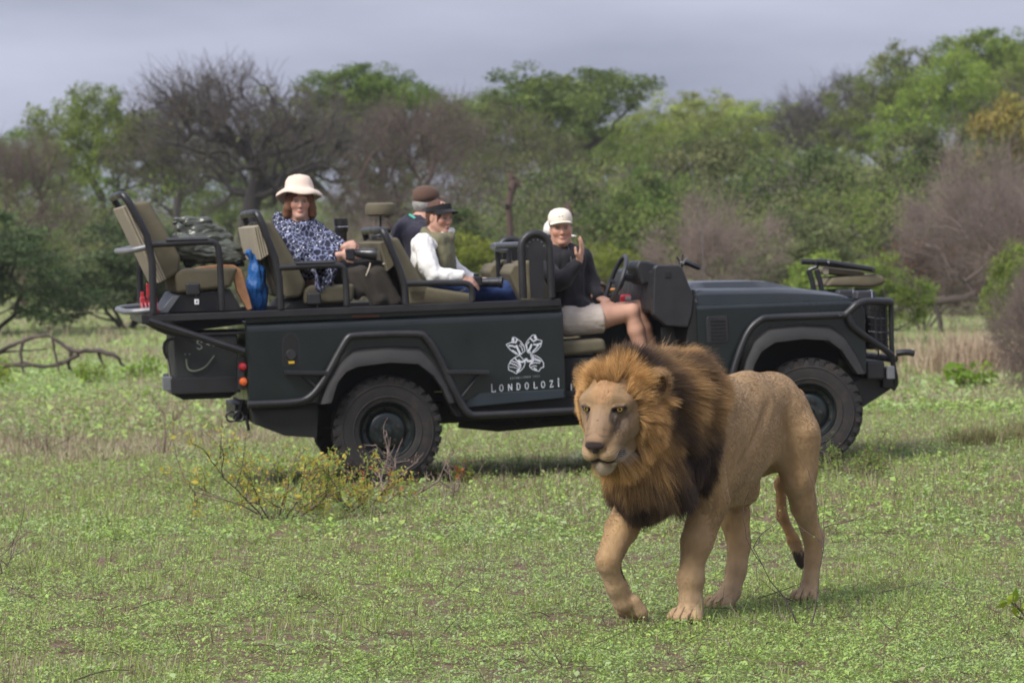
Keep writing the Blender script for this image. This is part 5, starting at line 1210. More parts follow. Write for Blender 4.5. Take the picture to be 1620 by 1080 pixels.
# hair
B = box_body((-.70, .26, 1.94), (-.40, .56, 2.28), .006); P_ = lambda x, y, z: f.hc + R1[0] * x + R1[1] * y + R1[2] * z
B.ell(P_(-.015, 0, .02), (.108, .102, .105), R1, .01)
for q in (1, -1): B.chain([P_(.02, q * .082, .02), P_(.030, q * .088, -.05), P_(.02, q * .096, -.095), P_(.0, q * .088, -.118)], [.028, .031, .027, .014], .02); B.cap(P_(-.05, q * .06, -.02), P_(-.04, q * .055, -.11), .045, .04, .03)
B.ell(P_(.105, 0, -.04), (.10, .058, .088), R1, .01, '-')
f.cloth(B, 'hair', fabric('auburn_hair', (.15, .066, .034), .6, .35, 40), .010, 45, stretch=(1, 1, .3))
# hat: crown and rolled brim, flower
hat = bpy.data.objects.new('sun_hat', None); COL.objects.link(hat); hat.parent = f.e; hat.location = Vector(P_(-.016, 0, .076) - f.root); hat.rotation_euler = (rad(-13), rad(2), rad(0))
HATM = fabric('hat_cloth', (.70, .56, .46), .9, .08)
prof = [(0, .120), (.048, .117), (.082, .102), (.100, .072), (.107, .034), (.110, .010), (.118, .003), (.142, -.006), (.163, -.022), (.174, -.044), (.171, -.055), (.165, -.051), (.158, -.032), (.140, -.012), (.108, -.006)]
b = MB().lathe(prof, n=40); me = b.mesh('hat')
for v in me.vertices:
    r_ = math.hypot(v.co.x, v.co.y); a = math.atan2(v.co.y, v.co.x); v.co.z += (.012 * math.sin(2 * a + .8) + .006 * math.sin(5 * a)) * max(0, (r_ - .1) / .07); v.co += Vector((mnoise.noise(v.co * 18), mnoise.noise(v.co * 18 + Vector((5, 0, 0))), 0)) * .006
me.shade_smooth(); link('hat_body', me, HATM, hat)
b = MB(); r_ = random.Random(2)
for k in range(9):
    a = k * .7; b.lathe([(0, .006), (.012, .003), (.016, -.002), (0, -.004)], (.085 + .010 * math.cos(a) * (k > 0), .075 + .014 * math.sin(a) * (k > 0), .012 + .010 * math.sin(a * 1.7)), 'y', 8, Matrix.Rotation(.6 + .3 * k, 3, 'Z'))
b.build('hat_flower', fabric('pink_felt', (.62, .24, .24)), hat)
# poncho with ring pattern
def poncho_mat():
    m = bpy.data.materials.new('poncho_print'); m.use_nodes = True; N = m.node_tree.nodes; K = m.node_tree.links.new; b = N['Principled BSDF']; b.inputs['Roughness'].default_value = .85
    co = N.new('ShaderNodeTexCoord').outputs['Object']; base = None
    nz_ = N.new('ShaderNodeTexNoise'); nz_.inputs['Scale'].default_value = 14; K(co, nz_.inputs['Vector'])
    ad = N.new('ShaderNodeVectorMath'); ad.operation = 'MULTIPLY_ADD'; ad.inputs[1].default_value = (.02,) * 3; K(nz_.outputs['Color'], ad.inputs[0]); K(co, ad.inputs[2])
    def vor(feat, sc):
        v = N.new('ShaderNodeTexVoronoi'); v.feature = feat; v.inputs['Scale'].default_value = sc; K(ad.outputs[0], v.inputs['Vector']); return v.outputs['Distance']
    def step(src, a, b_, lo, hi):
        q = N.new('ShaderNodeMapRange'); q.inputs[1].default_value = a; q.inputs[2].default_value = b_; q.inputs[3].default_value = lo; q.inputs[4].default_value = hi; K(src, q.inputs[0]); return q.outputs[0]
    def mixc(f_, A, B_):
        q = N.new('ShaderNodeMix'); q.data_type = 'RGBA'; K(f_, q.inputs['Factor'])
        for s_, v in (('A', A), ('B', B_)):
            if isinstance(v, tuple): q.inputs[s_].default_value = (*v, 1)
            else: K(v, q.inputs[s_])
        return q.outputs['Result']
    c = mixc(step(vor('DISTANCE_TO_EDGE', 25), .022, .050, 1, 0), (.012, .014, .035), (.30, .33, .50))
    c = mixc(step(vor('F1', 38), .17, .24, 1, 0), c, (.75, .76, .85)); K(c, b.inputs['Base Color']); return m
PON = poncho_mat()
B = box_body((-.84, .08, 1.40), (-.12, .82, 2.06), .0075)
B.ell((-.56, .46, 1.905), (.17, .15, .085), None, .04); B.chain([(-.56, .48, 1.87), (-.52, .48, 1.75), (-.47, .48, 1.66)], [.155, .185, .18], .04)
B.chain([(-.42, .42, 1.87), (-.33, .32, 1.77), (-.275, .285, 1.76)], [.075, .085, .052], .05); B.chain([(-.67, .38, 1.86), (-.56, .26, 1.72), (-.36, .23, 1.68)], [.085, .10, .06], .05)
B.ell((-.50, .28, 1.70), (.16, .10, .08), None, .05); B.chain([(-.50, .22, 1.66), (-.44, .12, 1.60), (-.45, .115, 1.47)], [.07, .045, .035], .03); B.chain([(-.38, .20, 1.64), (-.36, .13, 1.60), (-.38, .12, 1.50)], [.06, .04, .03], .03)
B.ell((-.70, .46, 1.975), (.045, .08, .065), None, .04)
B.ell(P_(.0, 0, -.10), (.075, .070, .07), R1, .02, '-')
f.cloth(B, 'poncho', PON, .020, 11, stretch=(1, 1, .5))
B = box_body((-.66, .32, 1.90), (-.43, .56, 2.03), .006); B.ell(P_(-.02, 0, -.125), (.076, .070, .034), R1, .01); B.ell(P_(-.02, 0, -.10), (.058, .054, .05), R1, .01, '-'); f.cloth(B, 'polo_neck', fabric('grey_knit', (.16, .16, .15)), .004, 40)
# the brown blanket over her knees
bl = Fig.__new__(Fig); bl.root = np.array((-.1, .45, 1.4)); bl.e = empty('blanket', mw=VT(-.1, .45, 1.4), label='dark olive brown blanket over the knees of the woman in the poncho', cat='blanket')
B = box_body((-.34, .06, 1.28), (.26, .80, 1.72), .008)
B.chain([(-.25, .36, 1.56), (-.02, .34, 1.575), (.07, .34, 1.53), (.11, .34, 1.32)], [.09, .085, .08, .07], .04); B.chain([(-.25, .56, 1.57), (-.02, .56, 1.59), (.08, .56, 1.54), (.13, .56, 1.32)], [.09, .085, .08, .07], .05)
B.cap((-.13, .20, 1.57), (-.02, .17, 1.36), .05, .06, .05); B.cap((.0, .22, 1.56), (.10, .20, 1.34), .05, .055, .05); B.cap((-.20, .24, 1.56), (-.16, .20, 1.42), .05, .05, .04)
V, F = B.mesh(1); N_ = vnormals(V, F); ridg = np.sin((V[:, 0] * 1.0 + V[:, 2] * .42) * 62 + 3 * fbm(V * 6)) * sstep(1.62, 1.45, V[:, 2]); V = V + N_ * (ridg * .007 + (fbm(V * 7) - .5) * .018)[:, None]
link('blanket_cloth', mesh_np('blanket', V - bl.root, F), fabric('blanket_wool', (.034, .028, .022)), bl.e)
b = MB(); b.tube([(-.075 + .1, .085 - .45, .235), (-.085 + .1, .075 - .45, .20), (-.11 + .1, .085 - .45, .145)], [.014, .016, .010], 8, 1, flat=.35); b.tube([(.12, -.33, .225), (.15, -.32, .235)], .010, 8, flat=.4); b.build('blanket_binding', fabric('pale_binding', (.52, .46, .36)), bl.e)
# her cameras
GLB = mat('lens_black', (.012, .012, .014), rough=.32, coat=.3, var=.1)
def lens(e, a, b_, prof, name='lens_barrel'):
    a = Vector(a); d = Vector(b_) - a; q = d.to_track_quat('Z', 'Y').to_matrix(); L0 = d.length
    o = MB().lathe([(r_, h_ * L0) for r_, h_ in prof], a, 'z', 24, q).build(name, GLB, e); return o
e = empty('telephoto_lens', mw=VT(-.255, .33, 1.755), label='black telephoto lens held upright by the woman in the poncho', cat='camera lens')
lens(e, (0, 0, -.02), (.004, 0, .215), [(0, 0), (.030, 0), (.032, .25), (.040, .33), (.042, .55), (.050, .60), (.053, .80), (.054, 1.0), (.048, 1.0), (.046, .9), (0, .88)])
MB().lathe([(.0305, .0), (.034, .002), (.034, .02), (.031, .022)], (0, 0, .025)).build('lens_ring', mat('light_grey', (.5, .52, .50), rough=.5), e)
MB().lathe([(.0535, .0), (.0555, .002), (.0555, .006), (.0535, .008)], (.003, 0, .15)).build('lens_ring', CHR, e)
e = empty('camera', mw=VT(-.16, .20, 1.70), label='black camera with its lens pointing right in the hands of the woman in the poncho', cat='camera')
MB().box((-.05, .03, .005), (.07, .09, .085)).build('camera_body', GLB, e, bevel=.012, seg=3)
lens(e, (-.01, .03, .015), (.15, .02, -.005), [(0, 0), (.030, 0), (.033, .3), (.038, .35), (.038, .6), (.043, .64), (.047, 1.0), (.040, 1.0), (.038, .9), (0, .9)])

# ---- man in the brown cap, behind
f = Fig('man in a brown cap and dark jacket sitting behind the visor woman', (.42, 1.25, 1.45)); R2 = frame((.93, .28, -.02))
B = box_body((.15, .95, 1.36), (.86, 1.60, 2.26), .0065); f.head(B, (.515, 1.25, 2.045), R2, 1.0)
B.chain([(.43, 1.25, 1.90), (.38, 1.25, 1.70), (.36, 1.25, 1.45)], [.09, .13, .13], .05); B.chain([(.38, 1.06, 1.82), (.42, 1.02, 1.58), (.62, 1.05, 1.50)], [.05, .045, .032], .02); B.chain([(.38, 1.44, 1.82), (.42, 1.48, 1.58), (.62, 1.45, 1.50)], [.05, .045, .032], .02)
f.hand(B, (.62, 1.05, 1.50), (1, .1, -.1), (0, 0, 1), .6, 1); f.hand(B, (.62, 1.45, 1.50), (1, -.1, -.1), (0, 0, 1), .6, -1)
f.body(B, (.50, .27, .20), (.38, .17, .14), (.25, .23, .2))
PH = lambda x, y, z: f.hc + R2[0] * x + R2[1] * y + R2[2] * z
B = box_body((.36, 1.13, 1.95), (.62, 1.37, 2.2), .006); B.ell(PH(-.018, 0, .02), (.098, .083, .085), R2, .01); B.ell(PH(.085, 0, -.03), (.085, .09, .085), R2, .01, '-'); B.ell(PH(0, 0, -.11), (.12, .12, .06), R2, .01, '-'); f.cloth(B, 'hair', fabric('grey_hair', (.30, .28, .26), .7, .3, 40), .005, 40)
def cap(f, R, off, m, rotz, label=None, brim=True, k=1.0, logo=None):
    P0 = f.hc + R[0] * off[0] + R[1] * off[1] + R[2] * off[2] - f.root
    c = bpy.data.objects.new('cap', None); COL.objects.link(c); c.parent = f.e; c.matrix_local = Matrix.Translation(P0) @ Matrix(R.T.tolist()).to_4x4() @ Matrix.Rotation(rotz, 4, 'Y')
    b = MB(); rings = []
    for h_, rx, ry, dx in ((-.012, .104, .087, -.008), (.03, .109, .092, -.006), (.065, .103, .087, -.006), (.095, .078, .068, -.010), (.110, .043, .038, -.016), (.115, .004, .004, -.02)):
        rings.append([(dx + rx * k * math.cos(a), ry * k * math.sin(a), h_) for a in np.linspace(0, 2 * math.pi, 29)[:-1]])
    b.loft(rings, caps=False); me = b.mesh('cap_crown'); me.shade_smooth(); o = link('cap_crown', me, m, c); sm = o.modifiers.new('thick', 'SOLIDIFY'); sm.thickness = .004
    if brim:
        b = MB(); rings = []
        for t in np.linspace(-1, 1, 13):
            a = t * 1.15; x0, y0 = -.008 + .104 * k * math.cos(a), .087 * k * math.sin(a); ext = .060 * math.cos(t * 1.45) ** .6; z = .012 - .16 * y0 * y0 / .09; x1, y1 = x0 + ext, y0 * (1 + .05)
            rings.append([(x0, y0, .014), (x1, y1, z - .006), (x1, y1, z - .010), (x0, y0, .008)])
        b.loft(rings); b.build('cap_peak', m, c)
    if logo:
        b = MB(); 
        for s_ in (1, -1):
            for t in (1, -1): b.tube([(.098, 0, .040), (.097, s_ * .016, .040 + t * .013)], [.0015, .005], 6)
        b.build('cap_emblem', logo, c)
    return c
BCAP = fabric('brown_cap', (.105, .060, .042)); cap(f, R2, (0, 0, .048), BCAP, rad(-6))
B = box_body((.12, .92, 1.42), (.66, 1.58, 1.98), .009); B.ell((.42, 1.25, 1.86), (.14, .20, .09), None, .05); B.chain([(.40, 1.25, 1.82), (.36, 1.25, 1.62)], [.17, .19], .05); B.chain([(.38, 1.06, 1.82), (.40, 1.02, 1.60), (.56, 1.05, 1.52)], [.09, .075, .06], .04); B.chain([(.38, 1.44, 1.82), (.40, 1.48, 1.60), (.56, 1.45, 1.52)], [.09, .075, .06], .04)
B.cap((.43, 1.25, 1.90), (.42, 1.25, 1.965), .078, .076, .02); B.ell((.46, 1.25, 2.0), (.058, .058, .07), None, .008, '-'); f.cloth(B, 'jacket', fabric('navy_jacket', (.028, .026, .040)), .016, 12)
MB().tube([(.365 - .42, 1.175 - 1.25, 1.985 - 1.45), (.42 - .42, 1.155 - 1.25, 1.945 - 1.45), (.50 - .42, 1.165 - 1.25, 1.885 - 1.45)], [.020, .026, .018], 8, 1, flat=.5).build('collar', fabric('teal_lining', (.10, .52, .40)), f.e)

# ---- woman with the visor
f = Fig('smiling woman in a dark visor, olive scarf and white jacket, third row', (.45, .5, 1.4)); R3 = frame((.62, -.76, -.13), (-.02, .0, 1))
B = box_body((.16, .02, 1.28), (1.18, .90, 2.13), .0062); f.head(B, (.497, .44, 1.955), R3, 1.0, smile=1.5)
B.chain([(.45, .49, 1.79), (.42, .50, 1.62), (.38, .50, 1.44)], [.09, .125, .13], .05); B.chain([(.36, .30, 1.76), (.40, .20, 1.53), (.60, .155, 1.51)], [.05, .042, .028], .02); B.chain([(.52, .68, 1.74), (.60, .70, 1.54), (.74, .50, 1.47)], [.05, .042, .028], .02)
f.hand(B, (.605, .150, 1.508), (.93, .05, -.36), (.15, -.65, .9), .55, -1, 1.0, .6); f.hand(B, (.74, .47, 1.47), (.8, -.5, .1), (0, -.3, 1), .9, 1)
B.chain([(.42, .42, 1.40), (.98, .38, 1.39), (1.02, .38, 1.30)], [.085, .062, .055], .03); B.chain([(.42, .60, 1.40), (.98, .60, 1.39), (1.02, .60, 1.30)], [.085, .062, .055], .03)
f.body(B, (.50, .28, .205), (.45, .17, .15), (.12, .07, .045))
PH = lambda x, y, z: f.hc + R3[0] * x + R3[1] * y + R3[2] * z
B = box_body((.34, .30, 1.84), (.64, .60, 2.14), .006); B.ell(PH(-.018, 0, .040), (.100, .085, .088), R3, .01); B.ell(PH(-.045, 0, -.01), (.062, .078, .075), R3, .02); B.ell(PH(.105, 0, -.035), (.080, .075, .080), R3, .01, '-'); B.ell(PH(.02, .095, -.03), (.04, .04, .045), R3, .01, '-'); B.ell(PH(.02, -.095, -.03), (.04, .04, .045), R3, .01, '-'); B.ell(PH(0, 0, -.12), (.10, .12, .045), R3, .01, '-')
B.chain([PH(.055, -.068, .02), PH(.045, -.074, -.025)], [.014, .006], .01)
f.cloth(B, 'hair', fabric('brown_hair', (.085, .038, .022), .6, .35, 40), .012, 45, stretch=(1, 1, .5))
c = bpy.data.objects.new('visor', None); COL.objects.link(c); c.parent = f.e; c.matrix_local = Matrix.Translation(f.hc + R3[2] * .046 - f.root) @ Matrix(R3.T.tolist()).to_4x4() @ Matrix.Rotation(rad(-10), 4, 'Y')
VIS = fabric('visor_cloth', (.012, .012, .014)); rings = []
for a in np.linspace(-math.pi, math.pi, 33):
    w_ = .034 + .016 * max(0, math.cos(a)); rings.append([(-.012 + .110 * math.cos(a), .094 * math.sin(a), 0), (-.012 + .104 * math.cos(a), .089 * math.sin(a), w_), (-.012 + .100 * math.cos(a), .085 * math.sin(a), w_), (-.012 + .105 * math.cos(a), .089 * math.sin(a), 0)])
MB().loft(rings, caps=False).build('visor_band', VIS, c)
b = MB(); rings = []
for t in np.linspace(-1, 1, 13):
    a = t * 1.25; x0, y0 = -.012 + .108 * math.cos(a), .092 * math.sin(a); ext = .070 * math.cos(t * 1.45) ** .6; z = -.15 * y0 * y0 / .09; rings.append([(x0, y0, .008), (x0 + ext, y0 * 1.06, z - .014), (x0 + ext, y0 * 1.06, z - .018), (x0, y0, .002)])
b.loft(rings); b.build('visor_peak', VIS, c)
b = MB(); b.tube([(r_[1][0] - .002, r_[1][1], r_[1][2] - .002) for r_ in rings[4:-4]], .0018, 6); b.build('visor_trim', fabric('red_trim', (.5, .06, .03)), c)
WJ = fabric('white_jacket', (.78, .76, .73), .8, .05)
def wsleeves(B):
    B.chain([(.35, .30, 1.765), (.37, .215, 1.60), (.41, .19, 1.53)], [.080, .070, .064], .04); B.chain([(.41, .19, 1.53), (.50, .165, 1.515), (.60, .155, 1.512)], [.064, .056, .043], .03)
    B.chain([(.53, .68, 1.74), (.61, .70, 1.56), (.74, .52, 1.48)], [.078, .068, .045], .04)
B = box_body((.18, .04, 1.34), (.82, .86, 1.92), .0075); wsleeves(B); B.ell((.44, .50, 1.755), (.15, .20, .075), None, .04); B.chain([(.44, .50, 1.72), (.40, .50, 1.48)], [.145, .15], .05)
B.cap((.52, .40, 1.83), (.58, .42, 1.85), .03, .03, .02); B.ell((.46, .47, 1.86), (.07, .07, .09), None, .01, '-'); B.ell((.615, .15, 1.51), (.02, .03, .03), None, .005, '-')
f.cloth(B, 'jacket', WJ, .020, 13, stretch=(1, 1, .7))
B = box_body((.20, .14, 1.34), (.74, .86, 1.92), .0075); B.chain([(.475, .47, 1.70), (.45, .46, 1.58), (.42, .47, 1.42)], [.135, .150, .152], .04); B.ell((.50, .38, 1.66), (.085, .10, .16), None, .04); B.chain([(.40, .40, 1.82), (.48, .34, 1.79), (.56, .40, 1.80), (.54, .52, 1.84)], [.038, .046, .040, .035], .03); B.chain([(.38, .44, 1.85), (.44, .56, 1.86)], [.035, .035], .03); B.ell((.35, .20, 1.72), (.10, .09, .2), None, .02, '-')
f.cloth(B, 'scarf', fabric('olive_knit', (.155, .145, .085)), .016, 14)
B = box_body((.28, .24, 1.22), (1.16, .76, 1.52), .008); B.chain([(.42, .40, 1.40), (.70, .39, 1.40), (.98, .38, 1.385), (1.03, .38, 1.28)], [.095, .085, .075, .06], .03); B.chain([(.42, .60, 1.40), (.98, .60, 1.385), (1.03, .60, 1.28)], [.095, .075, .06], .03)
f.cloth(B, 'jeans', fabric('blue_denim', (.022, .045, .14)), .010, 16, stretch=(.5, 1, 1))
e = empty('camera', mw=VT(.74, .20, 1.455), label='black camera with a long lens on the lap of the visor woman', cat='camera')
MB().box((-.01, .05, .015), (.075, .10, .075)).build('camera_body', GLB, e, bevel=.012, seg=3); MB().box((-.01, .05, .062), (.04, .05, .03)).build('viewfinder', GLB, e, bevel=.01)
lens(e, (.02, .04, .005), (.175, -.01, .0), [(0, 0), (.033, 0), (.033, .4), (.036, .42), (.036, .85), (.041, .88), (.041, 1.0), (.035, 1.0), (.033, .92), (0, .92)])
MB().tube([(-.04, .0, .02), (-.10, -.05, -.03), (-.16, -.02, -.06)], .008, 6, 1, flat=.4).build('camera_strap', fabric('strap_grey', (.10, .10, .09)), e)

# ---- driver
f = Fig('driver in a cream cap, black jacket and khaki shorts gesturing with one hand', (1.42, .42, 1.1)); R4 = frame((-.10, -1, -.02), (-.05, 0, 1))
B = Body(axes(1.08, 2.30, .0065), axes(.08, .76, .0062), axes(.66, 2.02, .0066)); f.head(B, (1.398, .36, 1.835), R4, 1.0)
B.chain([(1.40, .42, 1.68), (1.42, .45, 1.50), (1.43, .45, 1.20)], [.10, .135, .13], .05)
B.chain([(1.23, .36, 1.61), (1.32, .19, 1.43), (1.465, .155, 1.55)], [.055, .045, .030], .02); B.chain([(1.57, .50, 1.60), (1.62, .48, 1.40), (1.655, .36, 1.32)], [.055, .045, .030], .02)
f.hand(B, (1.487, .145, 1.590), (.30, .0, 1), (.88, -.45, -.2), .38, 1, 1.08, 1.4); f.hand(B, (1.655, .35, 1.315), (.75, -.55, -.35), (.1, -.5, .9), .7, 1, 1.0)
B.chain([(1.46, .34, 1.14), (1.68, .30, 1.17), (1.89, .27, 1.195)], [.095, .088, .064], .03); B.chain([(1.89, .27, 1.19), (1.925, .27, 1.06), (1.97, .27, .88), (2.03, .27, .70)], [.060, .064, .052, .035], .02); B.ell((1.91, .27, 1.205), (.045, .05, .05), None, .02)
B.chain([(1.46, .54, 1.13), (1.72, .56, 1.17), (2.00, .56, 1.215)], [.095, .085, .062], .03); B.chain([(2.00, .56, 1.21), (2.045, .55, 1.06), (2.09, .54, .88), (2.14, .54, .72)], [.058, .058, .048, .035], .02)
f.body(B, (.50, .275, .19), (.38, .16, .13), (.09, .06, .04))
PH = lambda x, y, z: f.hc + R4[0] * x + R4[1] * y + R4[2] * z
B = box_body((1.28, .24, 1.72), (1.52, .50, 1.99), .006); B.ell(PH(-.018, 0, .025), (.096, .082, .088), R4, .01); B.ell(PH(.080, 0, -.03), (.085, .09, .085), R4, .01, '-'); B.ell(PH(0, 0, -.115), (.12, .12, .06), R4, .01, '-'); f.cloth(B, 'hair', fabric('dark_hair', (.035, .022, .015), .6, .3, 40), .004, 40)
CCAP = fabric('cream_cap', (.76, .68, .56), .85, .06); cap(f, R4, (-.004, 0, .042), CCAP, rad(-2), logo=fabric('grey_emblem', (.25, .26, .28)))
BJ = fabric('black_jacket', (.014, .013, .016), .75, .2)
B = box_body((1.10, .10, 1.12), (1.78, .78, 1.78), .0085); B.ell((1.41, .43, 1.62), (.185, .15, .10), None, .05); B.chain([(1.41, .43, 1.58), (1.43, .44, 1.24)], [.16, .155], .05); B.ell((1.52, .38, 1.24), (.10, .14, .08), None, .04)
B.chain([(1.215, .36, 1.61), (1.31, .20, 1.45), (1.375, .175, 1.46)], [.085, .075, .066], .04); B.chain([(1.375, .175, 1.46), (1.468, .150, 1.568)], [.062, .048], .03); B.chain([(1.57, .49, 1.61), (1.625, .48, 1.42), (1.66, .36, 1.328)], [.085, .072, .046], .04)
B.cap((1.40, .40, 1.66), (1.40, .375, 1.735), .074, .070, .02); B.ell(PH(.0, 0, -.075), (.075, .058, .055), R4, .006, '-'); f.cloth(B, 'jacket', BJ, .018, 12)
MB().tube([(1.435 - 1.42, .32 - .42, 1.72 - 1.1), (1.45 - 1.42, .27 - .42, 1.62 - 1.1), (1.46 - 1.42, .275 - .42, 1.45 - 1.1)], .0035, 6).build('zip', mat('zip_grey', (.12, .12, .13), rough=.4), f.e)
B = box_body((1.28, .12, .98), (1.80, .76, 1.30), .008); B.chain([(1.42, .34, 1.15), (1.66, .30, 1.155)], [.125, .112], .03); B.chain([(1.42, .54, 1.15), (1.67, .56, 1.16)], [.125, .112], .03); B.cut((1, 0, .1), 1.79, .004); f.cloth(B, 'shorts', fabric('khaki_shorts', (.50, .43, .37)), .012, 16, stretch=(.6, 1, 1))

# ---- tracker hidden behind the driver
f = Fig('dark skinned man in a white cap, mostly hidden behind the driver', (1.50, 1.3, 1.1)); R5 = frame((.8, -.45, -.05))
B = box_body((1.22, .95, 1.05), (2.02, 1.60, 1.95), .0072); f.head(B, (1.525, 1.28, 1.755), R5, .98); B.chain([(1.47, 1.30, 1.60), (1.46, 1.30, 1.42), (1.45, 1.30, 1.15)], [.09, .12, .12], .05)
B.chain([(1.46, 1.12, 1.53), (1.60, 1.12, 1.40), (1.77, 1.24, 1.395)], [.05, .042, .030], .02); B.chain([(1.46, 1.48, 1.53), (1.60, 1.48, 1.35), (1.72, 1.42, 1.30)], [.05, .042, .030], .02)
f.hand(B, (1.775, 1.25, 1.405), (.9, .1, -.05), (.1, -.2, 1), 1.0, -1, 1.05, .5); f.hand(B, (1.72, 1.42, 1.30), (1, 0, -.3), (0, 0, 1), .6, 1); B.chain([(1.46, 1.2, 1.12), (1.95, 1.2, 1.12)], [.08, .06], .03); B.chain([(1.46, 1.4, 1.12), (1.95, 1.4, 1.12)], [.08, .06], .03)
f.body(B, (.075, .042, .032), (.06, .03, .025), (.02, .015, .012)); cap(f, R5, (.0, 0, .040), fabric('white_cap', (.75, .70, .64), .85, .05), rad(6))
B = box_body((1.24, .98, 1.10), (1.80, 1.60, 1.68), .009); B.ell((1.46, 1.30, 1.52), (.15, .20, .10), None, .05); B.chain([(1.46, 1.30, 1.50), (1.45, 1.30, 1.20)], [.16, .16], .05); B.chain([(1.46, 1.12, 1.53), (1.60, 1.13, 1.41), (1.71, 1.20, 1.40)], [.08, .065, .045], .04); B.chain([(1.46, 1.48, 1.53), (1.60, 1.48, 1.37), (1.68, 1.44, 1.32)], [.08, .065, .05], .04); f.cloth(B, 'jacket', fabric('dark_jacket', (.03, .03, .032)), .014, 13)

# ---- things lying on the rearmost row
def lump(name, label, cat, root, prims, m, lo, hi, h=.009, wr=.03, fr=9, st=(1, 1, 1), extra=None):
    e = empty(name, mw=VT(*root), label=label, cat=cat); B = box_body(lo, hi, h)
    for p in prims: getattr(B, p[0])(*p[1:])
    V, F = B.mesh(1); N_ = vnormals(V, F); w = np.abs(fbm(V * np.array(st) * fr, 4) - .5) * 2; V = V + N_ * ((w - .3) * wr)[:, None]
    link('cloth', mesh_np(name, V - np.array(root), F), m, e); return e
lump('raincoats', 'crumpled grey green raincoats heaped on the rearmost seat row', 'raincoat', (-1.2, .8, 1.75), [
    ('chain', [(-1.44, .75, 2.00), (-1.36, .75, 1.985), (-1.22, .75, 1.96), (-1.08, .75, 1.85), (-.96, .72, 1.72)], [.035, .05, .055, .055, .04], .03),
    ('chain', [(-1.42, .6, 1.95), (-1.40, .6, 1.78), (-1.36, .6, 1.70)], [.04, .06, .06], .03), ('cap', (-1.38, .55, 1.80), (-1.02, .55, 1.70), .10, .06, .05), ('cap', (-1.36, .95, 1.85), (-1.0, .95, 1.72), .11, .06, .05),
    ('cap', (-1.30, .75, 1.86), (-1.05, .7, 1.75), .09, .07, .05), ('cap', (-1.05, .6, 1.72), (-.97, .58, 1.66), .04, .03, .04)], mat('raincoat', (.070, .076, .060), rough=.33, var=.35, vscale=6, bump=.3, bscale=25, spec=.5), (-1.55, .35, 1.58), (-.88, 1.15, 2.08), wr=.060, fr=8, st=(.6, .9, 1.8))
lump('blue_bag', 'bright blue water bottle bag hanging between the first two seat rows', 'bag', (-.89, .5, 1.5), [
    ('chain', [(-.93, .45, 1.73), (-.90, .45, 1.70), (-.88, .45, 1.60), (-.89, .45, 1.48), (-.885, .45, 1.36)], [.022, .030, .064, .084, .080], .02), ('cap', (-.94, .44, 1.74), (-.905, .44, 1.69), .028, .02, .01)], fabric('blue_nylon', (.010, .085, .28), .45), (-1.02, .32, 1.28), (-.76, .58, 1.80), h=.006, wr=.030, fr=14, st=(1.4, 1, .5))
e = empty('leather_strap', mw=VT(-1.2, .14, 1.6), label='tan leather gun sleeve lying over the rearmost seat cushion', cat='leather strap')
LEA = mat('tan_leather', (.40, .19, .085), rough=.6, var=.25, vscale=14, bump=.2, bscale=80)
pts = [(-1.46, 1.605), (-1.43, 1.62), (-1.30, 1.642), (-1.18, 1.648), (-1.08, 1.640), (-1.045, 1.61), (-1.035, 1.55), (-1.02, 1.48), (-.99, 1.40), (-.965, 1.33)]; wd = [.012, .014, .015, .018, .022, .030, .036, .036, .028, .018]
b = MB(); rings = []
for (x, z), w_ in zip(pts, wd):
    i = pts.index((x, z)); a = Vector((pts[min(i + 1, 9)][0] - pts[max(i - 1, 0)][0], 0, pts[min(i + 1, 9)][1] - pts[max(i - 1, 0)][1])).normalized(); n_ = Vector((-a.z, 0, a.x)); p = Vector((x + 1.2, .0, z - 1.6))
    rings.append([p - n_ * w_ + Vector((0, -.012, 0)), p + n_ * w_ + Vector((0, -.012, 0)), p + n_ * w_ + Vector((0, .09, 0)), p - n_ * w_ + Vector((0, .09, 0))])
b.loft(rings).build('strap_leather', LEA, e, bevel=.006)
MB().tube([(-.27, 0, .0), (-.24, -.01, .015), (-.235, -.01, -.02)], .012, 6, 1).build('strap_loop', LEA, e)
e = empty('lifting_jack', mw=VT(-1.70, .12, 1.33), label='bright red jack standing on the rear step behind the last seat row', cat='jack')
RJ = mat('red_jack', (.33, .012, .022), rough=.4, var=.25, vscale=20, coat=.3)
MB().box((0, 0, .075), (.125, .10, .10)).box((0, 0, .015), (.14, .12, .03)).build('jack_base', RJ, e, bevel=.012); MB().box((.01, .0, .165), (.05, .035, .11)).build('jack_post', RJ, e, bevel=.006); MB().box((-.045, 0, .14), (.025, .03, .04)).build('jack_lug', RJ, e, bevel=.004)
for k in range(5): MB().tube([(-.055 + k * .027, -.055, .02), (-.05 + k * .027, -.065, .045), (-.055 + k * .027, -.055, .08)], .007, 6).build('jack_link', mat('scuffed_red', (.50, .16, .18), rough=.5), e)
for k in range(3): MB().box((-.025 + k * .028, -.052, .115), (.012, .008, .03)).build('jack_slot', DRK, e)
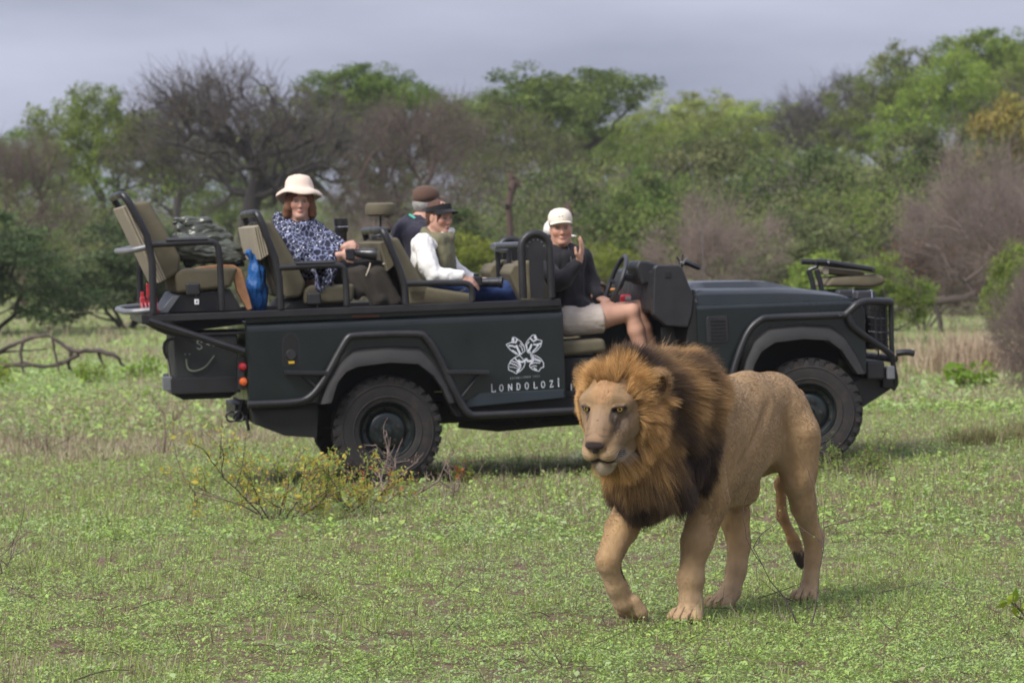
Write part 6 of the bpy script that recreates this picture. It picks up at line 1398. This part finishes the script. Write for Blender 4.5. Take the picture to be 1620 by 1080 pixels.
# ================================================================== LION (local x along the body to the head, y its left, z up)
lion_a = math.atan2(-.807, -.59)
LM = Matrix.Translation((1.300, 17.00, 0.0)) @ Matrix.Rotation(lion_a, 4, 'Z') @ Matrix.Diagonal((1, 1, 1.02, 1))
lion = empty('lion', mw=LM, label='big male lion with golden and dark mane walking across the meadow', cat='lion')
HS = np.array([1.416, .026, 1.012]); _yw, _pt = rad(10.5), rad(24)
hx = np.array([math.cos(_yw) * math.cos(_pt), math.sin(_yw) * math.cos(_pt), -math.sin(_pt)]); hy = np.array([-math.sin(_yw), math.cos(_yw), 0]); hz = np.cross(hx, hy)
HR = np.stack([hx, hy, hz])                      # rows: head axes
HK = 1.13                                        # head size
def Hd(x, y, z): return HS + (hx * x + hy * y + hz * z) * HK
def build_lion():
    B = Body(axes(-.42, 1.88, .0095, (1.25, 1.82), .0048), axes(-.34, .36, .008, (-.20, .24), .0052), axes(-.03, 1.38, .0095, (.76, 1.24), .0048))
    k = .07
    # trunk
    B.ell((.05, 0, .895), (.19, .145, .215), k=k); B.ell((-.06, 0, .80), (.13, .13, .18), k=k); B.ell((.30, 0, .885), (.34, .145, .235), k=k); B.ell((.47, 0, .80), (.34, .165, .25), k=k)
    B.ell((.68, 0, .82), (.36, .182, .315), k=k); B.ell((.90, 0, .84), (.24, .185, .30), k=k); B.ell((1.04, 0, .74), (.18, .16, .24), k=k)
    B.cap((.30, 0, .56), (.62, 0, .56), .07, .10, k=.06)
    B.cap((.92, 0, .98), (1.34, 0, 1.03), .20, .15, k=.1); B.cap((1.02, 0, .80), (1.30, 0, .90), .16, .13, k=.08)
    B.ell((1.20, 0, .70), (.13, .14, .20), k=.08)
    for s_ in (1, -1):
        B.ell((.86, s_ * .135, .86), (.12, .07, .25), k=.06); B.ell((.0, s_ * .09, .80), (.14, .085, .20), k=.05)
    # hind left leg, at the end of its stride
    B.cap((-.01, .11, .80), (.015, .120, .60), .110, .072, k=.05); B.ell((-.075, .11, .70), (.085, .062, .17), k=.05); B.chain([(.015, .120, .60), (-.045, .12, .46), (-.135, .12, .315)], [.070, .056, .043], k=.03); B.cap((.755, .205, .98), (.79, .200, .60), .014, .018, k=.045, op='-'); B.cap((.17, .150, .90), (.10, .165, .60), .014, .018, k=.045, op='-'); B.ell((.86, .165, .60), (.06, .045, .11), k=.03); B.cap((.30, .158, .99), (.60, .178, .70), .006, .008, k=.05, op='-')
    B.ell((-.03, .13, .50), (.055, .05, .11), k=.03)
    B.chain([(-.135, .125, .315), (-.135, .12, .20), (-.125, .112, .09), (-.10, .11, .045)], [.047, .038, .040, .046], k=.02); B.ell((-.165, .125, .325), (.03, .025, .035), k=.025)
    # hind right leg, set forward
    B.cap((.06, -.10, .80), (.24, -.10, .58), .12, .090, k=.05); B.chain([(.24, -.11, .58), (.26, -.09, .43), (.255, -.06, .30)], [.086, .070, .054], k=.03)
    B.chain([(.255, -.06, .30), (.295, -.05, .18), (.345, -.05, .08), (.39, -.055, .05)], [.054, .048, .046, .045], k=.02); B.ell((.235, -.07, .31), (.03, .026, .035), k=.025)
    # left foreleg, planted
    B.chain([(.93, .14, .76), (.84, .150, .55)], [.12, .090], k=.06); B.chain([(.85, .150, .54), (.93, .135, .36), (.975, .130, .20), (.975, .135, .09), (.995, .14, .05)], [.086, .068, .050, .052, .055], k=.03)
    B.ell((.968, .132, .19), (.055, .058, .05), k=.03)
    # right foreleg, lifted with the paw folded back
    B.chain([(.97, -.13, .78), (1.02, -.135, .56)], [.12, .090], k=.06); B.chain([(1.02, -.135, .56), (1.18, -.115, .43), (1.315, -.10, .30)], [.088, .072, .056], k=.03)
    B.ell((1.315, -.10, .285), (.055, .052, .055), k=.02); B.chain([(1.31, -.10, .27), (1.255, -.095, .17), (1.205, -.085, .10)], [.048, .047, .052], k=.02)
    for t in range(4): 
        o = (t - 1.5) * .034; B.chain([(1.20, -.08 + o, .11), (1.165, -.075 + o * 1.15, .055), (1.145, -.07 + o * 1.1, .028)], [.026, .026, .016], k=.007)
    B.ell((1.165, -.08, .10), (.03, .035, .03), k=.01); B.ell((1.262, -.10, .235), (.018, .025, .02), k=.01)
    def paw(c, d, s=1.0, w=.036):
        c = np.array(c); d = np.array([math.cos(d), math.sin(d), 0]); n_ = np.array([-d[1], d[0], 0])
        B.ell(c + [0, 0, .035], (.062 * s, .062 * s, .042 * s), np.stack([d, n_, [0, 0, 1]]), k=.02)
        for t in range(4):
            o = (t - 1.5); f = .068 - .014 * abs(o) ** 1.6
            B.cap(c + d * .03 * s + n_ * o * w * .9 * s + [0, 0, .040], c + d * f * s + n_ * o * w * 1.08 * s + [0, 0, .026], .026 * s, .023 * s, k=.003)
    paw((1.005, .142, 0), .10, 1.10); paw((-.095, .11, 0), .15, .95); paw((.415, -.055, 0), -.1, 1.0)
    # tail
    B.chain([(-.16, 0, .98), (-.245, -.02, .90), (-.27, -.06, .74), (-.235, -.125, .56), (-.235, -.12, .40), (-.275, -.075, .28), (-.295, -.055, .20)], [.048, .036, .030, .027, .025, .022, .018], k=.03)
    B.cap((-.285, -.065, .25), (-.30, -.045, .165), .022, .018, k=.02)
    # head
    h = lambda c, r, k=.03, op='+': B.ell(Hd(*c), tuple(q * HK for q in r), HR, k, op)
    hc = lambda a, b, ra, rb, k=.03, op='+': B.cap(Hd(*a), Hd(*b), ra * HK, rb * HK, k, op)
    h((-.01, 0, .03), (.135, .118, .112), .06); h((.066, 0, .058), (.080, .102, .064), .04)
    for s_ in (1, -1):
        h((.055, s_ * .082, -.02), (.080, .052, .085), .04)                 # cheek
        hc((.118, s_ * .042, .074), (.108, s_ * .088, .062), .026, .022, .05)   # brow
        hc((.10, s_ * .045, -.05), (.222, s_ * .034, -.078), .060, .042, .03)  # muzzle side
        h((.240, s_ * .034, -.096), (.042, .040, .040), .016)               # whisker pad
        hc((.02, s_ * .075, -.12), (.17, s_ * .030, -.155), .045, .030, .03)   # jaw
        hc((.160, s_ * .045, .030), (.235, s_ * .030, -.035), .020, .018, .02)
    for s_ in (1, -1): hc((.11, s_ * .018, .052), (.258, s_ * .014, -.036), .040, .028, .025)   # nose bridge
    h((.277, 0, -.050), (.018, .043, .018), .008); h((.282, 0, -.068), (.010, .014, .016), .006); h((.222, 0, -.158), (.040, .034, .032), .018); hc((.14, 0, -.12), (.22, 0, -.145), .045, .035, .03)
    for s_ in (1, -1):
        h((.158, s_ * .072, .045), (.022, .025, .016), .014, '-')           # eye socket
        h((.292, s_ * .018, -.062), (.010, .009, .007), .005, '-')          # nostril
        hc((.284, s_ * .008, -.120), (.235, s_ * .066, -.137), .0065, .009, .008, '-'); hc((.235, s_ * .062, -.137), (.165, s_ * .088, -.146), .006, .004, .008, '-')
        # upper and lower lids
        hc((.154, s_ * .054, .060), (.142, s_ * .090, .058), .0075, .0060, .008); hc((.152, s_ * .054, .031), (.140, s_ * .090, .037), .0050, .0045, .007)
        # ear: a cupped shell facing forward and out
        a = rad(28) * s_; eR = np.stack([hx * math.cos(a) + hy * math.sin(a), -hx * math.sin(a) + hy * math.cos(a), hz]); ec = Hd(-.045, .170 if s_ > 0 else -.118, .068 if s_ > 0 else .045)
        B.ell(ec, (.030, .058, .072), eR, .02); B.ell(ec + eR[0] * .026 - hz * .004, (.028, .043, .054), eR, .008, '-')
    hc((.288, 0, -.07), (.286, 0, -.115), .003, .003, .005, '-')
    V, F = B.mesh(smooth=2); N_ = vnormals(V, F)
    # muscle and skin relief
    rib = np.sin(V[:, 0] * 105 + V[:, 2] * 18) * .0022 * np.exp(-((V[:, 0] - .60) / .14) ** 2 - ((V[:, 2] - .80) / .14) ** 2) * (V[:, 1] > .05)
    V = V + N_ * (rib + (fbm(V * 7) - .5) * .017 + (fbm(V * 26 + 5) - .5) * .0035)[:, None] * (1 - .8 * sstep(1.33, 1.42, V[:, 0]))[:, None]
    V[:, 2] = np.maximum(V[:, 2], -.012)
    return V, F, vnormals(V, F)
LV, LF_, LN = build_lion()
def headq(P): return (P - HS) @ HR.T / HK
GOLD = np.array((.60, .365, .150)); BRN = np.array((.048, .030, .024)); TAN = np.array((.405, .262, .130))
def lion_color(P, N_):
    q = headq(P); n1 = fbm(P * 6); n2 = fbm(P * 40, 2)
    c = TAN[None] * (.80 + .4 * n1)[:, None]
    up = N_[:, 2]
    pale = sstep(.1, .8, -up) * .7 + sstep(.34, .08, P[:, 2]) * .35
    c = c * (1 - pale[:, None] * .6) + np.array((.60, .46, .32)) * pale[:, None] * .6
    back = sstep(.85, 1.1, P[:, 2]) * (P[:, 0] < 1.0); c = c * (1 - .18 * back)[:, None]
    fold_shade = sstep(.48, .62, fbm(P * np.array([9, 9, 3]))); c = c * (1 - .12 * fold_shade)[:, None]  # crease shading put into the coat colour as noisy darker streaks
    mud = sstep(.55, .7, fbm(P * 18 + 3)) * sstep(.13, .02, P[:, 2]); c = c * (1 - .6 * mud)[:, None]
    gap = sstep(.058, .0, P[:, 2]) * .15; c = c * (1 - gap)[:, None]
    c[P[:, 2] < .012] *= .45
    for (px_, py_), da, sc in (((1.005, .142), .10, 1.10), ((-.095, .11), .15, .95), ((.415, -.055), -.1, 1.0)):     # shade between the toes, painted as dark lines in the coat colour
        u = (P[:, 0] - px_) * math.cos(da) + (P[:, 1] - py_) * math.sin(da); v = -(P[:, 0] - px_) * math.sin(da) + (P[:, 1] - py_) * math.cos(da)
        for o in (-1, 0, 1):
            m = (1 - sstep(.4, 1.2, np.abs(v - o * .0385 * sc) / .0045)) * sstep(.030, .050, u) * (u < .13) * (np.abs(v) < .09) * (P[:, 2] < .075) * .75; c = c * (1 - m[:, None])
    pads = (np.abs(P[:, 0] - 1.15) < .05) & (P[:, 1] < 0) & (P[:, 2] < .12) & (N_[:, 0] < -.35); c[pads] = (.05, .035, .03)
    pads = (np.abs(P[:, 0] - 1.262) < .03) & (np.abs(P[:, 2] - .235) < .03) & (P[:, 1] < 0) & (N_[:, 0] < -.2); c[pads] = (.06, .04, .035)
    ts = (P[:, 2] < .225 + .05 * (fbm(P * 60, 2) - .5)) & (P[:, 0] < -.2) & (P[:, 1] < .02); c[ts] = (.05, .035, .028)
    tl = (P[:, 0] < -.19) & (P[:, 1] < .02) & (P[:, 2] < .85) & (P[:, 2] >= .27); c[tl] *= np.array((.82, .72, .62))
    # face
    x, y, z = q.T; ay = np.abs(y); fm = (x > -.02)
    c = np.where((fm & (P[:, 2] > .7) & (P[:, 0] > 1.3))[:, None], c * np.array((.68, .68, .70)), c)
    def spot(cx, cy, cz, r, col, amt=1., soft=.35, both=True):
        yy = ay if both else y
        d = np.sqrt(((x - cx) / r[0]) ** 2 + ((yy - cy) / r[1]) ** 2 + ((z - cz) / r[2]) ** 2); m = (1 - sstep(1 - soft, 1 + soft, d)) * amt * fm
        c[:] = c * (1 - m[:, None]) + np.array(col) * m[:, None]
    spot(.12, 0, .12, (.08, .05, .05), (.40, .22, .10), .6); spot(.20, 0, .02, (.06, .035, .05), (.30, .20, .13), .6); spot(.20, .036, .0, (.07, .008, .05), (.15, .095, .065), .55, .6)
    spot(.245, .045, -.10, (.05, .05, .036), (.50, .35, .20), .8); spot(.225, 0, -.170, (.05, .045, .026), (.72, .63, .50), .9); spot(.26, 0, -.145, (.03, .03, .02), (.60, .50, .39), .6)
    spot(.155, .072, .018, (.03, .030, .014), (.50, .40, .28), .35); spot(.262, 0, -.018, (.035, .040, .020), (.24, .15, .095), .6, .5); spot(.148, .072, .045, (.035, .031, .0215), (.020, .014, .011), 1.0, .15)
    spot(.172, .050, .026, (.035, .010, .030), (.035, .024, .018), .95); spot(.17, .05, .0, (.03, .012, .035), (.15, .10, .07), .6); spot(.15, .075, .058, (.035, .030, .010), (.16, .10, .06), .55, .5)
    spot(.285, 0, -.046, (.030, .046, .019), (.030, .018, .018), 1.0, .15); spot(.288, 0, -.066, (.025, .021, .018), (.030, .018, .018), 1.0, .2); spot(.290, 0, -.095, (.02, .004, .028), (.035, .02, .02), .9)
    for (x0, y0, z0), (x1, y1, z1) in (((.20, .035, .022), (.215, .000, .030)), ((.222, .030, .000), (.235, .005, .004)), ((.19, .055, .005), (.225, .040, -.020)), ((.17, .085, .010), (.19, .070, -.030)), ((.245, -.01, -.015), (.25, .022, -.012)), ((.15, .10, .0), (.16, .09, -.03))):
        a = np.array((x0, y0, z0)); d_ = np.array((x1, y1, z1)) - a; t_ = np.clip(((q - a) @ d_) / (d_ @ d_), 0, 1); dist = np.linalg.norm(q - a - t_[:, None] * d_, axis=1); m = (1 - sstep(.3, 1., dist / .0042)) * .65; c = c * (1 - m[:, None])
    lip = (1 - sstep(.5, 1.3, np.abs(z + .119 + .30 * ay * (ay < .062) + (ay >= .062) * (.0186 + .12 * (ay - .062))) / .0115)) * (x > .15) * (ay < .10) * fm; c = c * (1 - lip[:, None]) + np.array((.028, .018, .016)) * lip[:, None]
    spot(.20, .072, -.140, (.045, .02, .010), (.04, .025, .02), .8)
    pad_lines = sstep(.6, .9, np.sin(z * 480 + x * 60)) * (1 - sstep(.6, 1, np.sqrt(((x - .25) / .045) ** 2 + ((ay - .055) / .04) ** 2 + ((z + .10) / .028) ** 2))) * .55; c = c * (1 - pad_lines[:, None])
    scar = (1 - sstep(.0, .10, np.abs(fbm(P * 60, 3) - .5))) * (1 - sstep(.5, 1.1, np.sqrt(((x - .16) / .09) ** 2 + ((y - .075) / .045) ** 2 + ((z + .01) / .06) ** 2))); c = c * (1 - .65 * scar[:, None] * fm[:, None])
    spot(.15, .085, .0, (.06, .03, .035), (.20, .15, .12), .55, .5, both=False)
    fur1 = (1 - sstep(.25, .6, np.abs(ay - .018 - .10 * (z - .07)) / .006)) * (x > .08) * (z > .07) * (z < .13) * fm; c = c * (1 - .12 * fur1[:, None])
    wr = sstep(.55, .9, np.sin(z * 330 + ay * 190)) * (1 - sstep(.5, 1, np.sqrt(((x - .24) / .05) ** 2 + ((ay - .03) / .03) ** 2 + ((z + .02) / .035) ** 2))); c = c * (1 - .40 * wr[:, None] * fm[:, None])
    spot(.20, .046, -.045, (.03, .010, .030), (.16, .10, .07), .45, .6); spot(.10, .0, .10, (.05, .012, .04), (.30, .17, .09), .5, .6)
    ear = (x < .03) & (ay > .115) & (z > .005) & (z < .16); e_in = ear & ((N_ @ hx) > .25); c[ear] = (.34, .215, .115); rim = ear & (ay > .205); c[rim] = (.10, .065, .045)
    inn = ear & (np.sqrt(((ay - .165) / .036) ** 2 + ((z - .066) / .052) ** 2) < 1) & ((N_ @ hx) > .1); c[inn] = (.07, .045, .035)
    return np.clip(c * (.90 + .2 * n2)[:, None], .004, 1)
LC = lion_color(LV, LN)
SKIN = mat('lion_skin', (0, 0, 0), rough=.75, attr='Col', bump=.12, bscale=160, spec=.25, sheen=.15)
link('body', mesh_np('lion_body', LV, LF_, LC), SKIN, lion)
FUR = MATS.get('fur') or foliage_mat('fur', rough=.5, trans=.22, var=0, spec=.35)

def mane_mask(P):
    q = headq(P); x, y, z = q.T; ay = np.abs(y); f, l, h = P.T
    hb = np.interp(h, [.40, .55, .80, .95, 1.08], [1.02, 1.00, .95, .88, .74]) + (fbm(P * 9) - .5) * .14
    m = (f > hb)
    leg = (h < .56 - .08 * (np.abs(l) < .07)) ; m &= ~leg
    m &= ~((h < .62) & (np.abs(l) > .13) & (f < 1.08))
    face = (x > (fbm(P * 45, 2) - .5) * .045 + .045 + .03 * (ay < .05) * (z > .05) + .055 * sstep(.068, .100, ay)) & (z > -.165 + .0 * x) & (x > .0)
    face |= (x > .195); face |= (x > .10) & (z > -.14)
    m &= ~face
    ear = (ay > .118) & (z > .010) & (x < .04) & (x > -.085) & (z < .17) & (ay < .26) & (y > 0); m &= ~ear
    return m
def sample(n, V, F, mask, r, wgt=None):
    fm = mask[F].all(1); Fm = F[fm]; a = np.linalg.norm(np.cross(V[Fm[:, 2]] - V[Fm[:, 0]], V[Fm[:, 3]] - V[Fm[:, 1]]), axis=1)
    if wgt is not None: a = a * wgt(V[Fm[:, 0]])
    i = r.choice(len(Fm), n, p=a / a.sum()); u, v = r.random((2, n, 1)); Q = Fm[i]
    return (V[Q[:, 0]] * (1 - u) * (1 - v) + V[Q[:, 1]] * u * (1 - v) + V[Q[:, 2]] * u * v + V[Q[:, 3]] * (1 - u) * v), Q
def mane():
    r = np.random.default_rng(5); mm = mane_mask(LV); n = 170000
    P, Q = sample(n, LV, LF_, mm, r); N_ = unit(LN[Q].mean(1)); q = headq(P); x, y, z = q.T; ay = np.abs(y); f, l, h = P.T
    rr = np.sqrt(y ** 2 + (z + .02) ** 2) + 1e-6
    radial = (y / rr)[:, None] * hy + ((z + .02) / rr)[:, None] * hz
    wr = (1 - sstep(-.02, .20, -x))[:, None]                       # near the face
    down = np.array([0, 0, -1.]); back = np.array([-1., 0, 0])
    side = sstep(.2, -.5, N_[:, 2])[:, None]
    ruff = radial * 1.25 - hx * .40 + down * (.05 + .35 * (h < .95))[:, None]
    neck = back * .85 + down * (.25 + .75 * side) + N_ * .25
    chest = ((h < .80) & (f > 1.0))[:, None]; neck = np.where(chest, down * 1.0 + np.array([.10, 0, 0]) + back * .12, neck)
    flow = unit(ruff * wr + neck * (1 - wr))
    j = lambda s, sc: (np.stack([fbm(P * sc + 11 * k, 3) for k in range(3)], 1) - .5) * s
    tuft = j(1.5, 16) + j(1.1, 42)
    flow = unit(flow + tuft * .95); d = unit(flow * .65 + N_ * .75 + r.normal(0, .16, (n, 3)))
    L = np.full(n, .150); L = np.where(x > -.13, .098, L); L = np.where((z > .08) & (x > -.10), .105, L); L = np.where(h < .80, .150, L); L = np.where(h < .62, .075, L); L = np.where((f < .95) & (h > .95), .110, L)
    L = np.where((z < -.13) & (x > .02), .115, L)
    L *= np.where((y < 0) & (x > -.12), .62, 1.0)
    edge = sstep(.0, .14, f - np.interp(h, [.40, .55, .80, .95, 1.08], [1.02, 1.00, .95, .88, .74])); L *= .45 + .55 * edge; L *= 1 - .5 * sstep(.02, .09, x) * (z > -.12)
    low = sstep(.50, .62, h); L *= .75 + .25 * low
    L *= r.uniform(.65, 1.15, n) * (.62 + .76 * fbm(P * 20, 3)); k = 6; pts = [P - N_ * .004]; grav = np.where(h[:, None] < .95, down * .20, down * .09)
    for i in range(1, k):
        d = unit(d * .80 + flow * .20 + grav * .8 + r.normal(0, .07, (n, 3))); pts.append(pts[-1] + d * (L / (k - 1))[:, None])
    S = np.stack(pts, 1)
    # colour: gold round the face and cheeks, dark band from crown to chest, gold brown over the shoulder
    nz_ = (fbm(P * 7, 3) - .5); m2 = (fbm(P * 30, 2) - .5)
    xg = x + nz_ * .16
    gold = sstep(-.125, -.035, xg - .03 * (z > .05)); topd = sstep(-.02, -.09, xg) * sstep(.04, .10, z)
    sh = np.exp(-((f - .92 + nz_ * .3) / .12) ** 2) * sstep(.84, .99, h) * .80 
    midg = np.exp(-((x + .23 + nz_ * .1) / .075) ** 2) * sstep(.80, .98, h) * .60 * (1 - sstep(.06, .13, z))
    g = np.clip(np.maximum(gold * (1 - .55 * topd), np.maximum(sh, midg)), 0, 1)
    g = g * sstep(.66, .86, h + nz_ * .2 + .10 * (x > -.02))
    g = np.clip(g + m2 * .35, 0.0, 1); low_b = sstep(.60, .50, h) * .22
    c = BRN[None] * (1 - g[:, None]) + GOLD[None] * g[:, None]; c = c * (1 - low_b[:, None]) + np.array((.25, .155, .085)) * low_b[:, None]
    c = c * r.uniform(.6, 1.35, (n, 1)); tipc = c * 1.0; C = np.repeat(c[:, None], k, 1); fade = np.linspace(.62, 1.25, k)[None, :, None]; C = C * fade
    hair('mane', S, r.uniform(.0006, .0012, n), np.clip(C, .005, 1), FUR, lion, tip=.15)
    # under-mane skin takes the hair colour so that no bare skin shines through
mane()
def coat():
    r = np.random.default_rng(6); mm = ~mane_mask(LV) & (LV[:, 2] > .008); n = 170000
    P, Q = sample(n, LV, LF_, mm, r, lambda p: 1 + .5 * (p[:, 0] > 1.2)); N_ = unit(LN[Q].mean(1)); q = headq(P); x = q[:, 0]; f, l, h = P.T
    head_ = (f > 1.28) & (h > .75); fl = np.where(head_[:, None], -hx + unit(q[:, 1:2] * hy) * .5 + 0 * P, np.array([-.75, 0, -.55]))
    fl = np.where((~head_ & (h < .5))[:, None], np.array([-.12, 0, -1.]), fl); fl = fl + (np.stack([fbm(P * 9 + 7 * k, 2) for k in range(3)], 1) - .5) * .4
    fl = unit(fl - N_ * (fl * N_).sum(1, keepdims=True)); d = unit(fl + N_ * r.uniform(.08, .35, (n, 1)) + r.normal(0, .12, (n, 3)))
    L = np.where(head_, .0045, np.where(h < .45, .0055, .0075)) * r.uniform(.6, 1.3, n); eh = (sstep(.115, .055, x) * (q[:, 2] > -.02) + sstep(.10, .02, x) * (q[:, 2] <= -.02)) * head_; L = L * (1 + 4.5 * eh ** 2 * r.uniform(.3, 1, n)); L = np.where((np.linalg.norm(q - [.23, 0, -.17], axis=1) < .055), .020, L)
    nearm = sstep(.12, 0, np.abs(f - np.interp(h, [.40, .55, .80, .95, 1.08], [1.02, 1.00, .95, .88, .74]))) * (h > .5) * ~head_; L = L * (1 + 1.6 * nearm)
    L = np.where((h > .36) & (h < .60) & (f > .75) & (f < .93) & (l > 0), L * 1.6, L); tailtip = (h < .29) & (f < -.2) & (l < .02); L = np.where(tailtip, .014, L)
    eye = (x > .12) & (np.abs(np.abs(q[:, 1]) - .073) < .028) & (np.abs(q[:, 2] - .045) < .02); nose = (x > .262) & (np.abs(q[:, 1]) < .036) & (q[:, 2] > -.075); L = np.where(eye | nose, .0005, L)
    bel = (h < .62) & (N_[:, 2] < -.2) & (f > .1) & (f < .8); L = np.where(bel, L * 1.8, L)
    S = np.stack([P - N_ * .001, P + d * (L * .5)[:, None], P + (d + fl * .25) * L[:, None]], 1); c = LC[Q].mean(1) * r.uniform(.88, 1.16, (n, 1)) * (.86 + .28 * fbm(P * np.array([60, 60, 25]), 2))[:, None]
    c = c * (1 - .55 * eh[:, None]) + GOLD * .85 * .55 * eh[:, None]; hair('coat', S, np.full(n, .00055), np.clip(c, .004, 1), FUR, lion, tip=.3)
    wp = []; 
    for s_ in (1, -1):
        for a in range(4):
            for b in range(5):
                p = np.array([.262 - b * .014, s_ * (.045 + b * .008), -.085 - a * .011]); d = np.array([.1, s_ * 1.0, -.25 + .1 * a]); d /= np.linalg.norm(d); ln = .09
                pp = [p, p + d * ln * .5, p + d * ln + np.array([0, 0, -.02])]; wp.append([Hd(*t) for t in pp])
    hair('whiskers', np.array(wp), np.full(len(wp), .00022), np.full((len(wp), 3), .4), FUR, lion)
coat()
# ear tufts, eyes
def eartuft():
    r = np.random.default_rng(8); S = []; C = []
    for s_ in (1,):
        n = 900; a = rad(28) * s_; ex_ = hx * math.cos(a) + hy * math.sin(a); ey_ = -hx * math.sin(a) + hy * math.cos(a); ec = Hd(-.045, .170 if s_ > 0 else -.118, .068 if s_ > 0 else .045)
        t = r.uniform(-math.pi, math.pi, n); p = ec + np.cos(t)[:, None] * ey_ * .046 + np.sin(t)[:, None] * hz * .056 + ex_ * r.uniform(-.01, .012, (n, 1)); rim = p.copy()
        inner = np.cos(t) * s_ < .2; d = np.where(inner[:, None], -ey_ * np.cos(t)[:, None] * .2 + ey_ * s_ * .8 + ex_ * .7, (np.cos(t)[:, None] * ey_ + np.sin(t)[:, None] * hz) * .8 + ex_ * .2); d = unit(d + r.normal(0, .25, (n, 3)))
        L = np.where(inner, .040, .012) * r.uniform(.6, 1.2, n); S.append(np.stack([p, p + d * L[:, None] * .5, p + d * L[:, None] + [0, 0, -.004]], 1))
        C.append(np.where(inner[:, None], np.array((.50, .33, .16)), np.array((.26, .15, .07))) * r.uniform(.7, 1.2, (n, 1)))
    hair('ear_fringe', np.concatenate(S), np.full(900, .001), np.clip(np.concatenate(C), 0, 1), FUR, lion)
eartuft()
EYE = mat('lion_eye', (0, 0, 0), rough=.08, attr='Col', coat=1, spec=.6)
for s_ in (1, -1):
    prof = [(r_ * .0225, math.sqrt(max(0, 1 - r_ * r_)) * .0225) for r_ in (0, .10, .20, .26, .30, .4, .5, .62, .66, .8, .95, 1.0)]
    b = MB().lathe(prof, (0, 0, 0), 'z', 24); me = b.mesh('eye'); me.shade_smooth(); a = me.attributes.new('Col', 'FLOAT_COLOR', 'POINT')
    for i, v in enumerate(me.vertices):
        r_ = math.hypot(v.co.x, v.co.y) / .0225; c = (.004, .004, .004) if r_ < .30 else (.42, .26, .05) if r_ < .60 else (.03, .02, .012)
        if .24 <= r_ < .60: c = tuple(q * (.75 + .5 * random.random()) for q in c)
        a.data[i].color = (*c, 1)
    o = link('eye', me, EYE, lion); g = Vector(hx * .94 + hy * (.30 * s_ + .02) + hz * .12).normalized(); o.rotation_mode = 'QUATERNION'; o.rotation_quaternion = g.to_track_quat('Z', 'Y'); o.location = Hd(.1325, s_ * .0690, .0450)

# ------------------------------------------------------------------ thin moist air between the camera and the treeline
hm = bpy.data.materials.new('haze_air'); hm.use_nodes = True; hm.node_tree.nodes.clear(); N = hm.node_tree.nodes
pv = N.new('ShaderNodeVolumePrincipled'); pv.inputs['Density'].default_value = .00024; pv.inputs['Color'].default_value = (.93, .95, 1, 1); ho = N.new('ShaderNodeOutputMaterial'); hm.node_tree.links.new(pv.outputs[0], ho.inputs['Volume'])
me = MB().box((0, 150, 10.5), (500, 420, 26)).mesh('haze'); link('haze', me, hm, kind='stuff', label='thin pale haze over the bushveld')
SC.cycles.volume_bounces = 0
